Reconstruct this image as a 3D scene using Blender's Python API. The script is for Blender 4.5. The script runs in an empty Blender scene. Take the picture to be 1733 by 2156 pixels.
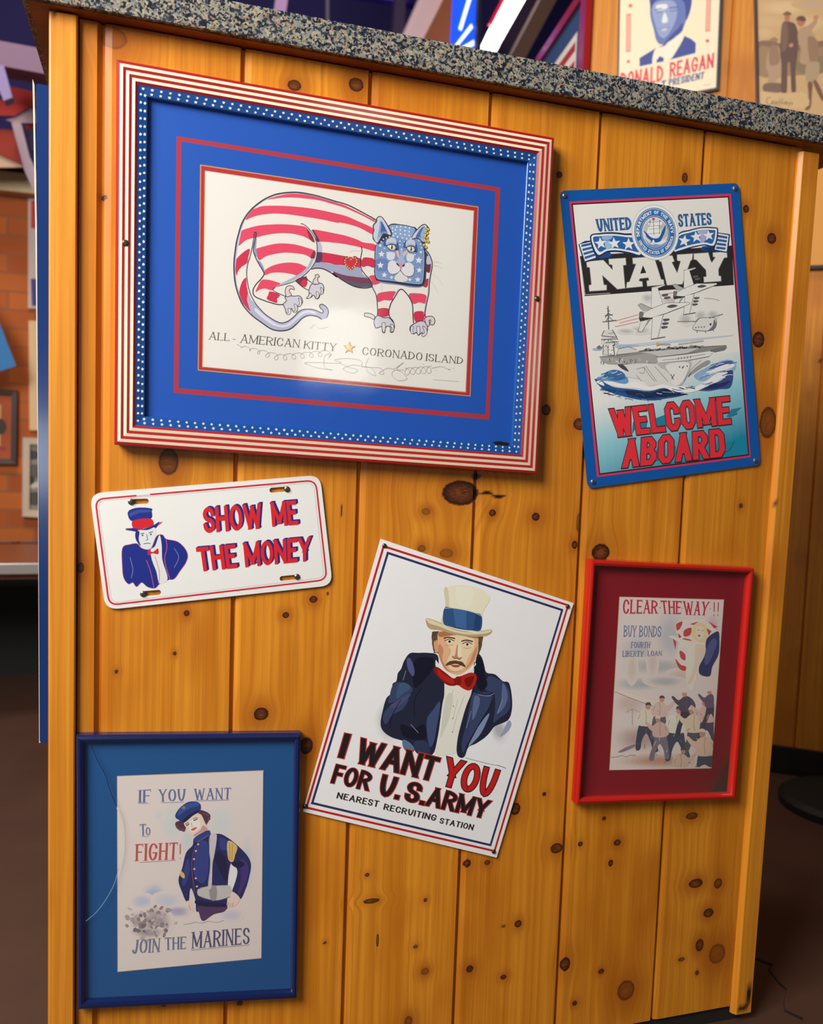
# Pine-clad end wall of a bar, capped with granite and hung with framed prints and tin signs.
import bpy, bmesh, math, random
from mathutils import Vector, Matrix
from mathutils.geometry import tessellate_polygon
random.seed(11)
C = bpy.context.scene.collection
SC = bpy.context.scene
# ------------------------------------------------------------------ camera, world, lights, exposure
cam = bpy.data.cameras.new('camera'); cam_o = bpy.data.objects.new('camera', cam); C.objects.link(cam_o)
cam_o.matrix_world = Matrix.Translation((-0.3451, -1.1837, 0.9757)) @ Matrix([[0.957428, -0.01026, -0.288489], [-0.286559, 0.08691, -0.954113], [0.034862, 0.996163, 0.08027]]).to_4x4()
cam.sensor_fit = 'HORIZONTAL'; cam.sensor_width = 36.0; cam.lens = 37.644
cam.clip_start = 0.05; cam.clip_end = 60
cam.dof.use_dof = True; cam.dof.focus_distance = 1.27; cam.dof.aperture_fstop = 5.0
SC.camera = cam_o
SC.view_settings.view_transform = 'Standard'; SC.view_settings.look = 'None'
SC.view_settings.gamma = 1.0; SC.view_settings.use_curve_mapping = False
SC.view_settings.exposure = 0.0
world = bpy.data.worlds.new('world'); SC.world = world; world.use_nodes = True
bg = world.node_tree.nodes['Background']; bg.inputs[0].default_value = (0.70, 0.68, 0.70, 1); bg.inputs[1].default_value = 0.12
def area(name, loc, target, sx, sy, power, color, spread=180):
    l = bpy.data.lights.new(name, 'AREA'); l.shape = 'RECTANGLE'; l.size = sx; l.size_y = sy; l.energy = power; l.color = color; l.spread = math.radians(spread)
    o = bpy.data.objects.new(name, l); C.objects.link(o); o.location = loc
    o.rotation_euler = (Vector(target) - Vector(loc)).to_track_quat('-Z', 'Y').to_euler(); return o
area('assumed_window_key', (-1.9, -1.3, 2.45), (0.0, 0.0, 1.05), 1.3, 1.3, 140, (1.0, 0.95, 0.88))  # unseen key light on the panel; a window up to the left is assumed
area('assumed_far_window', (0.60, -3.4, 1.47), (0.0, 0.0, 1.1), 0.4, 0.4, 3, (1.0, 0.98, 0.95))  # unseen light added to reflect in the cat print's glass, as an assumed window
area('assumed_door_light', (-0.92, -3.2, 0.85), (-0.5, 0.05, 0.92), 0.30, 0.34, 3.4, (0.92, 0.97, 1.0))  # unseen light added for a glow on the blue metal sign; door assumed
area('room_fill', (-1.0, 0.9, 4.3), (-1.3, 2.6, 0.9), 0.9, 0.9, 75, (1.0, 0.86, 0.7))  # unseen fill added to brighten the brick wall and dining area
area('poster_fill', (0.85, 0.55, 2.6), (1.25, 1.05, 2.0), 0.3, 0.3, 0.6, (1.0, 0.88, 0.72))  # unseen area light aimed at the posters on the angled wall

# ------------------------------------------------------------------ helpers
def lin(h):
    r = []
    for v in (h if isinstance(h, tuple) else [int(h[i:i+2], 16) for i in (0, 2, 4)]):
        v = v / 255.0
        r.append(v / 12.92 if v <= 0.04045 else ((v + 0.055) / 1.055) ** 2.4)
    return tuple(r)
MATS = {}
def mat(h, rough=0.5, metal=0.0, emit=0.0, coat=0.0, noise=0.0, nscale=40.0):
    key = (h, rough, metal, emit, coat, noise, nscale)
    if key in MATS: return MATS[key]
    m = bpy.data.materials.new('paint_' + h); m.use_nodes = True; nt = m.node_tree; b = nt.nodes['Principled BSDF']
    col = lin(h) + (1,)
    b.inputs['Base Color'].default_value = col; b.inputs['Roughness'].default_value = rough; b.inputs['Metallic'].default_value = metal
    b.inputs['Coat Weight'].default_value = coat; b.inputs['Coat Roughness'].default_value = 0.12
    tc = nt.nodes.new('ShaderNodeTexCoord'); n = nt.nodes.new('ShaderNodeTexNoise'); n.inputs['Scale'].default_value = nscale; n.inputs['Detail'].default_value = 4
    nt.links.new(tc.outputs['Object'], n.inputs['Vector'])
    r = nt.nodes.new('ShaderNodeMapRange'); r.inputs[3].default_value = 1 - noise - 0.04; r.inputs[4].default_value = 1 + noise * 0.4
    nt.links.new(n.outputs['Fac'], r.inputs[0])
    mx = nt.nodes.new('ShaderNodeMix'); mx.data_type = 'RGBA'; mx.blend_type = 'MULTIPLY'; mx.inputs[0].default_value = 1; mx.inputs[6].default_value = col
    nt.links.new(r.outputs[0], mx.inputs[7]); nt.links.new(mx.outputs[2], b.inputs['Base Color'])
    if emit:
        b.inputs['Emission Color'].default_value = col; b.inputs['Emission Strength'].default_value = emit
    MATS[key] = m; return m
def ink(rough):
    key = ('ink', rough)
    if key in MATS: return MATS[key]
    m = bpy.data.materials.new('printed_ink'); m.use_nodes = True; nt = m.node_tree; b = nt.nodes['Principled BSDF']
    a = nt.nodes.new('ShaderNodeVertexColor'); a.layer_name = 'ink'; nt.links.new(a.outputs['Color'], b.inputs['Base Color'])
    b.inputs['Roughness'].default_value = rough; MATS[key] = m; return m
def wood_mat(light=(0.77, 0.300, 0.022), mid=(0.57, 0.180, 0.007), rough=0.42):
    key = ('wood', light, mid, rough)
    if key in MATS: return MATS[key]
    m = bpy.data.materials.new('lacquered_knotty_pine'); m.use_nodes = True; nt = m.node_tree; N = nt.nodes; L = nt.links.new; b = N['Principled BSDF']
    at = N.new('ShaderNodeAttribute'); at.attribute_name = 'grain'
    sp = N.new('ShaderNodeSeparateXYZ'); L(at.outputs['Vector'], sp.inputs[0])
    def noise(su, sz, ss, detail, rgh=0.55):
        c = N.new('ShaderNodeCombineXYZ')
        for i, k in enumerate((su, sz, ss)):
            mu = N.new('ShaderNodeMath'); mu.operation = 'MULTIPLY'; mu.inputs[1].default_value = k; L(sp.outputs[i], mu.inputs[0]); L(mu.outputs[0], c.inputs[i])
        n = N.new('ShaderNodeTexNoise'); n.inputs['Scale'].default_value = 1; n.inputs['Detail'].default_value = detail; n.inputs['Roughness'].default_value = rgh
        L(c.outputs[0], n.inputs['Vector']); return n.outputs['Fac']
    def rng(x, a, bb, c, d):
        r = N.new('ShaderNodeMapRange'); r.inputs[1].default_value = a; r.inputs[2].default_value = bb; r.inputs[3].default_value = c; r.inputs[4].default_value = d; L(x, r.inputs[0]); return r.outputs[0]
    def mix(f, a, bb, mode='MIX'):
        x = N.new('ShaderNodeMix'); x.data_type = 'RGBA'; x.blend_type = mode
        for s, v in ((0, f), (6, a), (7, bb)):
            if hasattr(v, 'links'): L(v, x.inputs[s])
            elif isinstance(v, (int, float)): x.inputs[s].default_value = v
            else: x.inputs[s].default_value = tuple(v) + (1,)
        return x.outputs[2]
    broad = noise(38, 1.1, 7.3, 3); streak = noise(150, 1.6, 3.1, 3); fine = noise(560, 5, 1.7, 2); blot = noise(9, 4.5, 11.0, 2); tint = noise(0, 0, 5.7, 0)
    c = mix(rng(broad, 0.36, 0.66, 0, 0.75), light, mid)
    c = mix(rng(streak, 0.52, 0.72, 0, 0.5), c, (0.46, 0.135, 0.007))
    c = mix(rng(blot, 0.50, 0.74, 0, 0.75), c, (0.47, 0.125, 0.006))
    g = rng(fine, 0.3, 0.7, 0.86, 1.07); c = mix(1.0, c, g, 'MULTIPLY')
    g2 = rng(tint, 0.3, 0.7, 0.86, 1.1); c = mix(1.0, c, g2, 'MULTIPLY')
    kn = N.new('ShaderNodeAttribute'); kn.attribute_name = 'knot'; ks = N.new('ShaderNodeSeparateXYZ'); L(kn.outputs['Vector'], ks.inputs[0])
    # growth rings drawn out into cathedral figure
    def math2(op, a, v):
        m_ = N.new('ShaderNodeMath'); m_.operation = op; L(a, m_.inputs[0])
        if hasattr(v, 'links'): L(v, m_.inputs[1])
        else: m_.inputs[1].default_value = v
        return m_.outputs[0]
    warp = noise(7, 0.9, 4.1, 2); ph = math2('ADD', math2('MULTIPLY', sp.outputs[0], 480), math2('MULTIPLY', warp, 34)); ring = math2('SINE', ph, 0)
    c = mix(rng(ring, -0.2, 1.0, 0, 0.34), c, (0.50, 0.155, 0.009))
    c = mix(ks.outputs[1], c, (0.34, 0.085, 0.006))
    rr = noise(420, 420, 1, 3); field = math2('ADD', ks.outputs[0], math2('MULTIPLY', math2('SUBTRACT', rr, 0.5), 0.16))
    ka = N.new('ShaderNodeAttribute'); ka.attribute_name = 'knot_dark'
    core = rng(field, 0.34, 0.42, 0, 1)
    kc = mix(rng(field, 0.42, 0.85, 0, 1), (0.060, 0.014, 0.004), (0.19, 0.05, 0.010)); kc = mix(rng(rr, 0.45, 0.62, 0, 0.75), kc, (0.022, 0.006, 0.003))
    c = mix(math2('MULTIPLY', core, ka.outputs['Fac']), c, kc)
    rim = math2('MULTIPLY', rng(field, 0.30, 0.39, 0, 1), rng(field, 0.39, 0.52, 1, 0))
    c = mix(math2('MULTIPLY', rim, ka.outputs['Fac']), c, (0.030, 0.007, 0.003))
    c = mix(ks.outputs[2], c, (0.02, 0.008, 0.003))
    L(c, b.inputs['Base Color'])
    b.inputs['Roughness'].default_value = rough; b.inputs['Coat Weight'].default_value = 0.06; b.inputs['Coat Roughness'].default_value = 0.3; b.inputs['Specular IOR Level'].default_value = 0.35
    bp = N.new('ShaderNodeBump'); bp.inputs['Strength'].default_value = 0.12; bp.inputs['Distance'].default_value = 0.0006; L(streak, bp.inputs['Height']); L(bp.outputs[0], b.inputs['Normal'])
    MATS[key] = m; return m
def granite_mat():
    m = bpy.data.materials.new('speckled_granite'); m.use_nodes = True; nt = m.node_tree; N = nt.nodes; L = nt.links.new; b = N['Principled BSDF']
    tc = N.new('ShaderNodeTexCoord')
    ns = N.new('ShaderNodeTexNoise'); ns.inputs['Scale'].default_value = 160; ns.inputs['Detail'].default_value = 2; L(tc.outputs['Object'], ns.inputs['Vector'])
    mv = N.new('ShaderNodeMix'); mv.data_type = 'VECTOR'; mv.inputs[0].default_value = 0.0035; L(tc.outputs['Object'], mv.inputs[4]); L(ns.outputs['Color'], mv.inputs[5])
    v = N.new('ShaderNodeTexVoronoi'); v.inputs['Scale'].default_value = 300; L(mv.outputs[1], v.inputs['Vector'])
    s = N.new('ShaderNodeSeparateColor'); L(v.outputs['Color'], s.inputs[0])
    r = N.new('ShaderNodeValToRGB'); r.color_ramp.interpolation = 'CONSTANT'; e = r.color_ramp.elements
    stops = [(0, (0.012, 0.015, 0.024)), (0.17, (0.035, 0.045, 0.070)), (0.32, (0.15, 0.15, 0.135)), (0.48, (0.27, 0.25, 0.19)), (0.70, (0.36, 0.33, 0.25)), (0.86, (0.22, 0.24, 0.25)), (0.95, (0.38, 0.22, 0.12))]
    e[0].position = 0; e[0].color = stops[0][1] + (1,); e[1].position = stops[1][0]; e[1].color = stops[1][1] + (1,)
    for p, c in stops[2:]:
        x = e.new(p); x.color = c + (1,)
    L(s.outputs[0], r.inputs[0])
    v2 = N.new('ShaderNodeTexVoronoi'); v2.inputs['Scale'].default_value = 520; L(mv.outputs[1], v2.inputs['Vector']); s2 = N.new('ShaderNodeSeparateColor'); L(v2.outputs['Color'], s2.inputs[0])
    th = N.new('ShaderNodeMath'); th.operation = 'GREATER_THAN'; th.inputs[1].default_value = 0.80; L(s2.outputs[1], th.inputs[0])
    mx = N.new('ShaderNodeMix'); mx.data_type = 'RGBA'; L(th.outputs[0], mx.inputs[0]); L(r.outputs[0], mx.inputs[6]); mx.inputs[7].default_value = (0.016, 0.02, 0.035, 1)
    L(mx.outputs[2], b.inputs['Base Color']); b.inputs['Roughness'].default_value = 0.3
    return m
def brick_mat():
    m = bpy.data.materials.new('red_brick'); m.use_nodes = True; nt = m.node_tree; N = nt.nodes; L = nt.links.new; b = N['Principled BSDF']
    tc = N.new('ShaderNodeTexCoord'); mp = N.new('ShaderNodeMapping'); mp.inputs['Rotation'].default_value = (math.radians(90), 0, 0); L(tc.outputs['Object'], mp.inputs[0])
    br = N.new('ShaderNodeTexBrick'); br.inputs['Color1'].default_value = (0.50, 0.125, 0.022, 1); br.inputs['Color2'].default_value = (0.36, 0.075, 0.014, 1); br.inputs['Mortar'].default_value = (0.31, 0.10, 0.035, 1)
    br.inputs['Scale'].default_value = 1; br.inputs['Brick Width'].default_value = 0.21; br.inputs['Row Height'].default_value = 0.078; br.inputs['Mortar Size'].default_value = 0.005
    L(mp.outputs[0], br.inputs['Vector']); L(br.outputs['Color'], b.inputs['Base Color']); b.inputs['Roughness'].default_value = 0.85
    return m
def concrete_mat(a, bb):
    m = bpy.data.materials.new('worn_concrete'); m.use_nodes = True; nt = m.node_tree; N = nt.nodes; L = nt.links.new; b = N['Principled BSDF']
    tc = N.new('ShaderNodeTexCoord'); n = N.new('ShaderNodeTexNoise'); n.inputs['Scale'].default_value = 7; n.inputs['Detail'].default_value = 7; L(tc.outputs['Object'], n.inputs['Vector'])
    mx = N.new('ShaderNodeMix'); mx.data_type = 'RGBA'; mx.inputs[6].default_value = a + (1,); mx.inputs[7].default_value = bb + (1,); L(n.outputs['Fac'], mx.inputs[0])
    L(mx.outputs[2], b.inputs['Base Color']); b.inputs['Roughness'].default_value = 0.6; return m
def glass_mat():
    m = bpy.data.materials.new('picture_glass'); m.use_nodes = True; nt = m.node_tree; N = nt.nodes; L = nt.links.new
    out = N['Material Output']; N.remove(N['Principled BSDF'])
    t = N.new('ShaderNodeBsdfTransparent'); g = N.new('ShaderNodeBsdfGlossy'); g.inputs['Roughness'].default_value = 0.03; f = N.new('ShaderNodeFresnel'); f.inputs['IOR'].default_value = 1.5
    tc = N.new('ShaderNodeTexCoord'); n = N.new('ShaderNodeTexNoise'); n.inputs['Scale'].default_value = 18; n.inputs['Detail'].default_value = 6; L(tc.outputs['Object'], n.inputs['Vector'])
    r = N.new('ShaderNodeMapRange'); r.inputs[1].default_value = 0.4; r.inputs[2].default_value = 0.8; r.inputs[3].default_value = 0.05; r.inputs[4].default_value = 0.16; L(n.outputs['Fac'], r.inputs[0]); L(r.outputs[0], g.inputs['Roughness'])
    mx = N.new('ShaderNodeMixShader'); L(f.outputs[0], mx.inputs[0]); L(t.outputs[0], mx.inputs[1]); L(g.outputs[0], mx.inputs[2]); L(mx.outputs[0], out.inputs[0]); return m
GLASS = glass_mat()

def link(name, me, parent=None):
    o = bpy.data.objects.new(name, me); C.objects.link(o)
    if parent is not None: o.parent = parent
    return o
def mesh_obj(name, verts, faces, mats, parent=None, midx=None, smooth=False):
    me = bpy.data.meshes.new(name); me.from_pydata(verts, [], faces)
    for m in (mats if isinstance(mats, (list, tuple)) else [mats]): me.materials.append(m)
    if midx: me.polygons.foreach_set('material_index', midx)
    if smooth: me.polygons.foreach_set('use_smooth', [True] * len(me.polygons))
    me.update(); return link(name, me, parent)
def bm_obj(name, bm, mats, parent=None, bevel=0.0):
    if bevel: bmesh.ops.bevel(bm, geom=bm.edges[:], offset=bevel, segments=2, affect='EDGES', profile=0.6)
    bmesh.ops.recalc_face_normals(bm, faces=bm.faces[:])
    me = bpy.data.meshes.new(name); bm.to_mesh(me); bm.free()
    for m in (mats if isinstance(mats, (list, tuple)) else [mats]): me.materials.append(m)
    return link(name, me, parent)
def tag(o, label, cat, group=None):
    o['label'] = label; o['category'] = cat
    if group: o['group'] = group
    return o
def thing(name, label, cat, loc=(0, 0, 0), rot=(0, 0, 0), group=None):
    o = bpy.data.objects.new(name, None); C.objects.link(o); o.location = loc; o.rotation_euler = rot; o.empty_display_size = 0.05
    return tag(o, label, cat, group)
def struct(o): o['kind'] = 'structure'; return o
def add_box(bm, x0, x1, y0, y1, z0, z1):
    v = [bm.verts.new((x, y, z)) for x in (x0, x1) for y in (y0, y1) for z in (z0, z1)]
    for f in ((0, 1, 3, 2), (4, 6, 7, 5), (0, 4, 5, 1), (2, 3, 7, 6), (0, 2, 6, 4), (1, 5, 7, 3)): bm.faces.new([v[i] for i in f])
def box(name, x0, x1, y0, y1, z0, z1, m, parent=None, bevel=0.0):
    bm = bmesh.new(); add_box(bm, x0, x1, y0, y1, z0, z1); return bm_obj(name, bm, m, parent, bevel)
def prism(name, pts, y0, y1, m, parent=None, bevel=0.0, holes=()):
    """polygon of (x, z) points, extruded from y0 (front) to y1 (back)"""
    bm = bmesh.new(); edges = []
    for loop in [pts] + list(holes):
        vs = [bm.verts.new((p[0], y0, p[1])) for p in loop]
        edges += [bm.edges.new((vs[i], vs[(i + 1) % len(vs)])) for i in range(len(vs))]
    bmesh.ops.triangle_fill(bm, use_beauty=True, edges=edges) if holes else bm.faces.new(bm.verts[:])
    ex = bmesh.ops.extrude_face_region(bm, geom=bm.faces[:])
    bmesh.ops.translate(bm, verts=[g for g in ex['geom'] if isinstance(g, bmesh.types.BMVert)], vec=(0, y1 - y0, 0))
    return bm_obj(name, bm, m, parent, bevel)
def lathe(name, prof, m, parent=None, seg=24, axis='Z', loc=(0, 0, 0)):
    vs, fs = [], []
    for r, h in prof:
        for i in range(seg):
            a = 2 * math.pi * i / seg; p = (r * math.cos(a), r * math.sin(a), h) if axis == 'Z' else (r * math.cos(a), h, r * math.sin(a))
            vs.append(tuple(p[k] + loc[k] for k in range(3)))
    n = len(prof)
    for j in range(n - 1):
        for i in range(seg): fs.append((j * seg + i, j * seg + (i + 1) % seg, (j + 1) * seg + (i + 1) % seg, (j + 1) * seg + i))
    fs.append(tuple(range(seg))); fs.append(tuple((n - 1) * seg + i for i in range(seg)))
    return mesh_obj(name, vs, fs, m, parent, smooth=False)
def rounded(q, r, n=6):
    """rounded corners of a four-cornered outline"""
    out = []
    for i in range(4):
        p = Vector(q[i]); a = (Vector(q[i - 1]) - p).normalized(); b = (Vector(q[(i + 1) % 4]) - p).normalized()
        for k in range(n + 1):
            t = k / n; out.append(tuple(p + a * r * (1 - t) ** 2 + b * r * t ** 2))
    return out
def lerp_quad(q0, q1, f): return [(a[0] + (b[0] - a[0]) * f, a[1] + (b[1] - a[1]) * f) for a, b in zip(q0, q1)]
def rings(name, rs, mats, parent, idx=None):
    """mitred picture frame: rs = [(four (x, z) corners, y)], one strip between neighbours"""
    vs, fs, mi = [], [], []
    for q, y in rs: vs += [(p[0], y, p[1]) for p in q]
    for j in range(len(rs) - 1):
        for i in range(4):
            k = (i + 1) % 4; fs.append((j * 4 + i, j * 4 + k, j * 4 + 4 + k, j * 4 + 4 + i)); mi.append(idx[j] if idx else 0)
    return mesh_obj(name, vs, fs, mats, parent, mi)
def screw(parent, x, z, y, r=0.0042, h='8a8578'):
    o = lathe('screw', [(0.0005, -0.0018), (r * 0.6, -0.0016), (r * 0.9, -0.0008), (r, 0.0), (r, 0.0015)], mat(h, 0.35, 0.9), parent, 14, 'Y')
    o.location = (x, y, z)
    s = mesh_obj('slot', [(-r * .7, -0.0019, -.0004), (r * .7, -0.0019, -.0004), (r * .7, -0.0019, .0004), (-r * .7, -0.0019, .0004), (-.0004, -0.00192, -r * .7), (.0004, -0.00192, -r * .7), (.0004, -0.00192, r * .7), (-.0004, -0.00192, r * .7)], [(0, 1, 2, 3), (4, 5, 6, 7)], mat('2a2622', 0.6), o)
    s.rotation_euler = (0, random.uniform(0, 1.5), 0)
    return o

# ------------------------------------------------------------------ drawing and lettering on printed surfaces
KAPPA = 0.5523
R = 1
GLYPH = {
 'A': (.74, [[(0, 0), (.5, 1)], [(.5, 1), (1, 0)], [(.26, .34), (.74, .34)]], (0,)),
 'B': (.66, [[(0, 0), (0, 1)], [(0, 1), (.92, 1, R), (.92, .52, R), (0, .52)], [(0, .52), (1, .52, R), (1, 0, R), (0, 0)]], ()),
 'C': (.66, [[(1, .72), (1, 1, R), (0, 1, R), (0, 0, R), (1, 0, R), (1, .28)]], ()),
 'D': (.68, [[(0, 0), (0, 1)], [(0, 1), (1, 1, R), (1, 0, R), (0, 0)]], ()),
 'E': (.58, [[(0, 0), (0, 1)], [(0, 1), (1, 1)], [(0, .52), (.8, .52)], [(0, 0), (1, 0)]], ()),
 'F': (.56, [[(0, 0), (0, 1)], [(0, 1), (1, 1)], [(0, .52), (.8, .52)]], ()),
 'G': (.68, [[(1, .74), (1, 1, R), (0, 1, R), (0, 0, R), (1, 0, R), (1, .44), (.58, .44)]], ()),
 'H': (.68, [[(0, 0), (0, 1)], [(1, 0), (1, 1)], [(0, .52), (1, .52)]], ()),
 'I': (.16, [[(.5, 0), (.5, 1)]], ()),
 'J': (.5, [[(1, 1), (1, 0, R), (0, 0, R), (0, .24)]], ()),
 'K': (.68, [[(0, 0), (0, 1)], [(0, .38), (1, 1)], [(.36, .58), (1, 0)]], (1,)),
 'L': (.56, [[(0, 0), (0, 1)], [(0, 0), (1, 0)]], ()),
 'M': (.88, [[(0, 0), (0, 1)], [(0, 1), (.5, .1)], [(.5, .1), (1, 1)], [(1, 1), (1, 0)]], (0, 2)),
 'N': (.70, [[(0, 0), (0, 1)], [(0, 1), (1, 0)], [(1, 0), (1, 1)]], (0, 2)),
 'O': (.70, 'ring', ()),
 'P': (.62, [[(0, 0), (0, 1)], [(0, 1), (1, 1, R), (1, .44, R), (0, .44)]], ()),
 'R': (.66, [[(0, 0), (0, 1)], [(0, 1), (1, 1, R), (1, .46, R), (0, .46)], [(.5, .46), (1, 0)]], ()),
 'S': (.60, [[(1, .76), (1, 1, R), (0, 1, R), (0, .54, R), (1, .46, R), (1, 0, R), (0, 0, R), (0, .24)]], ()),
 'T': (.64, [[(.5, 0), (.5, 1)], [(0, 1), (1, 1)]], ()),
 'U': (.68, [[(0, 1), (0, 0, R), (1, 0, R), (1, 1)]], ()),
 'V': (.72, [[(0, 1), (.5, 0)], [(.5, 0), (1, 1)]], (1,)),
 'W': (1.0, [[(0, 1), (.25, 0)], [(.25, 0), (.5, .9)], [(.5, .9), (.75, 0)], [(.75, 0), (1, 1)]], (1, 3)),
 'Y': (.70, [[(0, 1), (.5, .46)], [(.5, .46), (1, 1)], [(.5, 0), (.5, .48)]], (1,)),
 '-': (.30, [[(0, .45), (1, .45)]], ()), '.': (.18, [[(.5, .0), (.5, .02)]], ()), '!': (.16, [[(.5, .34), (.5, 1)], [(.5, 0), (.5, .06)]], ()), ' ': (.34, [], ()),
}
def path(pts, oct_, closed=False):
    n = len(pts); out = []
    for i, p in enumerate(pts):
        if len(p) < 3 or (not closed and i in (0, n - 1)): out.append((p[0], p[1])); continue
        a, b = pts[i - 1], pts[(i + 1) % n]; P = Vector(p[:2])
        da, db = Vector(a[:2]) - P, Vector(b[:2]) - P
        ca = da.length * (0.5 if len(a) > 2 else 1); cb = db.length * (0.5 if len(b) > 2 else 1)
        if oct_: ca = min(ca, 0.15 if abs(da.x) > abs(da.y) else .15); cb = min(cb, .15)
        A, B = P + da.normalized() * ca, P + db.normalized() * cb
        if oct_: out += [tuple(A), tuple(B)]
        else:
            A1, B1 = A + (P - A) * KAPPA, B + (P - B) * KAPPA
            for k in range(7):
                t = k / 6; u = 1 - t; out.append(tuple(A * u ** 3 + A1 * 3 * u * u * t + B1 * 3 * u * t * t + B * t ** 3))
    r = [out[0]]
    for q in out[1:]:
        if (Vector(q) - Vector(r[-1])).length > 1e-5: r.append(q)
    return r
def ribbon(pts, hw, closed=False):
    """left and right offset points; hw(nx, ny) = half thickness for that normal"""
    n = len(pts); seg = []
    for i in range(n if closed else n - 1):
        d = Vector(pts[(i + 1) % n]) - Vector(pts[i]); d = d.normalized() if d.length > 1e-9 else Vector((1, 0)); nn = Vector((-d.y, d.x)); seg.append((nn, hw(nn.x, nn.y)))
    Lp, Rp = [], []
    for i in range(n):
        p = Vector(pts[i])
        if closed: s0, s1 = seg[i - 1], seg[i]
        else: s0, s1 = seg[max(0, i - 1)], seg[min(len(seg) - 1, i)]
        n0, h0 = s0; n1, h1 = s1; det = n0.x * n1.y - n0.y * n1.x
        if abs(det) < 0.08 or n0.dot(n1) < -0.75: o = (n0 * h0 + n1 * h1) * 0.5
        else: o = Vector(((h0 * n1.y - h1 * n0.y) / det, (n0.x * h1 - n1.x * h0) / det))
        Lp.append(p + o); Rp.append(p - o)
    return Lp, Rp
def glyph_polys(ch, wx, wy, thin, serif, oct_, grow, sth):
    w, strokes, thins = GLYPH[ch]
    if ch == 'I': w = wx
    if ch in '.!': w = wx
    if oct_ and strokes: w = max(w, wx * 2.75) if ch not in 'I.!' else w
    if ch in 'MW': w = max(w, wx * (4.0 if oct_ else 3.2))
    if strokes == 'ring': strokes = [[(0, 0, R), (0, 1, R), (1, 1, R), (1, 0, R)]]; closed = True
    else: closed = False
    polys = []
    for si, st in enumerate(strokes):
        ws = wx * thin if si in thins else wx
        P = [(wx / 2 + p[0] * (w - wx), wy / 2 + p[1] * (1 - wy)) + ((R,) if len(p) > 2 else ()) for p in st]
        if ch in '.!' and st[-1][1] < .1: P = [(w / 2, 0.0), (w / 2, wx)]
        pts = path(P, oct_, closed)
        hw = lambda nx, ny: 0.5 * math.hypot(ws * nx, wy * ny) + grow
        Lp, Rp = ribbon(pts, hw, closed)
        if not closed:
            for e, (i0, i1) in enumerate(((0, 1), (-1, -2))):
                d = (Vector(pts[i0]) - Vector(pts[i1])).normalized()
                if abs(d.y) > 0.55 * abs(d.x) + 0.2:
                    dotted = ch in '.!' and st[-1][1] < .1
                    y = pts[i0][1] + math.copysign((0 if dotted else wy / 2) + grow, d.y)
                    for lst in (Lp, Rp):
                        q = lst[i0]; t = (y - q.y) / d.y if abs(d.y) > .2 else 0; lst[i0] = q + d * t
                    if serif and (st[0 if e == 0 else -1][1] in (0, 1)) and ch not in 'CGS.!':
                        xm = (Lp[i0].x + Rp[i0].x) / 2; hl = ws / 2 + serif * .55
                        y2 = y - math.copysign(sth, d.y); polys.append((6 + 2 * si + e, [(xm - hl, y), (xm + hl, y), (xm + hl, y2), (xm - hl, y2)]))
                else:
                    x = pts[i0][0] + math.copysign(wx / 2 + grow, d.x)
                    for lst in (Lp, Rp): lst[i0] = Vector((x, lst[i0].y))
                    if serif and st[0 if e == 0 else -1][0] in (0, 1) and ch in 'EFLTZ' and (st[0 if e == 0 else -1][0] == 1 or ch == 'T'):
                        y0 = pts[i0][1]; sg = 1 if y0 < .4 else -1
                        polys.append((6 + 2 * si + e, [(x, y0 - sg * wy / 2), (x, y0 + sg * (wy / 2 + serif)), (x - math.copysign(sth, d.x), y0 + sg * (wy / 2 + serif * .6)), (x - math.copysign(sth, d.x), y0 - sg * wy / 2)]))
        m = len(pts)
        for i in range(m if closed else m - 1):
            k = (i + 1) % m; polys.append((si, [tuple(Lp[i]), tuple(Lp[k]), tuple(Rp[k]), tuple(Rp[i])]))
    return w, polys
def text_polys(t, opts, place):
    wx, wy, thin, serif, oct_, grow, trk, sth = opts
    x = 0; items = []
    for ch in t:
        w, P = glyph_polys(ch, wx, wy, thin, serif, oct_, grow, sth); items.append((x, P)); x += w + trk + (0.04 if serif else 0)
    tot = x - trk - (0.04 if serif else 0); out = []
    for x0, P in items:
        for k, q in P: out.append((k, [place((p[0] + x0) / tot, p[1]) for p in q]))
    return out
def catmull(P, closed, k):
    n = len(P)
    if n < 3: return P
    out = []
    for i in range(n if closed else n - 1):
        g = (lambda j: P[j % n]) if closed else (lambda j: P[max(0, min(n - 1, j))])
        a, b, c, d = g(i - 1), g(i), g(i + 1), g(i + 2)
        for s in range(k):
            t = s / k; t2 = t * t; t3 = t2 * t
            out.append(tuple(0.5 * (2 * b[m] + (c[m] - a[m]) * t + (2 * a[m] - 5 * b[m] + 4 * c[m] - d[m]) * t2 + (3 * b[m] - a[m] - 3 * c[m] + d[m]) * t3) for m in (0, 1)))
    if not closed: out.append(P[-1])
    return out
def clip_to(poly, quad):
    """keep the part of poly inside a convex outline"""
    area2 = sum(quad[i - 1][0] * quad[i][1] - quad[i][0] * quad[i - 1][1] for i in range(len(quad))); sg = 1 if area2 > 0 else -1
    for i in range(len(quad)):
        a, b = quad[i - 1], quad[i]; out = []
        side = lambda p: sg * ((b[0] - a[0]) * (p[1] - a[1]) - (b[1] - a[1]) * (p[0] - a[0]))
        for j in range(len(poly)):
            p, q = poly[j - 1], poly[j]; sp_, sq_ = side(p), side(q)
            if sp_ * sq_ < 0: t = sp_ / (sp_ - sq_); out.append((p[0] + (q[0] - p[0]) * t, p[1] + (q[1] - p[1]) * t))
            if sq_ >= 0: out.append(q)
        poly = out
        if len(poly) < 3: return []
    return poly
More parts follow.
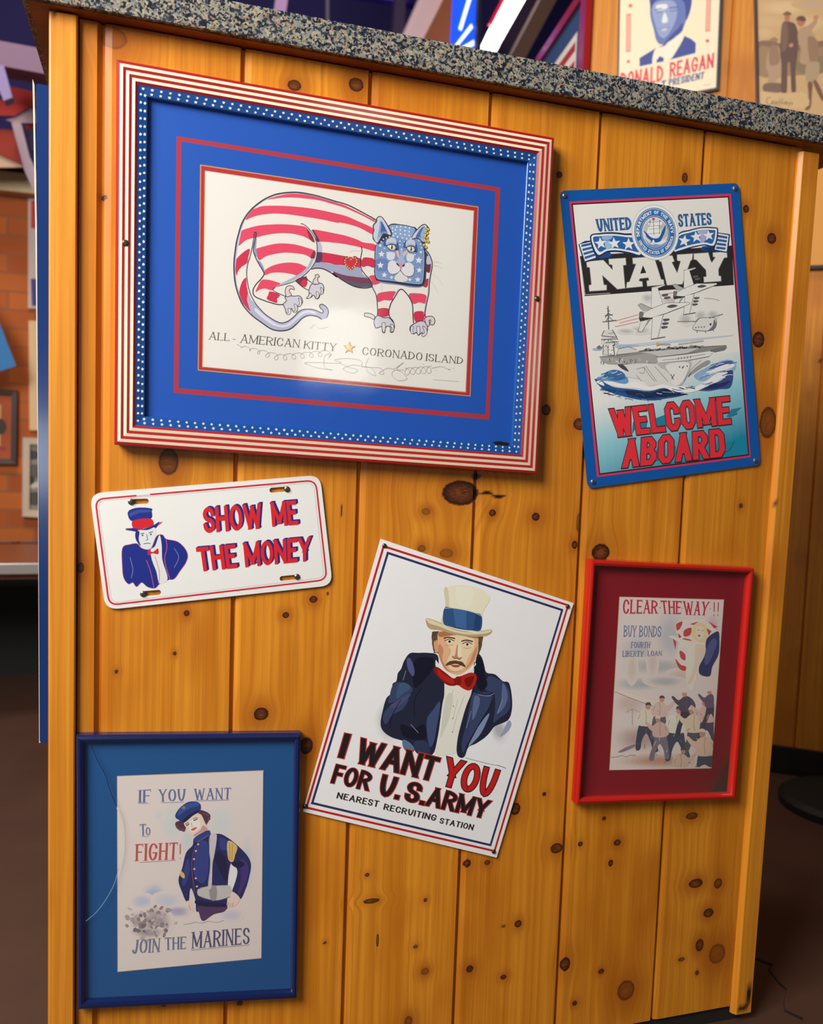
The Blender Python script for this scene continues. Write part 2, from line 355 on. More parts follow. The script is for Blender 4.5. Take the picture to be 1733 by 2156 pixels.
def art(name, ops, parent, y0, base=None, base_col=None, rough=0.55, clip=None):
    """one printed sheet: a base outline and the shapes printed on it, as one mesh with ink colours"""
    vs, fs, cols = [], [], []
    lay = [0]
    def emit(poly, col, tri=True, sub=0):
        y = y0 - (lay[0] + sub) * 1.0e-6; b = len(vs); vs.extend((p[0], y, p[1]) for p in poly)
        if len(poly) <= 4 and not tri: fs.append(tuple(range(b, b + len(poly)))); cols.append(col)
        else:
            for t in tessellate_polygon([[Vector((p[0], p[1], 0)) for p in poly]]): fs.append(tuple(b + i for i in t)); cols.append(col)
    if base: emit(base, lin(base_col))
    for o in ops:
        lay[0] += 1; c = lin(o[1])
        pp = lambda a: [(a[i] * 1e-4, a[i + 1] * 1e-4) for i in range(0, len(a), 2)]
        if o[0] == 'p':
            P = pp(o[3]); P = catmull(P, True, 4) if o[2] and len(P) > 3 else P
            if base: P = clip_to(P, base)
            if len(P) > 2: emit(P, c)
        elif o[0] == 'l':
            P = pp(o[5]); P = catmull(P, bool(o[3]), 5) if o[2] else P; h = o[4] * 5e-4
            Lp, Rp = ribbon(P, lambda a, b: h, bool(o[3])); m = len(P)
            for i in range(m if o[3] else m - 1):
                k = (i + 1) % m; emit([tuple(Lp[i]), tuple(Lp[k]), tuple(Rp[k]), tuple(Rp[i])], c, False)
        elif o[0] == 'd':
            r = o[2] * 1e-3
            for x, z in pp(o[3]): emit([(x + r * math.cos(a * math.pi / 4), z + r * math.sin(a * math.pi / 4)) for a in range(8)], c)
        elif o[0] == 't':
            TL, TR, BR, BL = [Vector(p) for p in pp(o[3])]
            for k, q in text_polys(o[2], o[4], lambda s, t: tuple((BL * (1 - s) + BR * s) * (1 - t) + (TL * (1 - s) + TR * s) * t)): emit(q, c, False, k)
            lay[0] += 14
        elif o[0] == 'w':  # watercolour wash that thins out into the paper
            O_, U_, V_ = [Vector(p) for p in pp(o[3])]; pc = lin(o[2])
            for k in range(9):
                f = (k + 1) / 9; f = f * f * (3 - 2 * f); r = 1.25 - k * .125; lay[0] += 1
                W_ = [tuple(O_ + U_ * (r * (1 + .05 * math.sin(3 * t + o[3][0])) * math.cos(t)) + V_ * (r * (1 + .05 * math.cos(2 * t + o[3][1])) * math.sin(t))) for t in [q * math.pi / 14 for q in range(28)]]
                W_ = clip_to(W_, base) if base else W_
                if len(W_) > 2: emit(W_, tuple(a + (b - a) * f for a, b in zip(pc, c)))
        elif o[0] == 'g':  # printed sea: paper white to teal towards the lower right
            TL, TR, BR, BL = [Vector(p) for p in pp(o[4])]; c1, c2 = lin(o[2]), lin(o[3]); nv_, nu_ = 56, 20
            for j in range(nv_):
                for i in range(nu_):
                    u0, u1, v0, v1 = i / nu_, (i + 1) / nu_, j / nv_, (j + 1) / nv_; um = (u0 + u1) / 2
                    g = (v0 + v1) / 2 * 1.1 - .12 + (um - .55) * .5; g = min(1.0, max(0.0, g))
                    k = [a + (b - a) * g / .45 for a, b in zip(c, c1)] if g < .45 else [a + (b - a) * (g - .45) / .55 for a, b in zip(c1, c2)]
                    emit([tuple((TL * (1 - u) + TR * u) * (1 - v) + (BL * (1 - u) + BR * u) * v) for u, v in ((u0, v0), (u1, v0), (u1, v1), (u0, v1))], k, False)
        elif o[0] == 'a':
            cx, cz, Rr, a0, a1, h, flip = o[3] * 1e-4, o[4] * 1e-4, o[5] * 1e-3, o[6], o[7], o[8] * 1e-3, o[9]
            def place(s, t):
                a = math.radians(a0 + (a1 - a0) * s); r = Rr - t * h if flip else Rr - h + t * h
                return (cx + r * math.cos(a), cz + r * math.sin(a))
            kw = o[10]
            for k, q in text_polys(o[2], (kw.get('wx', .2), kw.get('wx', .2), 1, kw.get('serif', 0), 0, 0, .14, .06), place): emit(q, c, False, k)
            lay[0] += 14
    me = bpy.data.meshes.new(name); me.from_pydata(vs, [], fs); me.materials.append(ink(rough))
    at = me.color_attributes.new('ink', 'FLOAT_COLOR', 'CORNER'); buf = []
    for p, c in zip(me.polygons, cols): buf += (list(c) + [1.0]) * p.loop_total
    at.data.foreach_set('color', buf); me.update()
    return link(name, me, parent)

# ------------------------------------------------------------------ pine boards with grain that flows round the knots
def wood_board(name, prof, z0, z1, knots=(), parent=None, m=None, dz=0.005, marks=(), mapxy=None, slope=0.0):
    """prof = [(x, y, u, seed)] across the board; knots = [(x, z, rx, rz, darkness, halo)]; marks = dark cracks and nicks"""
    nz = max(2, int((z1 - z0) / dz)); nx = len(prof); vs, fs = [], []
    gr, kn, kd = [], [], []
    for j in range(nz + 1):
        zr = z0 + (z1 - z0) * j / nz
        near = [k for k in knots if abs(zr - k[1]) < k[3] * 6 + .03]; nearm = [k for k in marks if abs(zr - k[1]) < k[3] * 2 + .03]
        for (x, y, u, s) in prof:
            z = z0 + (z1 + slope * x - z0) * j / nz
            vs.append((x, y, z) if mapxy is None else mapxy(x, y) + (z,))
            uu = u; field = halo = crack = dark = 0.0
            for (kx, kz, rx, rz, dk, hl) in near:
                dx, dzz = x - kx, z - kz
                if abs(dx) > rx * 6: continue
                q = (dx / rx) ** 2 + (dzz / rz) ** 2; e = math.exp(-q / 5.5)
                uu += (-dx * 0.8 + 0.25 * rx * math.sin(kx * 991)) * e
                f = max(0.0, 1.6 - math.sqrt(q)) / 1.6
                if f > field: field, dark = f, dk
                q2 = (dx / (rx * 3.0)) ** 2 + (dzz / (rz * 3.6)) ** 2; halo = max(halo, .9 * hl * math.exp(-q2 * 1.5))
            for (mx, mz, rx, rz) in nearm:
                q = ((x - mx) / rx) ** 2 + ((z - mz) / rz) ** 2
                if q < 2: crack = max(crack, min(1, max(0, (1.3 - q) * 2)))
            gr += [uu, z, abs(s)]; kn += [field, halo, crack]; kd.append(dark)
    for j in range(nz):
        for i in range(nx - 1):
            if prof[i][3] < 0: continue
            a = j * nx + i; fs.append((a, a + 1, a + nx + 1, a + nx))
    me = bpy.data.meshes.new(name); me.from_pydata(vs, [], fs); me.materials.append(m or wood_mat())
    for nm, d in (('grain', gr), ('knot', kn)):
        at = me.attributes.new(nm, 'FLOAT_VECTOR', 'POINT'); at.data.foreach_set('vector', d)
    at = me.attributes.new('knot_dark', 'FLOAT', 'POINT'); at.data.foreach_set('value', kd)
    me.update(); return link(name, me, parent)


# ------------------------------------------------------------------ the room: floor, walls, ceiling
fl = bmesh.new(); add_box(fl, -6, 4.5, -5, 6, -0.12, 0.0)
floor = struct(bm_obj('floor', fl, [concrete_mat((0.048, 0.020, 0.014), (0.080, 0.036, 0.022))]))
wl = struct(box('wall_back', -6, 2.2, 2.9, 3.02, 0, (-0.9008, 2.9000, 1.9825)[2], brick_mat()))
struct(box('wall_rear', -6, 4.5, 4.6, 4.7, 0, 4.6, mat('221b62', 0.8)))
struct(box('ceiling', -6, 4.5, -5, 4.6, 4.6, 4.7, mat('1f1a55', 0.8)))
struct(box('trim_1', -6, 2.2, 2.82, 2.96, (-0.8899, 2.8200, 1.9589)[2], (-0.8898, 2.8200, 2.0359)[2], mat('cdb68c', 0.6, noise=0.1)))
struct(box('trim_2', -6, 2.2, 2.86, 2.98, (-0.9317, 2.8600, 2.0459)[2], (-0.9316, 2.8600, 2.0885)[2], mat('141418', 0.6)))
# boarded wall running off behind the counter at an angle
SB, SP = [(-0.7419, 2.2382)][0][0], [(0.0282, 1.8827)][0][0] + 0.6
EX, EY = 0.8, -0.6
def wallxy(s, y): return (1.562 + s * EX + y * 0.6, 0.928 + s * EY + y * 0.8)
prof = []; s = SB; k = 0
while s < SP:
    w = 0.104
    for q, d in ((0, .006), (.001, .006), (.005, 0), (.03, 0), (.052, 0), (.075, 0), (w - .005, 0), (w - .001, .006), (w, .006)): prof.append((s + q, d, q + k * 3.3, (k * 0.37 + .1) * (-1 if q == w else 1)))
    s += w; k += 1
kb = [([(-0.0241, 1.2617)][0][0], [(-0.0241, 1.2617)][0][1], .007, .010, .9, .7), ([(-0.0496, 1.1608)][0][0], [(-0.0496, 1.1608)][0][1], .006, .009, .8, .6), ([(-0.0307, 0.6724)][0][0], [(-0.0307, 0.6724)][0][1], .008, .010, .9, .7), ([(-0.0574, 0.0535)][0][0], [(-0.0574, 0.0535)][0][1], .012, .01, .8, .6), ([(-0.3413, 2.1286)][0][0], [(-0.3413, 2.1286)][0][1], .007, .009, .8, .6)]
struct(wood_board('wall_right', prof, 0.0, 3.0, kb, None, wood_mat((0.72, 0.28, 0.022), (0.54, 0.17, 0.008)), 0.02, mapxy=wallxy))
def wall_frame(o): o.location = (1.562, 0.928, 0); o.rotation_euler = (0, 0, math.atan2(EY, EX)); return o
struct(wall_frame(box('trim_3', [(-0.2164, 1.7237)][0][0], SP, -0.010, 0.002, [(-0.0741, 1.5356)][0][1], [(-0.1135, 2.1366)][0][1] - 0.28, mat('e39a3c', 0.45, noise=0.08, nscale=6), None, 0.002)))
struct(wall_frame(box('trim_4', [(-0.2046, 1.5347)][0][0], SP, -0.016, 0.002, [(-0.0734, 1.5245)][0][1], [(-0.0741, 1.5356)][0][1], mat('20121a', 0.5), None, 0.001)))
struct(wall_frame(box('baseboard_right', SB, SP, -0.012, 0.01, 0.0, 0.085, mat('0d0708', 0.6), None, 0.002)))
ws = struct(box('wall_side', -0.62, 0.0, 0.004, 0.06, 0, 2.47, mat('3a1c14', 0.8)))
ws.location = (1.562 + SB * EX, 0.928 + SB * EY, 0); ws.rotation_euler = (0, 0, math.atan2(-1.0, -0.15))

# ------------------------------------------------------------------ the counter end wall
J = [-0.409, -0.2365, -0.0655, 0.1105, 0.2855, 0.4645, 0.650]
prof = []
def plank(x0, x1, sd, lb=.0100, rb=.0045, step=.0021, d=.0065):
    base = sd * 3.7
    xs = [(x0, d), (x0 + .0015, d), (x0 + .0018, d * .30), (x0 + lb, 0.0)]; x = x0 + lb + step
    while x < x1 - rb - .001: xs.append((x, 0.0)); x += step
    xs += [(x1 - rb, 0.0), (x1 - .0012, d), (x1, d)]
    for i, (a, b) in enumerate(xs): prof.append((a, b, a - x0 + base, sd * (-1 if i == len(xs) - 1 else 1)))
plank(-0.4395, -0.409, 1.13, .0030, .0075)
for i in range(6): plank(J[i], J[i + 1], (0.52, 1.71, 2.96, 3.44, 4.23, 5.38)[i])
KN = [
    (-0.3250, 0.9394, 0.0121, 0.0169, 0.75, 0.8),
    (0.0869, 0.9048, 0.0273, 0.0174, 1, 0.3),
    (0.1103, 0.9296, 0.0075, 0.0049, 0.6, 0.5),
    (0.3215, 0.8164, 0.0148, 0.0126, 1, 0.7),
    (-0.1963, 0.5906, 0.0099, 0.0088, 1, 0.8),
    (-0.1315, 0.5405, 0.0089, 0.0118, 1, 0.8),
    (-0.2992, 0.7358, 0.0037, 0.0039, 1, 0.8),
    (-0.1267, 0.7513, 0.0054, 0.0047, 1, 0.9),
    (-0.1650, 0.7299, 0.0046, 0.0040, 1, 0.8),
    (-0.3885, 0.6593, 0.0024, 0.0026, 1, 0.7),
    (-0.3140, 0.6809, 0.0025, 0.0026, 1, 0.7),
    (-0.1701, 1.4425, 0.0088, 0.0067, 0.9, 0.9),
    (-0.0866, 1.4561, 0.0098, 0.0087, 0.9, 0.9),
    (-0.3969, 1.4662, 0.0151, 0.0125, 0.35, 0.9),
    (0.2210, 1.3741, 0.0046, 0.0047, 1, 0.8),
    (0.4317, 1.3951, 0.0050, 0.0070, 0.9, 0.8),
    (0.5456, 1.3606, 0.0053, 0.0058, 1, 0.8),
    (0.5971, 1.3204, 0.0081, 0.0081, 1, 0.9),
    (0.5847, 1.1601, 0.0108, 0.0120, 1, 0.9),
    (0.6136, 1.0283, 0.0156, 0.0246, 0.7, 0.8),
    (0.2175, 1.0315, 0.0070, 0.0078, 1, 0.8),
    (0.2737, 1.0125, 0.0096, 0.0086, 0.9, 0.9),
    (0.2086, 0.8709, 0.0063, 0.0058, 1, 0.8),
    (0.1383, 0.8760, 0.0053, 0.0049, 1, 0.9),
    (0.2760, 0.8283, 0.0048, 0.0059, 1, 0.9),
    (0.5721, 0.8919, 0.0036, 0.0039, 0.9, 0.7),
    (0.0347, 0.8770, 0.0065, 0.0048, 0.4, 0.9),
    (0.0302, 0.8230, 0.0058, 0.0049, 0.5, 0.9),
    (0.0684, 0.8159, 0.0103, 0.0063, 0.4, 0.8),
    (0.1207, 0.3382, 0.0062, 0.0061, 1, 0.5),
    (0.1543, 0.3359, 0.0047, 0.0038, 0.9, 0.8),
    (-0.0360, 0.3382, 0.0036, 0.0029, 0.9, 0.5),
    (-0.0282, 0.2971, 0.0124, 0.0037, 0.9, 0.3),
    (0.2110, 0.2299, 0.0057, 0.0055, 1, 0.8),
    (0.0563, 0.2880, 0.0030, 0.0030, 0.9, 0.6),
    (-0.0167, 0.2344, 0.0022, 0.0104, 0.8, 0.3),
    (0.0432, 0.2162, 0.0038, 0.0030, 0.8, 0.5),
    (0.1327, 0.1674, 0.0055, 0.0054, 1, 0.9),
    (0.0599, 0.1745, 0.0061, 0.0053, 0.5, 0.9),
    (0.1900, 0.1455, 0.0049, 0.0039, 1, 0.8),
    (0.1971, 0.4173, 0.0080, 0.0091, 1, 0.8),
    (-0.0966, 0.2419, 0.0028, 0.0022, 0.9, 0.4),
    (0.2712, 0.3462, 0.0100, 0.0078, 0.9, 0.7),
    (0.3126, 0.3489, 0.0042, 0.0039, 1, 0.5),
    (0.3792, 0.3443, 0.0061, 0.0048, 1, 0.9),
    (0.3692, 0.3112, 0.0043, 0.0056, 1, 0.5),
    (0.3527, 0.3872, 0.0034, 0.0032, 1, 0.4),
    (0.5164, 0.3757, 0.0110, 0.0057, 0.8, 0.9),
    (0.5321, 0.2576, 0.0130, 0.0075, 0.9, 0.9),
    (0.5762, 0.2523, 0.0076, 0.0084, 0.8, 0.7),
    (0.5611, 0.2024, 0.0094, 0.0076, 0.9, 0.9),
    (0.5474, 0.1473, 0.0075, 0.0102, 0.9, 0.9),
    (0.5836, 0.1270, 0.0153, 0.0171, 0.5, 0.9),
    (0.5137, 0.1271, 0.0065, 0.0034, 0.8, 0.4),
    (0.5462, 0.0987, 0.0038, 0.0043, 0.9, 0.6),
    (0.3627, 0.1289, 0.0052, 0.0041, 1, 0.9),
    (0.4106, 0.0888, 0.0152, 0.0166, 0.6, 0.9),
    (0.3174, 0.0817, 0.0043, 0.0041, 1, 0.8),
    (0.2967, 0.1508, 0.0085, 0.0113, 1, 0.5),
    (0.2452, 0.4366, 0.0033, 0.0031, 1, 0.5),
    (0.0362, 0.0985, 0.0061, 0.0077, 0.6, 0.9),
    (-0.1066, 0.7590, 0.0020, 0.0027, 0.8, 0.4),
    (0.2913, 0.9865, 0.0080, 0.0288, 0.5, 0.8),
    (0.6470, 0.2355, 0.0039, 0.0043, 0.8, 0.4),
    (-0.4081, 1.2712, 0.0023, 0.0035, 1, 0.5),
    (-0.4333, 0.7990, 0.0040, 0.0068, 0.9, 0.8),
    (0.1861, 0.2293, 0.0040, 0.0023, 0.7, 0.3),
    (0.2805, 0.8628, 0.0032, 0.0146, 0.6, 0.7),
    (-0.2666, 0.5297, 0.0032, 0.0034, 0.7, 0.6),
    (-0.2179, 0.1687, 0.0040, 0.0036, 0.9, 0.5),
    (-0.3225, 0.1829, 0.0026, 0.0028, 0.8, 0.4),
]
MK = [
    (0.1103, 0.9303, 0.0022, 0.0063),
    (0.1161, 0.9165, 0.0022, 0.0084),
    (0.1279, 0.9055, 0.0105, 0.0021),
    (0.1470, 0.9008, 0.0121, 0.0021),
    (-0.0895, 0.8770, 0.0010, 0.0094),
    (-0.1581, 1.4687, 0.0006, 0.0182),
    (0.3998, 0.9680, 0.0017, 0.0118),
    (0.5077, 1.2691, 0.0009, 0.0022),
    (-0.1078, 1.0453, 0.0007, 0.0013),
    (0.1512, 0.3862, 0.0008, 0.0023),
]
counter = thing('bar_counter', 'knotty pine boarded end wall of the bar under the granite top', 'counter')
wood_board('plank_panel', prof, 0.028, 1.4757, KN, counter, None, 0.0027, marks=MK, slope=-0.0155)
tp = [(-.4715, .03), (-.4715, -.0065), (-.4707, -.0082), (-.4690, -.009)] + [(-.4690 + i * .0045, -.009) for i in range(1, 6)] + [(-.4405, -.009), (-.4388, -.0075), (-.4385, 0.001)]
wood_board('corner_board', [(x, y, i * .0045 + 50, 2.2) for i, (x, y) in enumerate(tp)], 0.0, 1.4822, [], counter, wood_mat((0.80, 0.325, 0.030), (0.62, 0.215, 0.012)), 0.01, marks=[(-0.4643, 1.4803, .0015, .003), (-0.4567, 1.4287, .0012, .003), (-0.4497, 1.2360, .0012, .0015), (-0.4481, 1.0459, .001, .002), (-0.4482, 0.8770, .001, .002), (-0.4470, 0.8587, .001, .002), (-0.4523, 0.4248, .0015, .002), (-0.4476, 0.6386, .001, .002)])
tr = [(.6172, .001), (.6178, -.003), (.6225, -.0085), (.6235, -.009)] + [(.6235 + i * .005, -.009) for i in range(1, 6)] + [(.6525, -.009), (.6540, -.007), (.6540, .03)]
rt = wood_board('edge_trim', [(x, y, i * .005 + 90, 3.1) for i, (x, y) in enumerate(tr)], 0.024, 1.4655, [], counter, wood_mat((0.74, 0.29, 0.022), (0.58, 0.19, 0.009)), 0.01, marks=[(.6215, .905, .002, .004), (.627, .890, .0015, .003), (.6275, .80, .0015, .003), (.628, .37, .0015, .003), (.63, .52, .0012, .002), (.646, .058, .004, .02), (.635, .034, .009, .006), (.642, .15, .001, .003)])
rt.rotation_euler = (0, 0.0115, 0)
prism('wall_core', [(-.466, 0.0), (.645, 0.0), (.645, 1.4645), (-.466, 1.4818)], .0075, .44, mat('6b3512', 0.7), counter)
box('toe_kick', -.45, .64, .004, .02, 0.0, 0.028, mat('14100a', 0.8), counter)
GR = granite_mat()
top = thing('granite_countertop', 'speckled grey granite slab capping the pine counter wall', 'countertop', (-0.2126, 0, 1.4825), (0, 0.0155, 0))
box('slab', -.289, .96, -.026, .50, 0.0, .041, GR, top, .003)
box('plywood_underlay', -.281, .955, -.019, .49, -.0015, .004, mat('9a5c1c', 0.35, noise=0.45, nscale=30), top)


# ------------------------------------------------------------------ what is printed on each sheet (tenths of a millimetre)
ART_KITTY=[
('p',(226,70,102),1,[-933,786,-841,832,-758,862,-619,899,-430,908,-239,889,3,847,83,835,231,786,380,731,541,669,532,649,381,708,232,758,84,800,-62,825,-238,852,-429,856,-617,849,-757,828]),
('p',(226,70,102),1,[-1150,612,-1050,676,-968,702,-802,723,-615,735,-378,738,-187,726,7,705,136,687,284,642,509,564,512,481,337,547,188,580,41,593,10,585,-184,606,-423,618,-659,625,-855,614,-1030,576,-1139,532,-1212,496]),
('p',(226,70,102),1,[-1262,347,-1164,398,-1027,444,-843,477,-703,492,-562,497,-420,489,-362,449,-311,361,-295,296,-416,351,-559,378,-700,377,-840,354,-978,317,-1070,281,-1120,269,-1207,231,-1295,154,-1285,255]),
('p',(226,70,102),1,[-324,457,-228,462,14,441,144,426,292,393,382,363,521,359,554,334,539,262,444,276,295,299,98,316,-48,320,18,315,-128,319,-260,315,-283,383]),
('p',(206,41,77),1,[-249,172,-124,175,22,165,152,154,359,140,348,21,205,27,58,31,-40,33,26,25,-120,44,-270,40,-255,116]),
('p',(160,167,196),1,[-320,-53,-270,38,-120,41,26,22,-40,31,156,23,346,16,385,-61,467,-120,307,-110,110,-99,-37,-65,-68,-78,-176,-39,-282,-43]),
('p',(117,59,83),1,[-37,-63,110,-97,307,-109,476,-115,521,-201,410,-235,262,-228,92,-158]),
('p',(88,85,108),1,[23,-121,161,-166,339,-188,514,-183,519,-213,411,-239,262,-233,112,-170]),
('p',(188,184,215),1,[-279,383,-224,323,-189,252,-191,168,-254,167,-260,283]),
('p',(85,49,75),1,[-333,452,-309,454,-254,376,-224,319,-260,311,-288,382]),
('p',(78,53,85),1,[-257,167,-186,169,-193,56,-274,38,-255,116]),
('p',(206,41,77),1,[-1148,127,-1222,88,-1319,-16,-1335,-95,-1332,-176,-1308,-233,-1298,-178,-1246,-109,-1181,-58,-1166,21]),
('p',(206,41,77),1,[-1192,-246,-1242,-305,-1273,-408,-1273,-482,-1228,-588,-1120,-685,-1154,-600,-1172,-519,-1161,-454,-1182,-346]),
('p',(176,180,210),1,[-1157,-454,-1119,-524,-1033,-609,-920,-712,-806,-777,-720,-801,-636,-779,-552,-714,-468,-626,-364,-592,-258,-601,-170,-629,-151,-602,-191,-563,-202,-530,-163,-515,-104,-551,-78,-611,-100,-688,-168,-712,-236,-679,-342,-673,-428,-717,-502,-793,-596,-872,-718,-904,-841,-890,-973,-816,-1105,-721,-1120,-685,-1154,-600,-1170,-510]),
('p',(216,218,234),1,[-1052,-634,-938,-722,-815,-801,-720,-832,-626,-806,-533,-720,-449,-643,-363,-614,-257,-624,-256,-652,-353,-636,-429,-670,-522,-757,-615,-838,-719,-860,-842,-831,-975,-748,-1069,-668]),
('p',(202,203,226),1,[-1345,-205,-1329,-340,-1285,-483,-1266,-518,-1305,-375,-1318,-248,-1332,-158,-1321,-12,-1297,154,-1264,338,-1221,487,-1273,373,-1307,243,-1327,96,-1343,-68]),
('p',(226,70,102),1,[-1072,130,-975,176,-837,222,-716,243,-556,244,-413,221,-278,181,-296,75,-410,120,-553,129,-694,123,-834,89,-936,52,-1023,-7,-1061,58]),
('p',(226,70,102),1,[-958,-143,-877,-76,-766,-29,-635,0,-503,0,-416,-29,-358,-63,-414,-133,-489,-166,-594,-148,-726,-141,-857,-157,-949,-195]),
('p',(226,70,102),1,[-985,-260,-892,-250,-798,-267,-732,-289,-815,-342,-847,-384,-927,-370,-992,-380,-1063,-423,-1039,-352]),
('p',(206,41,77),1,[-870,-398,-740,-434,-775,-487,-783,-545,-910,-506,-897,-451]),
('p',(134,41,70),1,[-371,448,-311,361,-293,296,-354,329,-400,459]),
('p',(134,41,70),1,[-302,181,-278,179,-296,75,-343,94]),
('p',(172,177,205),1,[-299,70,-349,-51,-423,-142,-535,-217,-666,-284,-741,-290,-592,-203,-462,-117,-378,-26,-333,71]),
('p',(146,155,194),1,[-1084,266,-1061,268,-1067,140,-1047,41,-1075,48,-1093,137]),
('p',(146,155,194),1,[-1027,-12,-989,-45,-955,-115,-959,-161,-998,-91,-1041,-31]),
('p',(131,34,64),1,[-535,-226,-413,-164,-373,-212,-410,-280,-438,-301]),
('p',(206,41,77),1,[-468,-257,-417,-202,-373,-245,-409,-308]),
('l',(40,43,58),1,0,1.66,[2,861,-143,888,-307,914,-478,926,-619,917,-805,873,-942,806,-1051,725,-1141,636,-1213,538,-1265,433,-1299,308,-1325,196,-1341,68,-1352,-69,-1347,-205,-1329,-340,-1285,-483,-1223,-610,-1110,-728,-973,-819,-841,-894,-718,-908,-596,-876,-502,-795,-428,-717,-342,-676,-236,-681,-168,-714]),
('l',(40,43,58),1,0,1.66,[2,863,132,840,260,798,380,750,490,706,561,673]),
('l',(135,139,175),1,0,0.64,[3,847,-143,874,-306,900,-478,914,-619,905,-800,862,-933,796,-1042,717,-1132,628,-1202,530,-1253,430,-1288,309,-1313,198,-1329,69,-1340,-68,-1335,-204,-1317,-339,-1273,-472,-1211,-600,-1101,-716]),
('l',(40,43,58),1,0,1.23,[-1094,346,-1102,264,-1122,134,-1146,23,-1175,-80,-1184,-191,-1168,-326,-1127,-460,-1053,-583,-939,-696,-815,-771,-720,-801,-636,-778,-552,-714,-468,-624,-364,-592,-258,-599,-170,-629,-149,-602,-191,-563,-202,-530,-163,-513,-104,-548,-76,-610,-100,-688]),
('l',(40,43,58),1,0,1.48,[-1094,346,-1076,348,-1071,322,-1089,229,-1102,118,-1074,30,-1026,-57,-969,-144,-957,-184,-994,-247,-1058,-322,-1095,-394,-1092,-448,-1054,-491,-905,-537,-773,-563,-688,-557]),
('l',(40,43,58),1,0,1.07,[-653,-450,-738,-424,-833,-381,-787,-331,-666,-288,-544,-236,-423,-151,-339,-60,-275,49,-254,172,-262,283,-302,381,-371,466,-439,515,-487,523]),
('l',(220,221,232),1,0,0.63,[-815,-368,-778,-321,-666,-276,-554,-226,-432,-141,-351,-51,-286,52,-264,171,-272,282,-312,372,-379,456,-434,504]),
('l',(40,43,58),1,0,1.53,[-329,-61,-272,-43,-176,-40,-68,-79,31,-137,-37,-82,92,-162,262,-235,411,-249,520,-223]),
('l',(40,43,58),1,0,1.14,[-540,-231,-438,-306,-360,-342]),
('l',(40,43,58),1,0,1.14,[-399,-158,-374,-203,-315,-240]),
('p',(206,206,220),1,[-672,-460,-615,-437,-549,-436,-483,-426,-444,-461,-437,-516,-470,-566,-498,-568,-506,-634,-553,-647,-583,-602,-610,-679,-648,-673,-668,-609,-693,-555,-652,-505]),
('l',(40,43,58),1,1,1.07,[-672,-460,-615,-437,-549,-436,-483,-426,-444,-461,-437,-516,-470,-566,-498,-568,-506,-634,-553,-647,-583,-602,-610,-679,-648,-673,-668,-609,-693,-555,-652,-505]),
('p',(226,218,222),1,[-630,-606,-592,-612,-596,-673,-628,-688,-652,-673,-624,-657]),
('l',(40,43,58),1,1,0.7,[-630,-606,-592,-612,-596,-673,-628,-688,-652,-673,-624,-657]),
('p',(226,218,222),1,[-546,-543,-513,-550,-502,-605,-520,-649,-553,-647,-530,-617]),
('l',(40,43,58),1,1,0.7,[-546,-543,-513,-550,-502,-605,-520,-649,-553,-647,-530,-617]),
('p',(226,218,222),1,[-491,-455,-453,-480,-447,-536,-474,-566,-498,-558,-475,-529]),
('l',(40,43,58),1,1,0.7,[-491,-455,-453,-480,-447,-536,-474,-566,-498,-558,-475,-529]),
('p',(221,205,207),1,[-653,-450,-671,-386,-660,-329,-619,-303,-566,-312,-549,-348,-565,-348,-599,-343,-617,-372,-587,-426]),
('l',(40,43,58),1,1,0.95,[-653,-450,-671,-386,-660,-329,-619,-303,-566,-312,-549,-348,-565,-348,-599,-343,-617,-372,-587,-426]),
('p',(206,206,220),1,[-351,-331,-315,-254,-267,-259,-209,-235,-165,-250,-148,-305,-162,-372,-196,-380,-214,-433,-252,-445,-287,-401,-320,-432,-377,-453,-349,-397]),
('l',(40,43,58),1,1,1.08,[-351,-331,-315,-254,-267,-259,-209,-235,-165,-250,-148,-305,-162,-372,-196,-380,-214,-433,-252,-445,-287,-401,-320,-432,-377,-453,-349,-397]),
('p',(226,218,222),1,[-336,-377,-311,-403,-339,-443,-387,-447,-358,-421]),
('l',(40,43,58),1,1,0.7,[-336,-377,-311,-403,-339,-443,-387,-447,-358,-421]),
('p',(226,218,222),1,[-254,-352,-216,-367,-219,-424,-262,-448,-244,-402]),
('l',(40,43,58),1,1,0.7,[-254,-352,-216,-367,-219,-424,-262,-448,-244,-402]),
('p',(226,218,222),1,[-198,-291,-159,-315,-162,-372,-196,-384,-182,-346]),
('l',(40,43,58),1,1,0.71,[-198,-291,-159,-315,-162,-372,-196,-384,-182,-346]),
('p',(221,205,207),1,[-296,-252,-292,-196,-269,-166,-270,-133,-232,-123,-214,-151,-235,-163,-234,-200,-219,-245]),
('l',(40,43,58),1,1,0.96,[-296,-252,-292,-196,-269,-166,-270,-133,-232,-123,-214,-151,-235,-163,-234,-200,-219,-245]),
('p',(206,41,77),1,[385,157,467,167,540,151,541,40,451,54,377,31,369,89]),
('p',(226,70,102),1,[471,-89,547,-61,606,-108,638,-158,534,-193,507,-128]),
('p',(226,70,102),1,[601,-314,722,-271,859,-258,831,-329,805,-384,696,-390,611,-421]),
('p',(206,41,77),1,[620,-514,763,-500,759,-603,625,-607]),
('p',(226,70,102),1,[1051,-280,1171,-256,1304,-273,1302,-386,1207,-378,1118,-405]),
('p',(206,41,77),1,[1138,-524,1276,-503,1280,-624,1165,-654]),
('p',(118,33,64),1,[1285,156,1357,169,1356,52,1294,53]),
('p',(184,42,72),1,[1293,-58,1334,-45,1318,-155,1255,-151]),
('p',(56,58,83),1,[1251,359,1299,320,1333,255,1297,262,1295,165,1293,-58,1260,-139,1240,-160,1248,-101]),
('p',(191,193,218),1,[1297,262,1330,255,1357,170,1295,160]),
('p',(135,144,186),1,[576,-111,657,-133,860,-139,1065,-155,1229,-151,1210,-174,1066,-184,922,-167,719,-166,618,-150]),
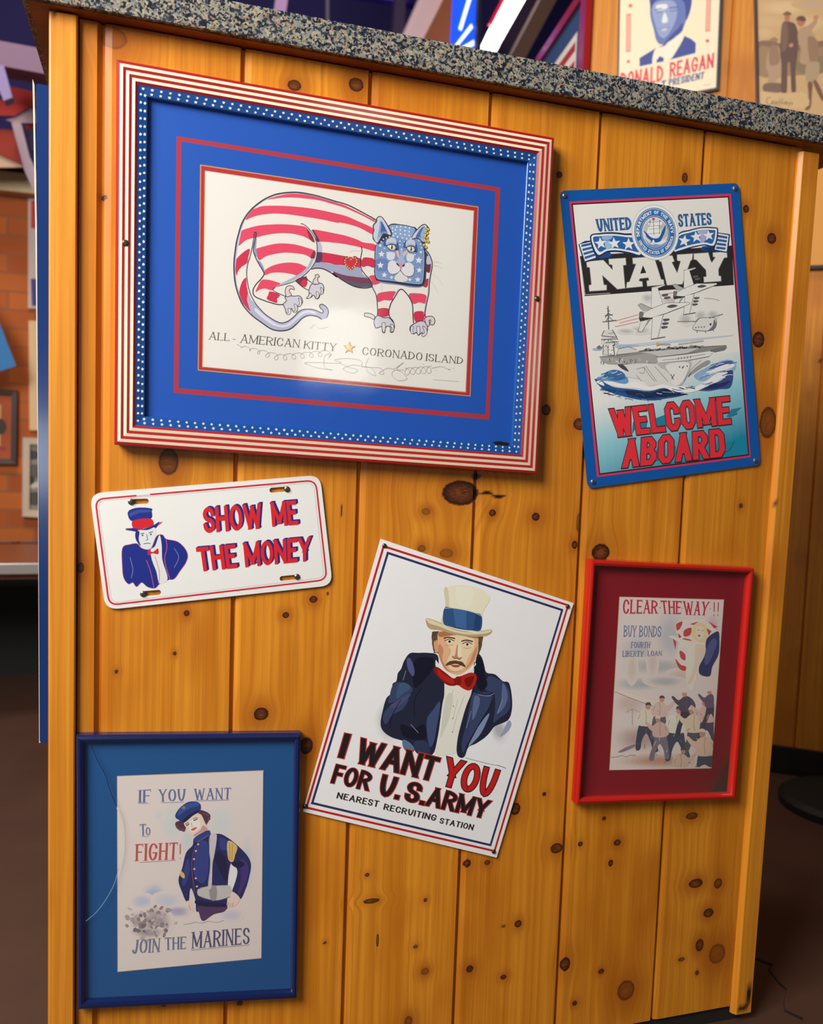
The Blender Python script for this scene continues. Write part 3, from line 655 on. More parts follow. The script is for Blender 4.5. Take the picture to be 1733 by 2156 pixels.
('p',(41,44,65),1,[555,-75,597,-123,718,-132,921,-139,1167,-147,1239,-136,1273,-70,1283,77,1262,365,1256,-23,1208,-124,858,-96,596,-90]),
('l',(40,43,58),1,0,1.3,[354,305,364,240,347,144,346,97,365,4,425,-72,497,-137,528,-230,583,-330,605,-463,609,-606,573,-628]),
('l',(40,43,58),1,0,1.49,[1135,-674,1123,-568,1110,-423,1066,-329,1002,-257,949,-221,904,-241,866,-307,818,-388,794,-438,772,-536,787,-612,837,-667,860,-733]),
('l',(40,43,58),1,0,1.48,[1262,360,1321,303,1366,220,1379,134,1359,-4,1347,-112,1342,-249,1312,-407,1298,-535,1318,-582]),
('l',(201,203,222),1,0,0.81,[1273,337,1316,283,1352,209,1364,132,1345,4,1332,-113,1326,-250,1297,-408,1283,-536]),
('p',(206,206,220),1,[612,-606,704,-628,775,-623,827,-667,860,-723,842,-812,802,-814,799,-747,739,-751,721,-830,690,-822,678,-755,628,-769,588,-771,565,-687]),
('l',(40,43,58),1,1,1.13,[612,-606,704,-628,775,-623,827,-667,860,-723,842,-812,802,-814,799,-747,739,-751,721,-830,690,-822,678,-755,628,-769,588,-771,565,-687]),
('p',(226,218,222),1,[681,-707,722,-699,729,-781,706,-836,684,-774]),
('l',(40,43,58),1,1,0.73,[681,-707,722,-699,729,-781,706,-836,684,-774]),
('p',(226,218,222),1,[798,-713,844,-724,850,-792,812,-821,826,-774]),
('l',(40,43,58),1,1,0.73,[798,-713,844,-724,850,-792,812,-821,826,-774]),
('p',(221,205,207),1,[573,-623,532,-593,471,-583,427,-591,428,-629,463,-635,513,-642,554,-663]),
('l',(40,43,58),1,1,0.99,[573,-623,532,-593,471,-583,427,-591,428,-629,463,-635,513,-642,554,-663]),
('p',(206,206,220),1,[1156,-673,1216,-639,1279,-634,1332,-679,1345,-747,1316,-808,1286,-839,1264,-792,1213,-835,1181,-798,1130,-821,1087,-775,1095,-716]),
('l',(40,43,58),1,1,1.15,[1156,-673,1216,-639,1279,-634,1332,-679,1345,-747,1316,-808,1286,-839,1264,-792,1213,-835,1181,-798,1130,-821,1087,-775,1095,-716]),
('p',(226,218,222),1,[1100,-716,1137,-723,1128,-772,1140,-820,1098,-799]),
('l',(40,43,58),1,1,0.74,[1100,-716,1137,-723,1128,-772,1140,-820,1098,-799]),
('p',(226,218,222),1,[1183,-719,1225,-716,1233,-794,1213,-833,1191,-797]),
('l',(40,43,58),1,1,0.75,[1183,-719,1225,-716,1233,-794,1213,-833,1191,-797]),
('p',(226,218,222),1,[1271,-703,1319,-729,1337,-797,1287,-849,1260,-822,1300,-789]),
('l',(40,43,58),1,1,0.75,[1271,-703,1319,-729,1337,-797,1287,-849,1260,-822,1300,-789]),
('p',(221,205,207),1,[1310,-652,1298,-594,1349,-561,1422,-565,1450,-622,1426,-673,1384,-671,1362,-623,1387,-612,1364,-687,1338,-698]),
('l',(40,43,58),1,1,1.02,[1310,-652,1298,-594,1349,-561,1422,-565,1450,-622,1426,-673,1384,-671,1362,-623,1387,-612,1364,-687,1338,-698]),
('p',(55,45,45),1,[214,119,166,157,122,132,112,77,147,22,214,-26,281,39,313,101,300,154,255,168]),
('p',(201,40,75),1,[214,113,172,146,133,124,125,76,156,27,214,-15,273,43,301,97,290,143,250,156]),
('d',(220,190,70),1.06,[214,120,177,143,143,131,129,100,129,70,145,42,168,19,192,-1,214,-16,239,11,264,32,282,61,296,90,296,120,275,145,242,144]),
('p',(40,43,65),1,[580,372,553,340,541,239,546,91,543,-9,561,-91,597,-135,804,-147,995,-161,1206,-161,1268,-108,1278,68,1279,219,1261,349,1235,437,1135,621,1061,646,902,658,731,630]),
('p',(120,151,201),1,[599,380,566,336,557,240,559,93,558,-8,573,-78,615,-113,803,-117,994,-125,1205,-126,1248,-79,1259,67,1259,217,1250,336,1216,435,1113,610,1061,637,903,648,740,622,757,496]),
('p',(135,168,211),1,[757,496,744,619,903,645,1062,631,1101,603,1061,473,973,459,871,484]),
('l',(187,203,226),1,0,0.53,[599,374,566,330,558,240,562,93,561,-8,576,-75,615,-110,803,-115,994,-123,1201,-123,1245,-76,1255,66,1256,217,1245,336]),
('p',(101,130,188),1,[569,153,731,156,747,50,686,3,573,17]),
('p',(40,43,65),1,[571,366,514,419,505,489,519,543,502,577,513,619,549,664,551,699,578,731,615,738,656,710,715,634,782,499,599,368]),
('p',(204,209,224),1,[580,381,529,426,516,484,531,544,518,578,529,615,562,656,565,698,587,723,615,726,650,698,709,616,766,503,657,510]),
('p',(59,98,171),1,[591,421,595,480,618,553,609,646,617,674,646,650,685,584,722,511,669,511,620,477]),
('p',(135,167,210),1,[576,407,582,502,598,575,602,663,617,677,623,589,613,506,597,427]),
('l',(226,228,234),0,0,0.52,[597,427,587,456]),
('l',(226,228,234),0,0,0.52,[614,470,604,499]),
('l',(226,228,234),0,0,0.53,[626,489,622,518]),
('l',(226,228,234),0,0,0.53,[644,503,643,535]),
('l',(226,228,234),0,0,0.53,[666,511,668,541]),
('l',(226,228,234),0,0,0.53,[685,513,690,540]),
('l',(226,228,234),0,0,0.53,[704,509,712,536]),
('p',(40,43,65),1,[1061,473,1090,554,1139,618,1206,685,1257,699,1290,676,1311,630,1261,439,1229,436,1163,489]),
('p',(204,209,224),1,[1073,487,1103,555,1152,614,1207,670,1251,687,1278,669,1286,622,1247,456,1162,507]),
('p',(70,110,178),1,[1123,509,1153,572,1195,636,1239,665,1249,654,1216,591,1206,530,1234,461,1181,509]),
('p',(151,181,218),1,[1194,517,1201,583,1234,646,1252,660,1249,570,1240,461]),
('d',(230,230,230),1.22,[785,597,847,617,903,629,970,628,1030,622,827,577,899,583,964,578,1024,572,788,550,828,527,901,529,967,527,1028,521,801,495,861,484,930,477,993,473,1058,484]),
('d',(230,230,230),1.03,[745,475,702,455,662,434,631,398,898,430,961,428,900,383,948,379,1167,463,1197,421,1212,372,816,259,1020,278,718,259,1120,267,1134,319,679,311]),
('d',(230,230,230),1.7,[619,344]),
('p',(230,230,232),0,[639,278,653,248,688,250,661,226,672,195,642,211,613,190,621,223,593,241,628,245]),
('p',(230,230,232),0,[629,129,643,97,680,99,652,74,663,41,631,57,601,35,609,70,580,89,617,94]),
('p',(230,230,232),0,[693,-5,702,-33,733,-34,708,-52,715,-80,690,-64,663,-81,673,-52,650,-34,681,-33]),
('p',(230,230,232),0,[794,-44,802,-61,822,-60,807,-73,813,-91,796,-82,780,-94,784,-75,768,-64,788,-62]),
('p',(230,230,232),0,[1058,-47,1066,-67,1089,-66,1072,-80,1078,-100,1059,-90,1041,-103,1046,-82,1028,-71,1051,-68]),
('p',(230,230,232),0,[1172,-25,1184,-52,1216,-51,1192,-71,1201,-99,1174,-85,1149,-104,1156,-74,1131,-58,1162,-54]),
('p',(230,230,232),0,[1194,107,1203,78,1236,77,1209,58,1216,29,1190,45,1162,28,1173,58,1148,77,1181,78]),
('p',(230,230,232),0,[1183,251,1195,216,1234,215,1202,191,1210,155,1179,175,1144,155,1157,191,1127,213,1167,215]),
('p',(230,230,232),0,[1204,335,1210,320,1228,321,1215,309,1220,293,1205,301,1190,290,1194,307,1180,316,1198,318]),
('p',(230,230,232),0,[925,341,931,328,947,329,935,318,939,305,926,311,913,302,917,317,905,325,920,327]),
('p',(58,90,155),1,[662,351,684,430,778,451,860,424,889,326,858,299,782,315,719,339]),
('p',(196,203,220),1,[705,361,709,432,777,469,834,451,849,393,780,392]),
('p',(165,177,209),1,[699,366,742,400,798,406,849,393,837,380,780,386]),
('p',(29,31,50),1,[709,355,767,378,818,378,844,339,884,295,836,309,783,292,725,322]),
('p',(221,216,186),1,[718,349,768,368,818,367,838,332,820,308,783,300,738,323]),
('p',(18,20,29),0,[797,340,797,331,795,323,793,316,789,311,786,310,782,311,778,315,775,321,773,329,772,338,772,347,774,356,776,362,780,367,783,369,787,368,791,364,794,358,796,349]),
('p',(238,238,238),0,[779,348,779,342,777,338,774,334,770,331,766,330,762,330,758,332,755,335,753,340,752,345,752,350,754,355,757,359,761,362,765,363,769,362,773,360,776,357,778,353]),
('l',(105,124,175),1,0,0.66,[726,304,783,289,839,300]),
('p',(215,219,230),1,[727,263,717,190,762,159,824,188,828,266]),
('p',(58,90,155),1,[948,355,969,434,1055,455,1133,427,1160,328,1131,301,1060,318,1001,342]),
('p',(196,203,220),1,[989,365,992,437,1055,473,1108,454,1122,396,1058,396]),
('p',(165,177,209),1,[982,370,1022,404,1075,409,1122,396,1111,383,1058,390]),
('p',(29,31,50),1,[992,359,1046,381,1093,381,1118,342,1155,297,1111,311,1061,294,1007,325]),
('p',(221,216,186),1,[1001,353,1047,372,1094,370,1113,335,1096,311,1061,303,1019,326]),
('p',(18,20,29),0,[1074,343,1074,334,1073,326,1070,319,1067,314,1064,312,1060,314,1056,317,1054,324,1052,332,1051,341,1051,350,1052,359,1055,366,1058,370,1061,372,1065,371,1068,367,1071,361,1073,353]),
('p',(238,238,238),0,[1057,351,1057,346,1055,341,1053,337,1049,334,1045,333,1041,333,1038,335,1035,339,1033,343,1032,348,1032,353,1034,358,1037,362,1040,365,1044,366,1048,366,1052,364,1055,360,1057,356]),
('l',(105,124,175),1,0,0.67,[1008,307,1061,291,1114,302]),
('p',(215,219,230),1,[1010,266,1001,193,1043,161,1100,190,1103,268]),
('p',(228,186,169),1,[846,292,877,301,892,248,900,196,877,211,853,257]),
('p',(228,186,169),1,[956,213,948,272,978,304,1010,313,999,264,974,244]),
('p',(158,181,216),1,[909,304,943,307,956,219,983,167,972,136,871,127,845,149,894,189,908,244]),
('p',(224,223,228),1,[832,159,769,148,733,97,729,37,762,-14,813,-27,875,-4,912,35,904,77,858,114]),
('p',(224,223,228),1,[1022,153,1080,140,1113,96,1119,36,1092,-20,1029,-38,971,-19,928,31,942,80,972,125]),
('l',(70,70,91),1,0,0.66,[736,97,729,37,762,-15,813,-27,875,-5,915,36,920,66]),
('l',(70,70,91),1,0,0.8,[921,39,971,-19,1029,-38,1092,-22,1120,36,1113,96]),
('p',(40,34,50),1,[858,120,883,128,903,100,884,93]),
('p',(40,34,50),1,[940,122,978,125,976,101,951,87]),
('p',(215,146,165),1,[883,128,972,131,944,104,924,57,914,57,900,100]),
('p',(222,218,218),1,[918,24,964,-20,1023,-51,1018,-99,930,-119,847,-102,842,-54,876,-16]),
('d',(146,142,159),0.31,[771,82,797,61,773,35,811,26,786,6,1037,89,1063,61,1039,29,1078,20,1013,50]),
('d',(85,70,22),2.35,[1275,641,1305,629,1261,586,1294,575,1257,523,1293,512,1272,464,1311,459,1249,411,1282,381]),
('d',(218,191,56),1.73,[1272,644,1301,632,1258,589,1291,577,1254,526,1290,514,1269,467,1308,462,1245,414,1279,384]),
('l',(191,188,186),1,0,0.34,[1372,182,1444,203,1518,185]),
('l',(191,188,186),1,0,0.34,[1374,143,1468,142,1531,118]),
('l',(191,188,186),1,0,0.34,[1368,26,1474,-23,1541,-115]),
('l',(191,188,186),1,0,0.34,[1361,-72,1426,-134,1471,-219]),
('l',(191,188,186),1,0,0.33,[346,243,247,238,199,215]),
('l',(191,188,186),1,0,0.33,[649,-172,660,-218,667,-266]),
('t',(70,61,53),'ALL',[-1646,-985,-1388,-989,-1394,-1088,-1657,-1084],(0.1,0.05,0.5,0.18,0,0,0.14,0.035)),
('t',(70,61,53),'-',[-1349,-999,-1311,-1001,-1315,-1113,-1354,-1111],(0.1,0.05,1,0,0,0,0.1,0.05)),
('t',(70,61,53),'AMERICAN',[-1238,-987,-457,-1008,-468,-1114,-1251,-1100],(0.1,0.05,0.5,0.18,0,0,0.14,0.035)),
('t',(70,61,53),'KITTY',[-394,-1017,46,-1027,35,-1131,-403,-1119],(0.1,0.05,0.5,0.18,0,0,0.14,0.035)),
('t',(70,61,53),'CORONADO',[416,-1048,1282,-1074,1276,-1180,408,-1152],(0.1,0.05,0.5,0.18,0,0,0.14,0.035)),
('t',(70,61,53),'ISLAND',[1343,-1080,1893,-1097,1887,-1195,1335,-1181],(0.1,0.05,0.5,0.18,0,0,0.14,0.035)),
('p',(131,100,31),0,[229,-984,250,-1043,315,-1045,263,-1085,279,-1145,226,-1111,171,-1147,190,-1086,140,-1047,205,-1044]),
('p',(228,197,100),0,[226,-996,244,-1045,300,-1047,255,-1081,269,-1133,223,-1103,177,-1134,193,-1082,150,-1049,206,-1046]),
('p',(235,219,159),0,[211,-1026,220,-1049,245,-1050,225,-1066,231,-1090,210,-1076,188,-1091,195,-1066,175,-1051,201,-1049]),
('l',(176,169,163),0,0,0.5,[-1298,-1126,-1280,-1128,-1264,-1134,-1251,-1142,-1243,-1151,-1240,-1159,-1240,-1163,-1239,-1163,-1236,-1159,-1227,-1153,-1211,-1147,-1190,-1144,-1167,-1145,-1145,-1153,-1128,-1164,-1120,-1178,-1119,-1190,-1124,-1197,-1130,-1198,-1132,-1192,-1126,-1182,-1110,-1171,-1086,-1163,-1057,-1162,-1028,-1170,-1006,-1184,-995,-1202,-995,-1219,-1003,-1230,-1016,-1233,-1024,-1227,-1024,-1214,-1010,-1198,-985,-1185,-950,-1180,-915,-1185,-886,-1201,-869,-1222,-867,-1245,-878,-1262,-896,-1268,-912,-1263,-917,-1248,-907,-1229,-882,-1212,-846,-1203,-807,-1206,-773,-1220,-752,-1241,-746,-1265,-755,-1285,-772,-1295,-790,-1293,-799,-1281,-795,-1262,-774,-1240,-741,-1224,-702,-1219,-665,-1225,-639,-1241,-628,-1261,-633,-1279,-648,-1288,-667,-1286,-680,-1273,-681,-1252,-665,-1229,-636,-1210,-597,-1201,-559,-1204,-528,-1217,-512,-1236,-512,-1256,-524,-1269,-543,-1271,-559,-1261,-564,-1242,-554,-1219,-529,-1198,-492,-1185,-453,-1184,-418,-1194,-397,-1212,-391,-1232,-400,-1247,-418,-1254,-435,-1248,-445,-1231,-441,-1209,-420,-1186,-386,-1170,-346,-1165,-309,-1171,-283,-1187,-271,-1207,-276,-1225,-292,-1235,-311,-1233,-324,-1220,-325,-1199,-309,-1175,-279,-1157,-240,-1147,-201,-1150,-170,-1163,-153,-1182,-153,-1202,-165,-1215,-184,-1217,-201,-1208,-206,-1188,-196,-1165,-170,-1144,-133,-1131,-93,-1129,-58,-1139,-36,-1157,-30,-1178,-39,-1194,-57,-1200]),
('l',(176,169,163),1,0,0.52,[-67,-1233,-23,-1174,-114,-1202,-110,-1358,1,-1385,-177,-1373,-337,-1338,-378,-1311,-180,-1295,26,-1294,117,-1277,25,-1249,208,-1216,394,-1238,396,-1306,280,-1301,143,-1365,283,-1413,351,-1365,234,-1338,95,-1290]),
('l',(176,169,163),1,0,0.53,[510,-1186,466,-1279,504,-1390,612,-1429,549,-1331,397,-1317,561,-1319,679,-1323,729,-1400,658,-1392,774,-1318,869,-1323,939,-1274,1010,-1224,940,-1285,917,-1332,990,-1362,1066,-1450,947,-1479,849,-1416,870,-1346,1013,-1327]),
('l',(176,169,163),0,0,0.54,[1024,-1298,1058,-1303,1085,-1320,1099,-1345,1099,-1369,1086,-1388,1065,-1394,1045,-1386,1033,-1367,1034,-1340,1049,-1314,1076,-1295,1110,-1288,1144,-1295,1168,-1314,1180,-1340,1176,-1364,1161,-1380,1140,-1384,1121,-1373,1111,-1352,1115,-1325,1133,-1299,1162,-1282,1197,-1278,1229,-1288,1252,-1309,1260,-1335,1254,-1358,1237,-1372,1216,-1373,1198,-1360,1190,-1336,1197,-1309,1218,-1285,1249,-1270,1284,-1269,1314,-1282,1334,-1304,1340,-1330,1331,-1352,1313,-1363,1292,-1361,1275,-1346,1270,-1321,1280,-1294,1303,-1271,1336,-1259,1371,-1260,1400,-1275,1417,-1299,1420,-1325,1409,-1345,1389,-1354,1368,-1349,1353,-1331,1351,-1305,1363,-1278,1389,-1257,1423,-1248]),
('l',(176,169,163),1,0,0.55,[1424,-1280,1571,-1248,1684,-1288,1708,-1275]),
('d',(176,169,163),0.6,[1494,-1306,1683,-1277,1752,-1261,1300,-1230]),
('l',(209,205,199),0,0,0.83,[1454,-1437,1726,-1442,1834,-1443]),
('l',(210,206,203),1,0,0.45,[-382,-804,-310,-837,-266,-783,-199,-842,-82,-808])]
ART_NAVY=[
('p',(217,54,91),0,[-1331,2062,1461,2054,1502,-2082,-1280,-2033]),
('p',(42,34,39),0,[-1299,2033,1425,2018,1479,-2052,-1243,-2003]),
('p',(233,232,227),0,[-1277,2013,1402,1999,1456,-2030,-1224,-1982]),
('g',(231,233,229),(144,204,218),(25,135,167),[-1246,-346,1434,-382,1456,-2030,-1224,-1982]),
('p',(46,42,43),0,[-1238,1273,1418,1268,1406,660,-1217,687]),
('l',(186,189,185),0,0,0.88,[-1235,1221,-1208,708,-786,699]),
('l',(109,113,109),0,1,1.92,[-1138,1185,-858,1189,-711,1031,-711,1113,-762,1124,-763,1198,-479,1195,-480,1098,-532,1093,-530,755,-660,750,-896,976,-885,826,-839,820,-846,751,-1130,755,-1131,836,-1087,848,-1091,1101,-1134,1108]),
('p',(231,230,225),0,[-1138,1185,-858,1189,-711,1031,-711,1113,-762,1124,-763,1198,-479,1195,-480,1098,-532,1093,-530,755,-660,750,-896,976,-885,826,-839,820,-846,751,-1130,755,-1131,836,-1087,848,-1091,1101,-1134,1108]),
('l',(109,113,109),0,1,1.97,[-358,1187,10,1183,102,839,146,828,149,759,-144,757,-146,833,-102,838,-115,884,-265,880,-286,843,-226,827,-227,760,-504,756,-488,835,-444,839,-305,1101,-358,1104]),
('p',(231,230,225),0,[-358,1187,10,1183,102,839,146,828,149,759,-144,757,-146,833,-102,838,-115,884,-265,880,-286,843,-226,827,-227,760,-504,756,-488,835,-444,839,-305,1101,-358,1104]),
('p',(46,42,43),0,[-191,1071,-144,954,-250,950]),
('l',(109,113,109),0,1,2,[98,1178,330,1181,358,1096,312,1083,396,910,474,1088,413,1107,420,1188,695,1186,675,1098,646,1085,471,743,201,747,135,1103,101,1112]),
('p',(231,230,225),0,[98,1178,330,1181,358,1096,312,1083,396,910,474,1088,413,1107,420,1188,695,1186,675,1098,646,1085,471,743,201,747,135,1103,101,1112]),
('l',(109,113,109),0,1,2.04,[718,1184,975,1184,1002,1077,1026,1026,1107,1109,1061,1120,1061,1178,1313,1181,1314,1096,1254,1089,1137,921,1135,820,1175,810,1173,739,864,743,865,820,916,823,916,925,756,1093,711,1103]),
('p',(231,230,225),0,[718,1184,975,1184,1002,1077,1026,1026,1107,1109,1061,1120,1061,1178,1313,1181,1314,1096,1254,1089,1137,921,1135,820,1175,810,1173,739,864,743,865,820,916,823,916,925,756,1093,711,1103]),
('p',(31,79,151),1,[-958,1292,-845,1315,-728,1293,-734,1233,-855,1219,-956,1233]),
('p',(31,79,151),1,[882,1285,1084,1280,1173,1236,1097,1210,877,1221]),
('p',(27,53,101),0,[-1246,1442,-1133,1487,-1006,1487,-967,1204,-1181,1170]),
('p',(233,233,231),0,[-1229,1444,-1025,1470,-976,1234,-1162,1194]),
('p',(48,99,165),0,[-1202,1437,-1014,1458,-1009,1425,-1195,1402]),
('p',(48,99,165),0,[-1189,1377,-1005,1404,-999,1371,-1183,1343]),
('p',(48,99,165),0,[-1177,1317,-995,1350,-990,1318,-1170,1283]),
('p',(48,99,165),0,[-1164,1258,-985,1297,-980,1264,-1158,1223]),
('p',(27,53,101),0,[1156,1484,1398,1443,1337,1157,860,1240,1121,1286]),
('p',(233,233,231),0,[1174,1468,1371,1429,1313,1178,1098,1226]),
('p',(48,99,165),0,[1175,1445,1347,1409,1337,1375,1163,1410]),
('p',(48,99,165),0,[1161,1387,1331,1354,1321,1320,1149,1352]),
('p',(48,99,165),0,[1147,1329,1315,1299,1305,1266,1135,1294]),
('p',(48,99,165),0,[1133,1271,1300,1244,1290,1211,1121,1236]),
('p',(27,53,101),1,[-1046,1545,-870,1588,-665,1588,-462,1559,-275,1516,-199,1212,-387,1247,-591,1290,-779,1293,-968,1248]),
('p',(238,238,235),1,[-1024,1535,-872,1565,-668,1562,-464,1533,-277,1492,-214,1238,-385,1274,-588,1317,-777,1322,-944,1279]),
('p',(42,103,175),1,[-998,1519,-874,1541,-670,1538,-467,1509,-263,1459,-228,1277,-382,1301,-586,1343,-774,1352,-916,1319]),
('p',(142,183,223),1,[-840,1539,-670,1537,-709,1484,-829,1484]),
('p',(157,196,231),1,[-807,1446,-736,1471,-690,1424,-722,1352,-791,1353]),
('p',(27,53,101),1,[466,1500,668,1549,889,1578,1108,1564,1187,1521,1111,1271,920,1298,681,1274,460,1234,353,1241]),
('p',(238,238,235),1,[464,1480,667,1530,887,1560,1097,1546,1163,1515,1094,1294,921,1316,682,1294,462,1252,372,1255]),
('p',(42,103,175),1,[471,1459,665,1505,885,1536,1086,1522,1132,1498,1069,1323,924,1344,685,1324,465,1283,391,1269]),
('p',(170,181,221),1,[815,1526,976,1531,963,1480,843,1471]),
('p',(170,175,223),1,[860,1455,925,1469,958,1419,915,1352,842,1352]),
('p',(239,239,238),0,[-882,1529,-852,1470,-778,1472,-833,1429,-809,1368,-873,1400,-933,1360,-917,1423,-977,1460,-904,1467]),
('p',(239,239,238),0,[-653,1513,-623,1454,-548,1456,-604,1412,-580,1351,-645,1383,-705,1344,-689,1407,-749,1443,-675,1451]),
('p',(239,239,238),0,[-399,1492,-377,1426,-299,1419,-365,1380,-350,1313,-412,1355,-481,1321,-454,1385,-512,1431,-433,1430]),
('p',(239,239,238),0,[588,1480,599,1414,675,1398,604,1368,609,1302,554,1349,481,1325,517,1384,468,1435,545,1424]),
('p',(239,239,238),0,[775,1527,806,1469,883,1471,826,1427,852,1366,785,1398,724,1359,740,1422,677,1458,753,1466]),
('p',(239,239,238),0,[999,1535,1030,1478,1105,1480,1049,1438,1074,1378,1009,1409,950,1371,965,1432,903,1468,977,1475]),
('t',(52,66,79),'UNITED',[-921,1786,-336,1787,-336,1612,-905,1611],(0.2,0.09,0.5,0.14,0,0.034999999999999996,0.1,0.06)),
('t',(52,66,79),'STATES',[484,1786,1071,1780,1075,1608,486,1605],(0.2,0.09,0.6,0.14,0,0.034999999999999996,0.1,0.06)),
('t',(45,103,175),'UNITED',[-921,1786,-336,1787,-336,1612,-905,1611],(0.2,0.09,0.5,0.14,0,0.0,0.1,0.06)),
('t',(45,103,175),'STATES',[484,1786,1071,1780,1075,1608,486,1605],(0.2,0.09,0.6,0.14,0,0.0,0.1,0.06)),
('p',(192,199,205),0,[475,1568,475,1503,464,1439,444,1377,414,1320,376,1268,330,1223,277,1186,219,1158,157,1139,94,1130,29,1132,-34,1144,-95,1165,-152,1196,-203,1235,-247,1281,-284,1334,-312,1392,-331,1453,-341,1516,-340,1580,-330,1643,-310,1703,-280,1760,-243,1811,-198,1855,-146,1892,-90,1921,-29,1940,34,1950,98,1949,161,1939,222,1918,280,1889,332,1851,377,1805,415,1752,445,1694,465,1632]),
('p',(239,239,239),0,[464,1567,464,1504,454,1441,434,1381,405,1325,368,1274,323,1230,272,1194,215,1166,155,1148,93,1140,30,1141,-31,1152,-91,1173,-146,1203,-196,1242,-239,1287,-275,1339,-303,1395,-321,1455,-330,1517,-330,1579,-320,1641,-300,1700,-272,1755,-235,1805,-191,1849,-141,1885,-86,1913,-27,1931,35,1941,97,1940,159,1930,218,1910,274,1881,325,1844,369,1799,406,1747,435,1691,454,1630]),
('p',(112,144,181),0,[429,1565,428,1507,419,1449,401,1394,375,1343,341,1296,300,1256,253,1222,202,1197,147,1180,91,1173,33,1174,-23,1185,-77,1204,-127,1231,-173,1266,-213,1308,-245,1355,-270,1407,-287,1462,-296,1519,-295,1577,-286,1633,-268,1687,-242,1738,-209,1784,-169,1824,-123,1857,-73,1882,-19,1900,37,1908,94,1908,150,1898,204,1880,255,1853,301,1819,342,1777,376,1730,402,1678,420,1623]),
('p',(224,229,233),0,[411,1564,411,1508,402,1453,385,1401,360,1352,327,1307,289,1269,244,1237,195,1213,143,1197,89,1189,35,1191,-19,1201,-70,1219,-118,1245,-161,1279,-199,1319,-230,1364,-254,1413,-270,1466,-278,1520,-278,1575,-269,1629,-252,1681,-228,1729,-196,1773,-158,1811,-114,1843,-66,1867,-15,1884,38,1892,92,1891,146,1882,197,1865,246,1839,290,1806,328,1767,360,1722,385,1672,402,1619]),
('p',(48,110,181),0,[404,1563,403,1509,395,1455,378,1403,354,1355,322,1311,284,1273,240,1242,193,1218,142,1203,89,1195,36,1197,-17,1206,-67,1224,-114,1250,-157,1283,-194,1322,-224,1367,-248,1416,-264,1467,-271,1521,-271,1575,-262,1628,-246,1679,-222,1726,-191,1769,-153,1807,-111,1838,-64,1862,-13,1878,39,1886,92,1885,144,1876,195,1859,242,1834,285,1802,323,1763,354,1718,379,1670,395,1618]),
('p',(229,231,231),0,[311,1558,311,1514,303,1470,287,1429,265,1392,237,1359,203,1331,166,1310,125,1296,82,1290,39,1291,-3,1300,-43,1317,-80,1340,-113,1369,-140,1403,-160,1442,-174,1483,-181,1526,-180,1570,-172,1613,-157,1653,-135,1691,-108,1723,-74,1751,-37,1772,3,1786,46,1792,88,1791,131,1783,171,1767,208,1745,241,1716,268,1681,290,1643,304,1601]),
('p',(48,110,181),0,[306,1557,305,1514,297,1472,282,1432,261,1395,233,1363,200,1336,163,1316,123,1302,82,1296,39,1297,-2,1306,-41,1322,-77,1345,-109,1373,-135,1407,-156,1444,-169,1485,-176,1527,-175,1569,-167,1611,-153,1651,-131,1687,-104,1719,-71,1746,-35,1766,5,1780,46,1786,88,1786,129,1777,169,1762,205,1740,237,1712,264,1678,285,1640,299,1600]),
('p',(221,222,220),0,[290,1556,289,1516,282,1476,268,1439,248,1404,222,1374,191,1349,157,1330,119,1317,81,1311,41,1312,2,1321,-34,1335,-68,1357,-98,1383,-122,1415,-141,1450,-154,1488,-160,1528,-160,1568,-152,1607,-138,1644,-118,1678,-93,1708,-63,1733,-29,1753,8,1765,47,1772,86,1771,125,1763,162,1748,196,1728,226,1701,251,1670,270,1634,283,1596]),
('a',(239,239,239),'DEPARTMENT OF THE NAVY',64,1542,32.44,188,-4,5.22,0,{'wx': 0.2, 'serif': 0.1}),
('a',(239,239,239),'UNITED STATES OF AMERICA',64,1542,32.44,200,346,5.22,1,{'wx': 0.2, 'serif': 0.1}),
('d',(239,239,239),1.29,[-224,1543,352,1535]),
('p',(195,197,197),1,[-115,1645,-11,1729,0,1653,-63,1537,-114,1555]),
('p',(192,194,194),1,[147,1721,279,1608,277,1488,158,1449]),
('p',(239,239,239),1,[-40,1693,190,1700,176,1644,104,1633,154,1600,153,1495,19,1472,-73,1530,-57,1612,-19,1639]),
('l',(61,68,80),0,0,0.76,[52,1741,39,1501]),
('l',(61,68,80),0,0,0.76,[156,1720,137,1511]),
('l',(61,68,80),0,0,0.76,[-2,1728,-17,1654]),
('l',(109,117,129),0,0,0.53,[-49,1693,190,1700]),
('l',(109,117,129),0,0,0.53,[-28,1637,167,1645]),
('l',(109,117,129),0,0,0.53,[-73,1530,157,1532]),
('l',(109,117,129),0,0,0.53,[-40,1596,154,1600]),
('p',(193,80,95),1,[30,1754,66,1758,74,1730,33,1727]),
('p',(31,93,167),1,[-143,1583,-94,1551,-33,1490,35,1456,124,1466,195,1568,255,1643,238,1550,186,1463,136,1405,64,1394,13,1412,-42,1386,-21,1422,-86,1478,-108,1532]),
('p',(239,239,239),1,[5,1425,33,1434,33,1396,0,1371]),
('p',(128,167,211),1,[-131,1466,-26,1370,81,1378,263,1428,220,1355,110,1316,-30,1328]),
('p',(239,239,239),1,[63,1379,208,1416,252,1406,150,1359]),
('w',(193,194,192),(230,230,226),[-160,582,97,-7,-5,-56]),
('w',(193,194,192),(230,230,226),[-334,105,178,-15,-5,-56]),
('w',(193,194,192),(230,230,226),[-576,112,144,-13,-4,-42]),
('w',(193,194,192),(230,230,226),[482,205,117,-10,-7,-85]),
('w',(193,194,192),(230,230,226),[755,240,101,-8,-6,-71]),
('w',(193,194,192),(230,230,226),[976,236,102,-8,-5,-57]),
('w',(193,194,192),(230,230,226),[243,509,148,-11,-3,-35]),
('l',(230,139,143),0,0,0.84,[-344,344,-751,280]),
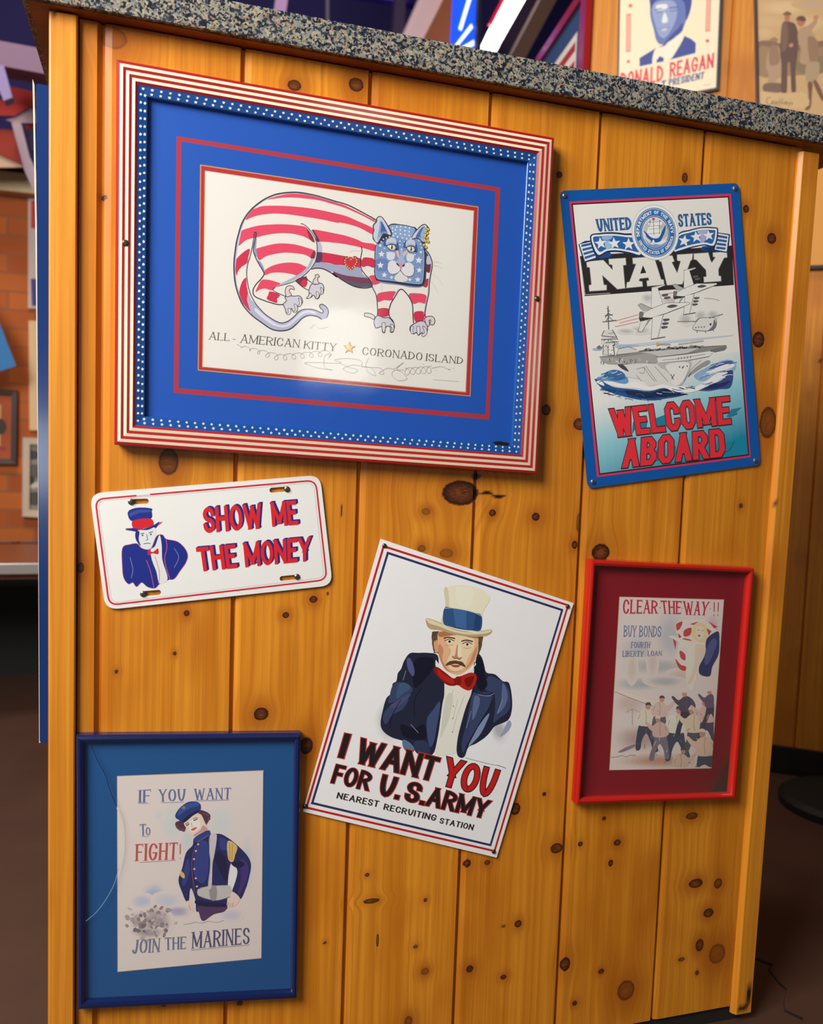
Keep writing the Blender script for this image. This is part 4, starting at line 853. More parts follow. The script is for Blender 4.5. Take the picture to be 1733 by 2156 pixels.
('l',(230,139,143),0,0,0.84,[-346,239,-759,197]),
('l',(230,139,143),0,0,0.84,[-349,289,-675,246]),
('l',(230,139,143),0,0,0.86,[353,628,104,611]),
('l',(230,139,143),0,0,0.86,[346,543,98,541]),
('p',(234,234,231),0,[520,948,613,942,670,737,662,682,489,677]),
('l',(74,74,78),0,0,0.55,[489,677,520,948,613,942,670,737]),
('p',(221,221,217),0,[506,949,716,977,733,964,626,935]),
('l',(74,74,78),0,0,0.47,[506,949,730,972]),
('p',(234,234,231),0,[303,672,372,643,518,680,724,733,897,720,1087,710,1100,693,980,665,832,633,713,599,581,578,449,552,334,536,294,575]),
('l',(74,74,78),0,0,0.62,[312,611,518,680,724,733,897,720,1087,713,1097,693,980,661,742,603,536,557,319,537]),
('p',(181,181,179),0,[295,739,353,753,517,668,431,663,373,655]),
('l',(74,74,78),0,0,0.63,[517,668,339,754,292,736,372,643]),
('p',(58,58,63),1,[295,588,365,570,478,555,492,542,361,528,304,526]),
('p',(120,120,123),1,[308,647,371,631,344,572,297,575]),
('p',(234,234,231),0,[500,560,668,578,570,285,451,273]),
('l',(74,74,78),0,0,0.63,[500,554,451,273,556,286,668,578]),
('l',(74,74,78),0,0,1.26,[454,276,672,289]),
('p',(229,229,225),0,[304,520,447,527,320,385,267,395]),
('l',(74,74,78),0,0,0.62,[311,519,267,395,323,384,432,522]),
('p',(155,155,155),0,[434,540,470,538,352,425]),
('p',(86,86,91),1,[732,683,809,706,895,690,879,672,790,661]),
('p',(93,93,97),1,[663,525,750,524,751,504,675,495]),
('p',(93,93,97),1,[644,478,731,476,732,456,656,447]),
('p',(93,93,97),1,[626,430,713,428,714,409,638,400]),
('p',(93,93,97),1,[669,849,756,853,757,828,681,821]),
('p',(93,93,97),1,[702,810,789,814,790,789,714,782]),
('p',(234,234,231),0,[-73,729,32,722,96,485,87,422,-110,417]),
('l',(74,74,78),0,0,0.54,[-110,417,-73,729,32,722,96,485]),
('p',(221,221,217),0,[-89,731,151,762,169,747,48,714]),
('l',(74,74,78),0,0,0.46,[-89,731,166,757]),
('p',(234,234,231),0,[-322,413,-244,378,-77,421,158,480,355,465,571,452,586,432,449,400,280,364,144,326,-6,303,-156,273,-288,255,-332,301]),
('l',(74,74,78),0,0,0.61,[-312,342,-77,421,158,480,355,465,571,455,583,433,449,396,177,330,-57,279,-304,257]),
('p',(181,181,179),0,[-330,490,-264,506,-78,407,-177,401,-242,392]),
('l',(74,74,78),0,0,0.62,[-78,407,-280,507,-334,486,-244,378]),
('p',(58,58,63),1,[-331,315,-252,295,-123,277,-108,262,-256,246,-321,244]),
('p',(120,120,123),1,[-316,384,-245,364,-276,297,-329,301]),
('p',(234,234,231),0,[-98,282,92,302,-21,-36,-156,-50]),
('l',(74,74,78),0,0,0.62,[-99,275,-156,-50,-37,-35,92,302]),
('l',(74,74,78),0,0,1.24,[-153,-46,95,-32]),
('p',(229,229,225),0,[-322,237,-159,245,-304,81,-364,93]),
('l',(74,74,78),0,0,0.61,[-314,237,-364,93,-301,81,-175,239]),
('p',(155,155,155),0,[-173,260,-133,257,-267,127]),
('p',(86,86,91),1,[166,423,254,448,352,429,334,410,233,396]),
('p',(93,93,97),1,[87,241,186,239,187,216,100,206]),
('p',(93,93,97),1,[66,186,164,184,166,161,79,151]),
('p',(93,93,97),1,[44,131,143,129,144,106,57,96]),
('p',(93,93,97),1,[96,614,195,618,196,590,110,582]),
('p',(93,93,97),1,[133,569,232,573,233,545,147,537]),
('p',(223,223,220),1,[606,80,662,147,735,206,1005,183,1032,87,983,19,870,-7,651,19,595,52]),
('l',(74,74,78),1,1,0.71,[606,80,662,147,734,199,1005,183,1032,87,983,16,870,-7,651,19,595,52]),
('p',(120,120,123),1,[995,162,1031,80,983,16,870,-7,961,64]),
('l',(74,74,78),0,0,0.86,[330,182,688,155]),
('l',(74,74,78),0,0,0.87,[663,154,734,199]),
('l',(74,74,78),0,0,0.88,[903,185,1164,228]),
('l',(74,74,78),0,0,0.87,[668,17,668,-19]),
('l',(74,74,78),0,0,0.88,[819,-3,824,-40]),
('l',(74,74,78),0,0,0.88,[965,13,968,-23]),
('d',(58,58,63),1.09,[706,62,756,60,807,59,655,62]),
('d',(58,58,63),1.88,[924,89]),
('l',(155,155,155),1,0,0.64,[845,498,996,479,1113,444]),
('p',(199,212,229),1,[-787,-87,-189,-85,473,-95,1257,-107,1256,-121,809,-125,136,-129,-518,-125]),
('p',(160,187,217),1,[-1167,-93,-1025,-92,-1029,-127,-1139,-124]),
('p',(160,193,221),1,[-786,-80,-642,-79,-355,-119,-711,-129]),
('p',(112,157,201),1,[-1166,-561,-983,-468,-821,-442,-667,-513,-617,-660,-892,-674,-1079,-640]),
('p',(63,111,169),1,[-1036,-518,-886,-449,-713,-481,-658,-585,-837,-609]),
('p',(144,180,213),1,[558,-667,858,-551,1122,-489,1294,-513,1338,-613,1206,-732,928,-748,669,-765]),
('p',(74,101,161),1,[819,-605,1085,-515,1276,-519,1216,-616,969,-664]),
('p',(42,86,149),1,[-1181,-546,-1029,-617,-847,-707,-546,-768,-258,-827,8,-812,167,-901,399,-941,245,-968,27,-973,-173,-980,-432,-944,-701,-865,-902,-786,-1069,-698]),
('p',(33,48,78),1,[-709,-779,-484,-803,-260,-855,41,-823,167,-901,432,-952,163,-952,-103,-944,-366,-930,-588,-863]),
('p',(61,79,141),1,[560,-849,750,-818,967,-693,1213,-645,1278,-710,1208,-925,999,-932,791,-939,589,-903]),
('p',(43,48,100),1,[610,-861,802,-808,1006,-844,1216,-822,1088,-897,828,-914]),
('p',(239,239,239),1,[-1027,-597,-886,-618,-683,-675,-472,-676,-251,-756,-2,-746,176,-801,376,-822,560,-849,752,-789,967,-686,1175,-685,1062,-791,851,-843,588,-917,367,-923,168,-887,9,-805,-224,-823,-481,-763,-767,-716,-938,-662]),
('p',(239,239,239),1,[765,-644,975,-592,1186,-554,1323,-582,1214,-630,935,-661]),
('p',(239,239,239),1,[-1153,-591,-1074,-585,-1018,-661,-1080,-647]),
('l',(45,92,157),1,0,0.6,[-776,-770,-721,-768,-670,-805]),
('l',(231,235,239),1,0,0.91,[-698,-899,-663,-902,-629,-919]),
('l',(16,31,63),1,0,1.08,[-991,-736,-908,-742,-826,-770]),
('l',(16,31,63),1,0,0.61,[-120,-912,-39,-929,42,-957]),
('l',(22,48,95),1,0,1.21,[-322,-839,-264,-860,-206,-887]),
('l',(16,31,63),1,0,1.16,[261,-832,311,-843,360,-862]),
('l',(16,31,63),1,0,0.73,[-165,-877,-125,-896,-82,-896]),
('l',(112,152,199),1,0,1.04,[-407,-945,-344,-948,-285,-986]),
('l',(112,152,199),1,0,0.72,[-1061,-770,-994,-779,-930,-814]),
('l',(22,48,95),1,0,1.12,[-641,-854,-559,-874,-476,-887]),
('l',(45,92,157),1,0,0.75,[-199,-931,-159,-927,-121,-957]),
('l',(16,31,63),1,0,0.55,[-1035,-785,-988,-790,-944,-830]),
('l',(231,235,239),1,0,1.04,[144,-863,232,-866,318,-908]),
('l',(231,235,239),1,0,1.25,[355,-840,403,-846,451,-858]),
('l',(16,31,63),1,0,1.21,[-1091,-707,-1017,-723,-943,-743]),
('l',(22,48,95),1,0,0.58,[-833,-853,-794,-853,-759,-888]),
('l',(45,92,157),1,0,0.76,[-918,-736,-858,-735,-803,-780]),
('l',(45,92,157),1,0,0.87,[-692,-901,-624,-907,-557,-936]),
('l',(112,152,199),1,0,1.1,[-1105,-720,-1060,-730,-1016,-737]),
('l',(45,92,157),1,0,0.83,[-747,-793,-703,-796,-662,-819]),
('l',(231,235,239),1,0,0.85,[350,-841,388,-863,428,-877]),
('l',(22,48,95),1,0,0.86,[169,-884,230,-909,291,-922]),
('l',(112,152,199),1,0,1.13,[445,-831,495,-847,544,-874]),
('l',(16,31,63),1,0,0.78,[-290,-904,-219,-915,-149,-942]),
('l',(45,92,157),1,0,0.59,[292,-844,361,-869,431,-870]),
('l',(45,92,157),1,0,1.05,[488,-831,525,-840,561,-860]),
('l',(45,92,157),1,0,1.19,[-499,-852,-421,-852,-347,-902]),
('l',(45,92,157),1,0,0.91,[-980,-792,-907,-817,-831,-821]),
('l',(112,152,199),1,0,1.2,[-38,-864,46,-877,130,-892]),
('l',(16,31,63),1,0,0.98,[6,-841,72,-844,135,-873]),
('l',(16,31,63),1,0,1.14,[129,-873,164,-870,195,-903]),
('l',(45,92,157),1,0,1.07,[-542,-901,-494,-923,-444,-931]),
('l',(16,31,63),1,0,0.88,[-1043,-777,-968,-789,-895,-826]),
('l',(45,92,157),1,0,1.01,[148,-837,231,-864,315,-876]),
('l',(45,92,157),1,0,0.66,[-974,-771,-922,-773,-872,-804]),
('l',(45,92,157),1,0,0.54,[-610,-857,-527,-866,-446,-898]),
('l',(22,48,95),1,0,0.91,[-362,-909,-303,-919,-244,-938]),
('l',(22,48,95),1,0,1,[-788,-777,-709,-794,-629,-811]),
('l',(16,31,63),1,0,1.23,[388,-842,475,-857,561,-881]),
('l',(231,235,239),1,0,0.8,[-133,-872,-86,-888,-39,-894]),
('l',(45,92,157),1,0,0.73,[-1029,-721,-954,-747,-878,-750]),
('l',(22,48,95),1,0,0.84,[175,-879,258,-906,343,-910]),
('l',(22,48,95),1,0,0.98,[-68,-864,-18,-876,30,-905]),
('l',(22,48,95),1,0,0.64,[-1021,-740,-945,-756,-870,-778]),
('l',(22,48,95),1,0,0.67,[-214,-941,-139,-954,-65,-991]),
('l',(112,152,199),1,0,1.15,[-807,-845,-738,-851,-671,-881]),
('l',(144,177,213),1,0,0.97,[729,-657,810,-629,890,-620]),
('l',(231,235,239),1,0,0.85,[837,-680,922,-668,1005,-677]),
('l',(231,235,239),1,0,0.83,[1142,-733,1211,-725,1280,-738]),
('l',(231,235,239),1,0,0.96,[903,-708,996,-706,1089,-715]),
('l',(144,177,213),1,0,1.06,[756,-607,845,-611,936,-606]),
('l',(144,177,213),1,0,1,[758,-873,804,-857,851,-826]),
('l',(43,58,121),1,0,0.7,[749,-717,795,-687,837,-714]),
('l',(144,177,213),1,0,1.14,[743,-846,818,-828,892,-816]),
('l',(43,58,121),1,0,0.93,[977,-897,1066,-881,1155,-871]),
('l',(231,235,239),1,0,0.88,[927,-727,971,-729,1016,-720]),
('l',(231,235,239),1,0,1.13,[1134,-657,1193,-651,1252,-642]),
('l',(43,58,121),1,0,0.76,[862,-547,951,-527,1036,-552]),
('l',(83,102,159),1,0,0.92,[657,-738,693,-725,730,-702]),
('l',(29,35,80),1,0,0.78,[693,-821,786,-824,882,-806]),
('l',(231,235,239),1,0,0.76,[705,-694,795,-680,885,-659]),
('l',(231,235,239),1,0,0.94,[971,-561,1045,-539,1118,-538]),
('l',(43,58,121),1,0,1.15,[1071,-732,1159,-708,1245,-697]),
('l',(144,177,213),1,0,0.88,[987,-805,1060,-778,1133,-765]),
('l',(144,177,213),1,0,1.02,[712,-538,777,-543,845,-509]),
('l',(231,235,239),1,0,0.64,[792,-749,837,-718,881,-709]),
('l',(144,177,213),1,0,0.74,[916,-542,1004,-516,1090,-506]),
('l',(83,102,159),1,0,0.8,[1202,-574,1282,-549,1360,-544]),
('l',(231,235,239),1,0,0.75,[-793,-523,-754,-523,-713,-510]),
('l',(231,235,239),1,0,0.9,[-1105,-527,-1060,-515,-1015,-507]),
('l',(128,167,209),1,0,1.03,[-947,-487,-922,-483,-895,-460]),
('l',(128,167,209),1,0,0.93,[-967,-561,-910,-562,-852,-561]),
('l',(231,235,239),1,0,1.01,[-1094,-510,-1046,-512,-996,-488]),
('l',(43,91,153),1,0,0.9,[-1104,-607,-1072,-591,-1042,-603]),
('l',(231,235,239),1,0,0.71,[-1045,-555,-991,-551,-934,-525]),
('l',(43,91,153),1,0,0.95,[-1059,-487,-1002,-486,-942,-462]),
('l',(231,235,239),1,0,0.98,[-887,-489,-834,-490,-778,-469]),
('l',(43,91,153),1,0,0.67,[-1124,-568,-1092,-559,-1060,-548]),
('l',(43,91,153),1,0,0.63,[-834,-599,-776,-600,-715,-570]),
('l',(43,91,153),1,0,0.9,[-744,-594,-680,-595,-614,-568]),
('l',(43,91,153),1,0,0.74,[-857,-550,-798,-543,-740,-541]),
('l',(43,91,153),1,0,0.94,[-998,-524,-958,-528,-918,-526]),
('l',(43,91,153),1,0,1.03,[-1037,-488,-990,-479,-943,-481]),
('l',(128,167,209),1,0,0.63,[-906,-480,-872,-472,-840,-486]),
('p',(221,221,218),0,[-735,-380,-348,-389,-72,-416,527,-446,749,-424,865,-464,673,-518,531,-591,422,-682,346,-775,175,-808,-19,-744,-283,-752,-342,-675,-419,-624,-641,-573,-678,-456]),
('p',(189,189,187),1,[-57,-432,527,-446,346,-775,246,-772,96,-576]),
('p',(231,231,228),1,[73,-459,475,-462,408,-651,313,-765,176,-801,142,-624]),
('p',(157,157,157),1,[531,-591,691,-505,831,-461,862,-507,703,-565,456,-671]),
('l',(107,107,109),1,0,0.7,[-321,-449,-235,-586,-147,-695]),
('l',(107,107,109),1,0,0.7,[-287,-438,-114,-699]),
('l',(107,107,109),1,0,0.7,[-126,-468,83,-719]),
('l',(107,107,109),1,0,0.7,[-409,-525,-330,-548,-322,-463,-454,-478]),
('l',(107,107,109),1,0,0.72,[713,-449,515,-575,365,-748]),
('l',(107,107,109),1,0,0.69,[-735,-380,-348,-389,-57,-432]),
('l',(107,107,109),1,0,0.7,[-462,-563,-389,-656]),
('l',(74,74,78),0,0,1.26,[143,-610,185,-701]),
('l',(74,74,78),0,0,1.26,[209,-617,153,-683]),
('l',(74,74,78),0,0,1.28,[455,-685,503,-617]),
('p',(74,74,78),1,[-767,-376,-671,-386,-585,-493,-678,-456]),
('d',(74,74,78),1.24,[310,-516,377,-518,445,-516,359,-533]),
('p',(167,167,165),0,[-1062,-228,-768,-229,-170,-236,-80,-330,-71,-409,-348,-389,-782,-368,-939,-345,-1037,-294]),
('p',(228,228,225),0,[-80,-330,452,-330,869,-319,926,-353,853,-405,444,-430,-7,-430,-63,-410]),
('l',(86,86,91),0,0,0.78,[-80,-330,452,-330,869,-319,962,-339]),
('l',(107,107,109),0,0,0.78,[-55,-418,444,-430,853,-405]),
('p',(143,143,141),0,[-1062,-228,-768,-222,-297,-195,129,-214,714,-239,1184,-261,1189,-305,870,-305,453,-323,-80,-330,-171,-250,-772,-270]),
('p',(201,201,199),0,[-365,-224,127,-232,695,-259,454,-316,-46,-319,-173,-264]),
('l',(74,74,78),0,0,0.91,[-1062,-228,-768,-229,-298,-209,128,-221,714,-244,1184,-264]),
('p',(120,120,123),0,[870,-305,1191,-276,1152,-331,961,-349]),
('l',(217,217,215),0,0,1.32,[-935,-276,-930,-291]),
('l',(239,239,239),0,0,0.74,[-765,-321,-750,-358]),
('l',(52,52,58),0,0,0.95,[-719,-274,-711,-320]),
('l',(217,217,215),0,0,0.85,[-381,-313,-377,-358]),
('l',(74,74,78),0,0,0.75,[-605,-351,-598,-386]),
('l',(74,74,78),0,0,0.91,[-493,-341,-497,-375]),
('l',(217,217,215),0,0,0.8,[-469,-301,-459,-334]),
('l',(217,217,215),0,0,0.81,[-705,-326,-705,-359]),
('l',(52,52,58),0,0,0.99,[-542,-312,-529,-330]),
('l',(52,52,58),0,0,0.73,[-463,-306,-455,-341]),
('l',(74,74,78),0,0,1.14,[-999,-306,-1008,-347]),
('l',(74,74,78),0,0,0.83,[-905,-270,-892,-295]),
('l',(74,74,78),0,0,1.3,[-453,-346,-455,-374]),
('l',(217,217,215),0,0,0.66,[-1041,-281,-1038,-298]),
('l',(217,217,215),0,0,0.77,[-657,-343,-648,-364]),
('l',(74,74,78),0,0,1.37,[-888,-309,-896,-323]),
('l',(239,239,239),0,0,0.66,[-777,-306,-773,-332]),
('l',(74,74,78),0,0,1.13,[-888,-273,-895,-301]),
('l',(217,217,215),0,0,1,[-918,-264,-909,-283]),
('l',(74,74,78),0,0,1.08,[-505,-330,-513,-345]),
('l',(217,217,215),0,0,1.06,[-796,-313,-780,-334]),
('l',(239,239,239),0,0,0.74,[-711,-307,-709,-343]),
('l',(52,52,58),0,0,0.82,[-544,-327,-538,-361]),
('l',(217,217,215),0,0,0.74,[-494,-339,-501,-385]),
('l',(239,239,239),0,0,1.1,[-258,-356,-262,-399]),
('l',(52,52,58),0,0,1.21,[-890,-266,-892,-308]),
('l',(217,217,215),0,0,0.63,[-880,-267,-890,-309]),
('l',(52,52,58),0,0,0.77,[-1042,-290,-1047,-336]),
('l',(239,239,239),0,0,1.34,[-681,-294,-680,-325]),
('l',(52,52,58),0,0,0.65,[-726,-277,-737,-323]),
('l',(52,52,58),0,0,1.36,[-647,-331,-647,-357]),
('l',(217,217,215),0,0,0.69,[-411,-295,-410,-317]),
('l',(74,74,78),0,0,0.91,[-722,-314,-729,-341]),
('l',(217,217,215),0,0,0.68,[-848,-265,-854,-293]),
('l',(86,86,91),0,0,1.18,[298,-366,300,-402]),
('l',(86,86,91),0,0,1.19,[354,-366,355,-402]),
('l',(86,86,91),0,0,1.19,[409,-365,411,-401]),
('l',(86,86,91),0,0,1.19,[465,-365,466,-401]),
('l',(86,86,91),0,0,1.19,[520,-364,522,-400]),
('l',(120,120,123),0,0,0.7,[14,-382,280,-386,789,-362]),
('p',(61,61,66),0,[-297,-194,-246,-173,-212,-196,-259,-208]),
('p',(139,139,139),0,[-258,-194,-207,-173,-173,-196,-220,-209]),
('p',(61,61,66),0,[-220,-213,-169,-192,-135,-215,-183,-228]),
('p',(86,86,91),0,[-181,-215,-130,-194,-96,-217,-143,-230]),
('p',(139,139,139),0,[-142,-213,-91,-192,-57,-215,-104,-228]),
('p',(86,86,91),0,[-103,-217,-52,-196,-17,-219,-65,-232]),
('p',(61,61,66),0,[-63,-213,-12,-192,23,-215,-25,-228]),
('p',(139,139,139),0,[-24,-223,27,-202,61,-225,14,-238]),
('p',(109,109,113),0,[15,-221,67,-200,101,-223,54,-236]),
('p',(139,139,139),0,[55,-224,106,-203,141,-226,93,-239]),
('p',(86,86,91),0,[97,-200,148,-179,183,-203,135,-215]),
('p',(109,109,113),0,[135,-214,187,-193,221,-216,174,-229]),
('p',(61,61,66),0,[175,-218,226,-197,261,-221,213,-234]),
('p',(139,139,139),0,[216,-208,267,-187,302,-210,254,-223]),
('p',(61,61,66),0,[253,-231,305,-210,340,-233,292,-246]),
('p',(86,86,91),0,[295,-217,347,-196,382,-219,334,-232]),
('p',(86,86,91),0,[335,-220,387,-199,421,-223,373,-235]),
('p',(61,61,66),0,[374,-233,426,-212,461,-235,413,-248]),
('p',(61,61,66),0,[414,-232,466,-211,501,-234,453,-247]),
('p',(139,139,139),0,[454,-237,506,-216,541,-239,493,-252]),
('p',(139,139,139),0,[496,-217,548,-196,583,-219,535,-232]),
('p',(139,139,139),0,[536,-223,588,-202,624,-226,575,-238]),
('p',(61,61,66),0,[576,-230,628,-209,664,-233,615,-246]),
('p',(109,109,113),0,[616,-239,668,-218,704,-241,655,-254]),
('p',(61,61,66),0,[656,-247,708,-226,744,-249,695,-262]),
('p',(139,139,139),0,[697,-241,750,-220,785,-243,736,-256]),
('l',(109,109,113),0,0,0.63,[315,-181,333,-145,341,-180]),
('l',(109,109,113),0,0,0.63,[343,-180,361,-144,370,-179]),
('l',(109,109,113),0,0,0.63,[372,-179,390,-143,399,-178]),
('l',(109,109,113),0,0,0.63,[400,-178,418,-142,427,-178]),
('l',(109,109,113),0,0,0.63,[429,-177,447,-141,456,-177]),
('l',(109,109,113),0,0,0.63,[457,-176,476,-140,484,-176]),
('l',(109,109,113),0,0,0.63,[486,-175,504,-139,513,-175]),
('l',(109,109,113),0,0,0.63,[515,-174,533,-138,542,-174]),
('l',(109,109,113),0,0,0.63,[544,-173,562,-137,571,-173]),
('l',(109,109,113),0,0,0.64,[572,-172,591,-136,599,-172]),
('l',(109,109,113),0,0,0.64,[601,-171,619,-135,628,-171]),
('l',(109,109,113),0,0,0.64,[630,-170,648,-134,657,-170]),
('l',(109,109,113),0,0,0.64,[659,-169,677,-133,686,-169]),
('l',(109,109,113),0,0,0.64,[688,-168,706,-132,715,-168]),
('l',(109,109,113),0,0,0.64,[717,-167,735,-131,744,-167]),
('l',(109,109,113),0,0,0.64,[746,-166,764,-130,773,-166]),
('l',(139,139,137),0,0,0.62,[-31,-149,-15,-125,-8,-148]),
('l',(139,139,137),0,0,0.62,[-5,-151,11,-127,18,-151]),
('l',(139,139,137),0,0,0.62,[22,-154,37,-130,45,-153]),
('l',(139,139,137),0,0,0.62,[48,-156,63,-132,71,-156]),
('l',(139,139,137),0,0,0.63,[74,-159,89,-134,97,-158]),
('l',(139,139,137),0,0,0.63,[100,-161,116,-137,123,-160]),
('l',(139,139,137),0,0,0.63,[126,-164,142,-139,150,-163]),
('l',(139,139,137),0,0,0.63,[153,-166,168,-142,176,-165]),
('p',(217,179,74),1,[-63,-103,-35,-103,-31,-149,-77,-148]),
('l',(193,80,89),0,0,0.92,[-649,-155,-519,-139,-426,-183]),
('l',(193,80,89),0,0,0.92,[-420,-209,-364,-212]),
('p',(215,215,212),0,[-768,-222,-744,-140,-550,-122,-426,-183,-380,-216]),
('l',(86,86,91),0,0,0.76,[-768,-222,-736,-140,-550,-122,-426,-181]),
('p',(218,218,215),0,[-1012,-198,-981,-48,-1026,-16,-1000,79,-945,158,-810,160,-736,28,-728,-57,-833,-75,-799,-219]),
('p',(233,233,230),0,[-912,-68,-816,-63,-815,-217,-918,-214]),
('l',(63,63,69),0,0,1.05,[-1014,25,-729,13]),
('l',(63,63,69),0,0,1.06,[-964,-28,-734,-35]),
('l',(63,63,69),0,0,1.05,[-993,79,-743,35]),
('l',(63,63,69),0,0,1.06,[-981,-48,-1004,-199]),
('l',(63,63,69),0,0,1.06,[-904,-69,-911,-215]),
('l',(63,63,69),0,0,1.06,[-817,-70,-807,-218]),
('l',(63,63,69),0,0,1.06,[-945,158,-1000,79]),
('l',(63,63,69),0,0,1.06,[-811,157,-740,28]),
('l',(63,63,69),0,0,1.04,[-855,-147,-809,-148]),
('l',(109,109,113),0,0,1.1,[-946,-67,-939,-85]),
('l',(109,109,113),0,0,1.05,[-844,101,-831,89]),
('l',(63,63,69),0,0,0.99,[-788,-64,-805,-83]),
('l',(63,63,69),0,0,0.9,[-804,58,-817,33]),
('l',(63,63,69),0,0,0.87,[-782,-43,-792,-59]),
('l',(155,155,155),0,0,0.98,[-889,105,-850,106]),
('l',(155,155,155),0,0,1.14,[-837,53,-825,39]),
('l',(239,239,239),0,0,0.78,[-999,-95,-984,-92]),
('l',(109,109,113),0,0,1.03,[-815,-114,-799,-111]),
('l',(63,63,69),0,0,0.65,[-819,-8,-816,-45]),
('l',(239,239,239),0,0,0.78,[-883,-184,-853,-182]),
('l',(63,63,69),0,0,0.71,[-949,-74,-927,-71]),
('l',(63,63,69),0,0,0.64,[-928,-98,-888,-97]),
('l',(239,239,239),0,0,0.99,[-776,-207,-790,-238]),
('l',(63,63,69),0,0,1.09,[-796,-59,-796,-73]),
('l',(155,155,155),0,0,1.1,[-835,-87,-822,-84]),
('l',(155,155,155),0,0,0.89,[-971,-134,-988,-161]),
('l',(155,155,155),0,0,1.18,[-924,-137,-886,-137]),
('l',(109,109,113),0,0,0.76,[-782,-34,-795,-52]),
('l',(109,109,113),0,0,0.95,[-814,-22,-783,-21]),
('l',(155,155,155),0,0,0.75,[-853,-6,-814,-5]),
('l',(239,239,239),0,0,0.72,[-834,-126,-828,-163]),
('l',(239,239,239),0,0,1,[-940,-1,-951,-41]),
('l',(63,63,69),0,0,0.64,[-796,109,-773,111]),
('l',(155,155,155),0,0,0.68,[-959,20,-958,3]),
('l',(239,239,239),0,0,0.71,[-967,-99,-959,-125]),
('l',(109,109,113),0,0,1.04,[-1006,-80,-991,-77]),
('l',(63,63,69),0,0,0.62,[-862,30,-855,-6]),
('l',(155,155,155),0,0,0.8,[-894,18,-885,-4]),
('l',(109,109,113),0,0,1.02,[-970,13,-948,15]),
('l',(63,63,69),0,0,1.07,[-886,22,-896,-13]),
('l',(239,239,239),0,0,0.99,[-771,-98,-752,-95]),
('l',(109,109,113),0,0,1.19,[-1006,-84,-1010,-103]),
('l',(63,63,69),0,0,0.61,[-894,-203,-849,-203]),
('l',(239,239,239),0,0,1.16,[-762,-160,-739,-158]),
('l',(239,239,239),0,0,0.65,[-780,-87,-787,-106]),
('l',(109,109,113),0,0,0.82,[-938,17,-954,6]),
('l',(155,155,155),0,0,0.81,[-843,113,-800,113]),
('l',(239,239,239),0,0,0.93,[-748,-18,-718,-17]),
('l',(155,155,155),0,0,1.13,[-829,-25,-810,-23]),
('l',(109,109,113),0,0,0.73,[-998,-86,-964,-85]),
('l',(239,239,239),0,0,1.05,[-839,-181,-847,-204]),
('l',(155,155,155),0,0,0.63,[-840,13,-847,-23]),
('l',(74,74,78),0,0,1.06,[-870,165,-847,517]),
('l',(86,86,91),0,0,0.83,[-916,377,-781,380]),
('l',(86,86,91),0,0,0.83,[-909,287,-766,289]),
('l',(86,86,91),0,0,0.83,[-911,349,-857,414,-790,367]),
('l',(86,86,91),0,0,0.83,[-900,293,-851,358,-782,290]),
('l',(86,86,91),0,0,0.83,[-964,287,-726,292]),
('l',(86,86,91),0,0,0.83,[-870,443,-827,442]),
('l',(86,86,91),0,0,0.83,[-874,485,-856,469]),
('p',(120,120,123),1,[-1095,-79,-1045,-56,-1018,-100,-1074,-109]),
('p',(42,128,157),0,[1099,-1378,1193,-1276,1385,-1265,1285,-1319,1301,-1361,1145,-1392]),
('p',(42,128,157),0,[1016,-1921,1093,-1800,1209,-1782,1123,-1902,1004,-1952]),
('p',(42,128,157),0,[-196,-1260,44,-1209,11,-1380,-207,-1385]),
('p',(42,128,157),0,[-485,-1290,-341,-1275,-373,-1429,-461,-1418]),
('p',(42,128,157),0,[-262,-1791,-161,-1676,-145,-1901,-256,-1919]),
('p',(42,128,157),0,[-590,-1277,-549,-1219,-564,-1374,-624,-1446]),
('p',(42,128,157),0,[80,-1834,127,-1712,120,-1904]),
('p',(42,128,157),0,[420,-1749,462,-1690,461,-1915]),
('t',(58,34,48),'WELCOME',[-978,-1027,1176,-1061,1178,-1504,-926,-1465],(0.28,0.18,1,0,1,0.035,0.1,0.05)),
('t',(58,34,48),'ABOARD',[-769,-1522,1021,-1561,1023,-2007,-839,-1950],(0.28,0.18,1,0,1,0.035,0.1,0.05)),
('t',(227,50,61),'WELCOME',[-978,-1027,1176,-1061,1178,-1504,-926,-1465],(0.28,0.18,1,0,1,0,0.1,0.05)),
('t',(227,50,61),'ABOARD',[-769,-1522,1021,-1561,1023,-2007,-839,-1950],(0.28,0.18,1,0,1,0,0.1,0.05))]
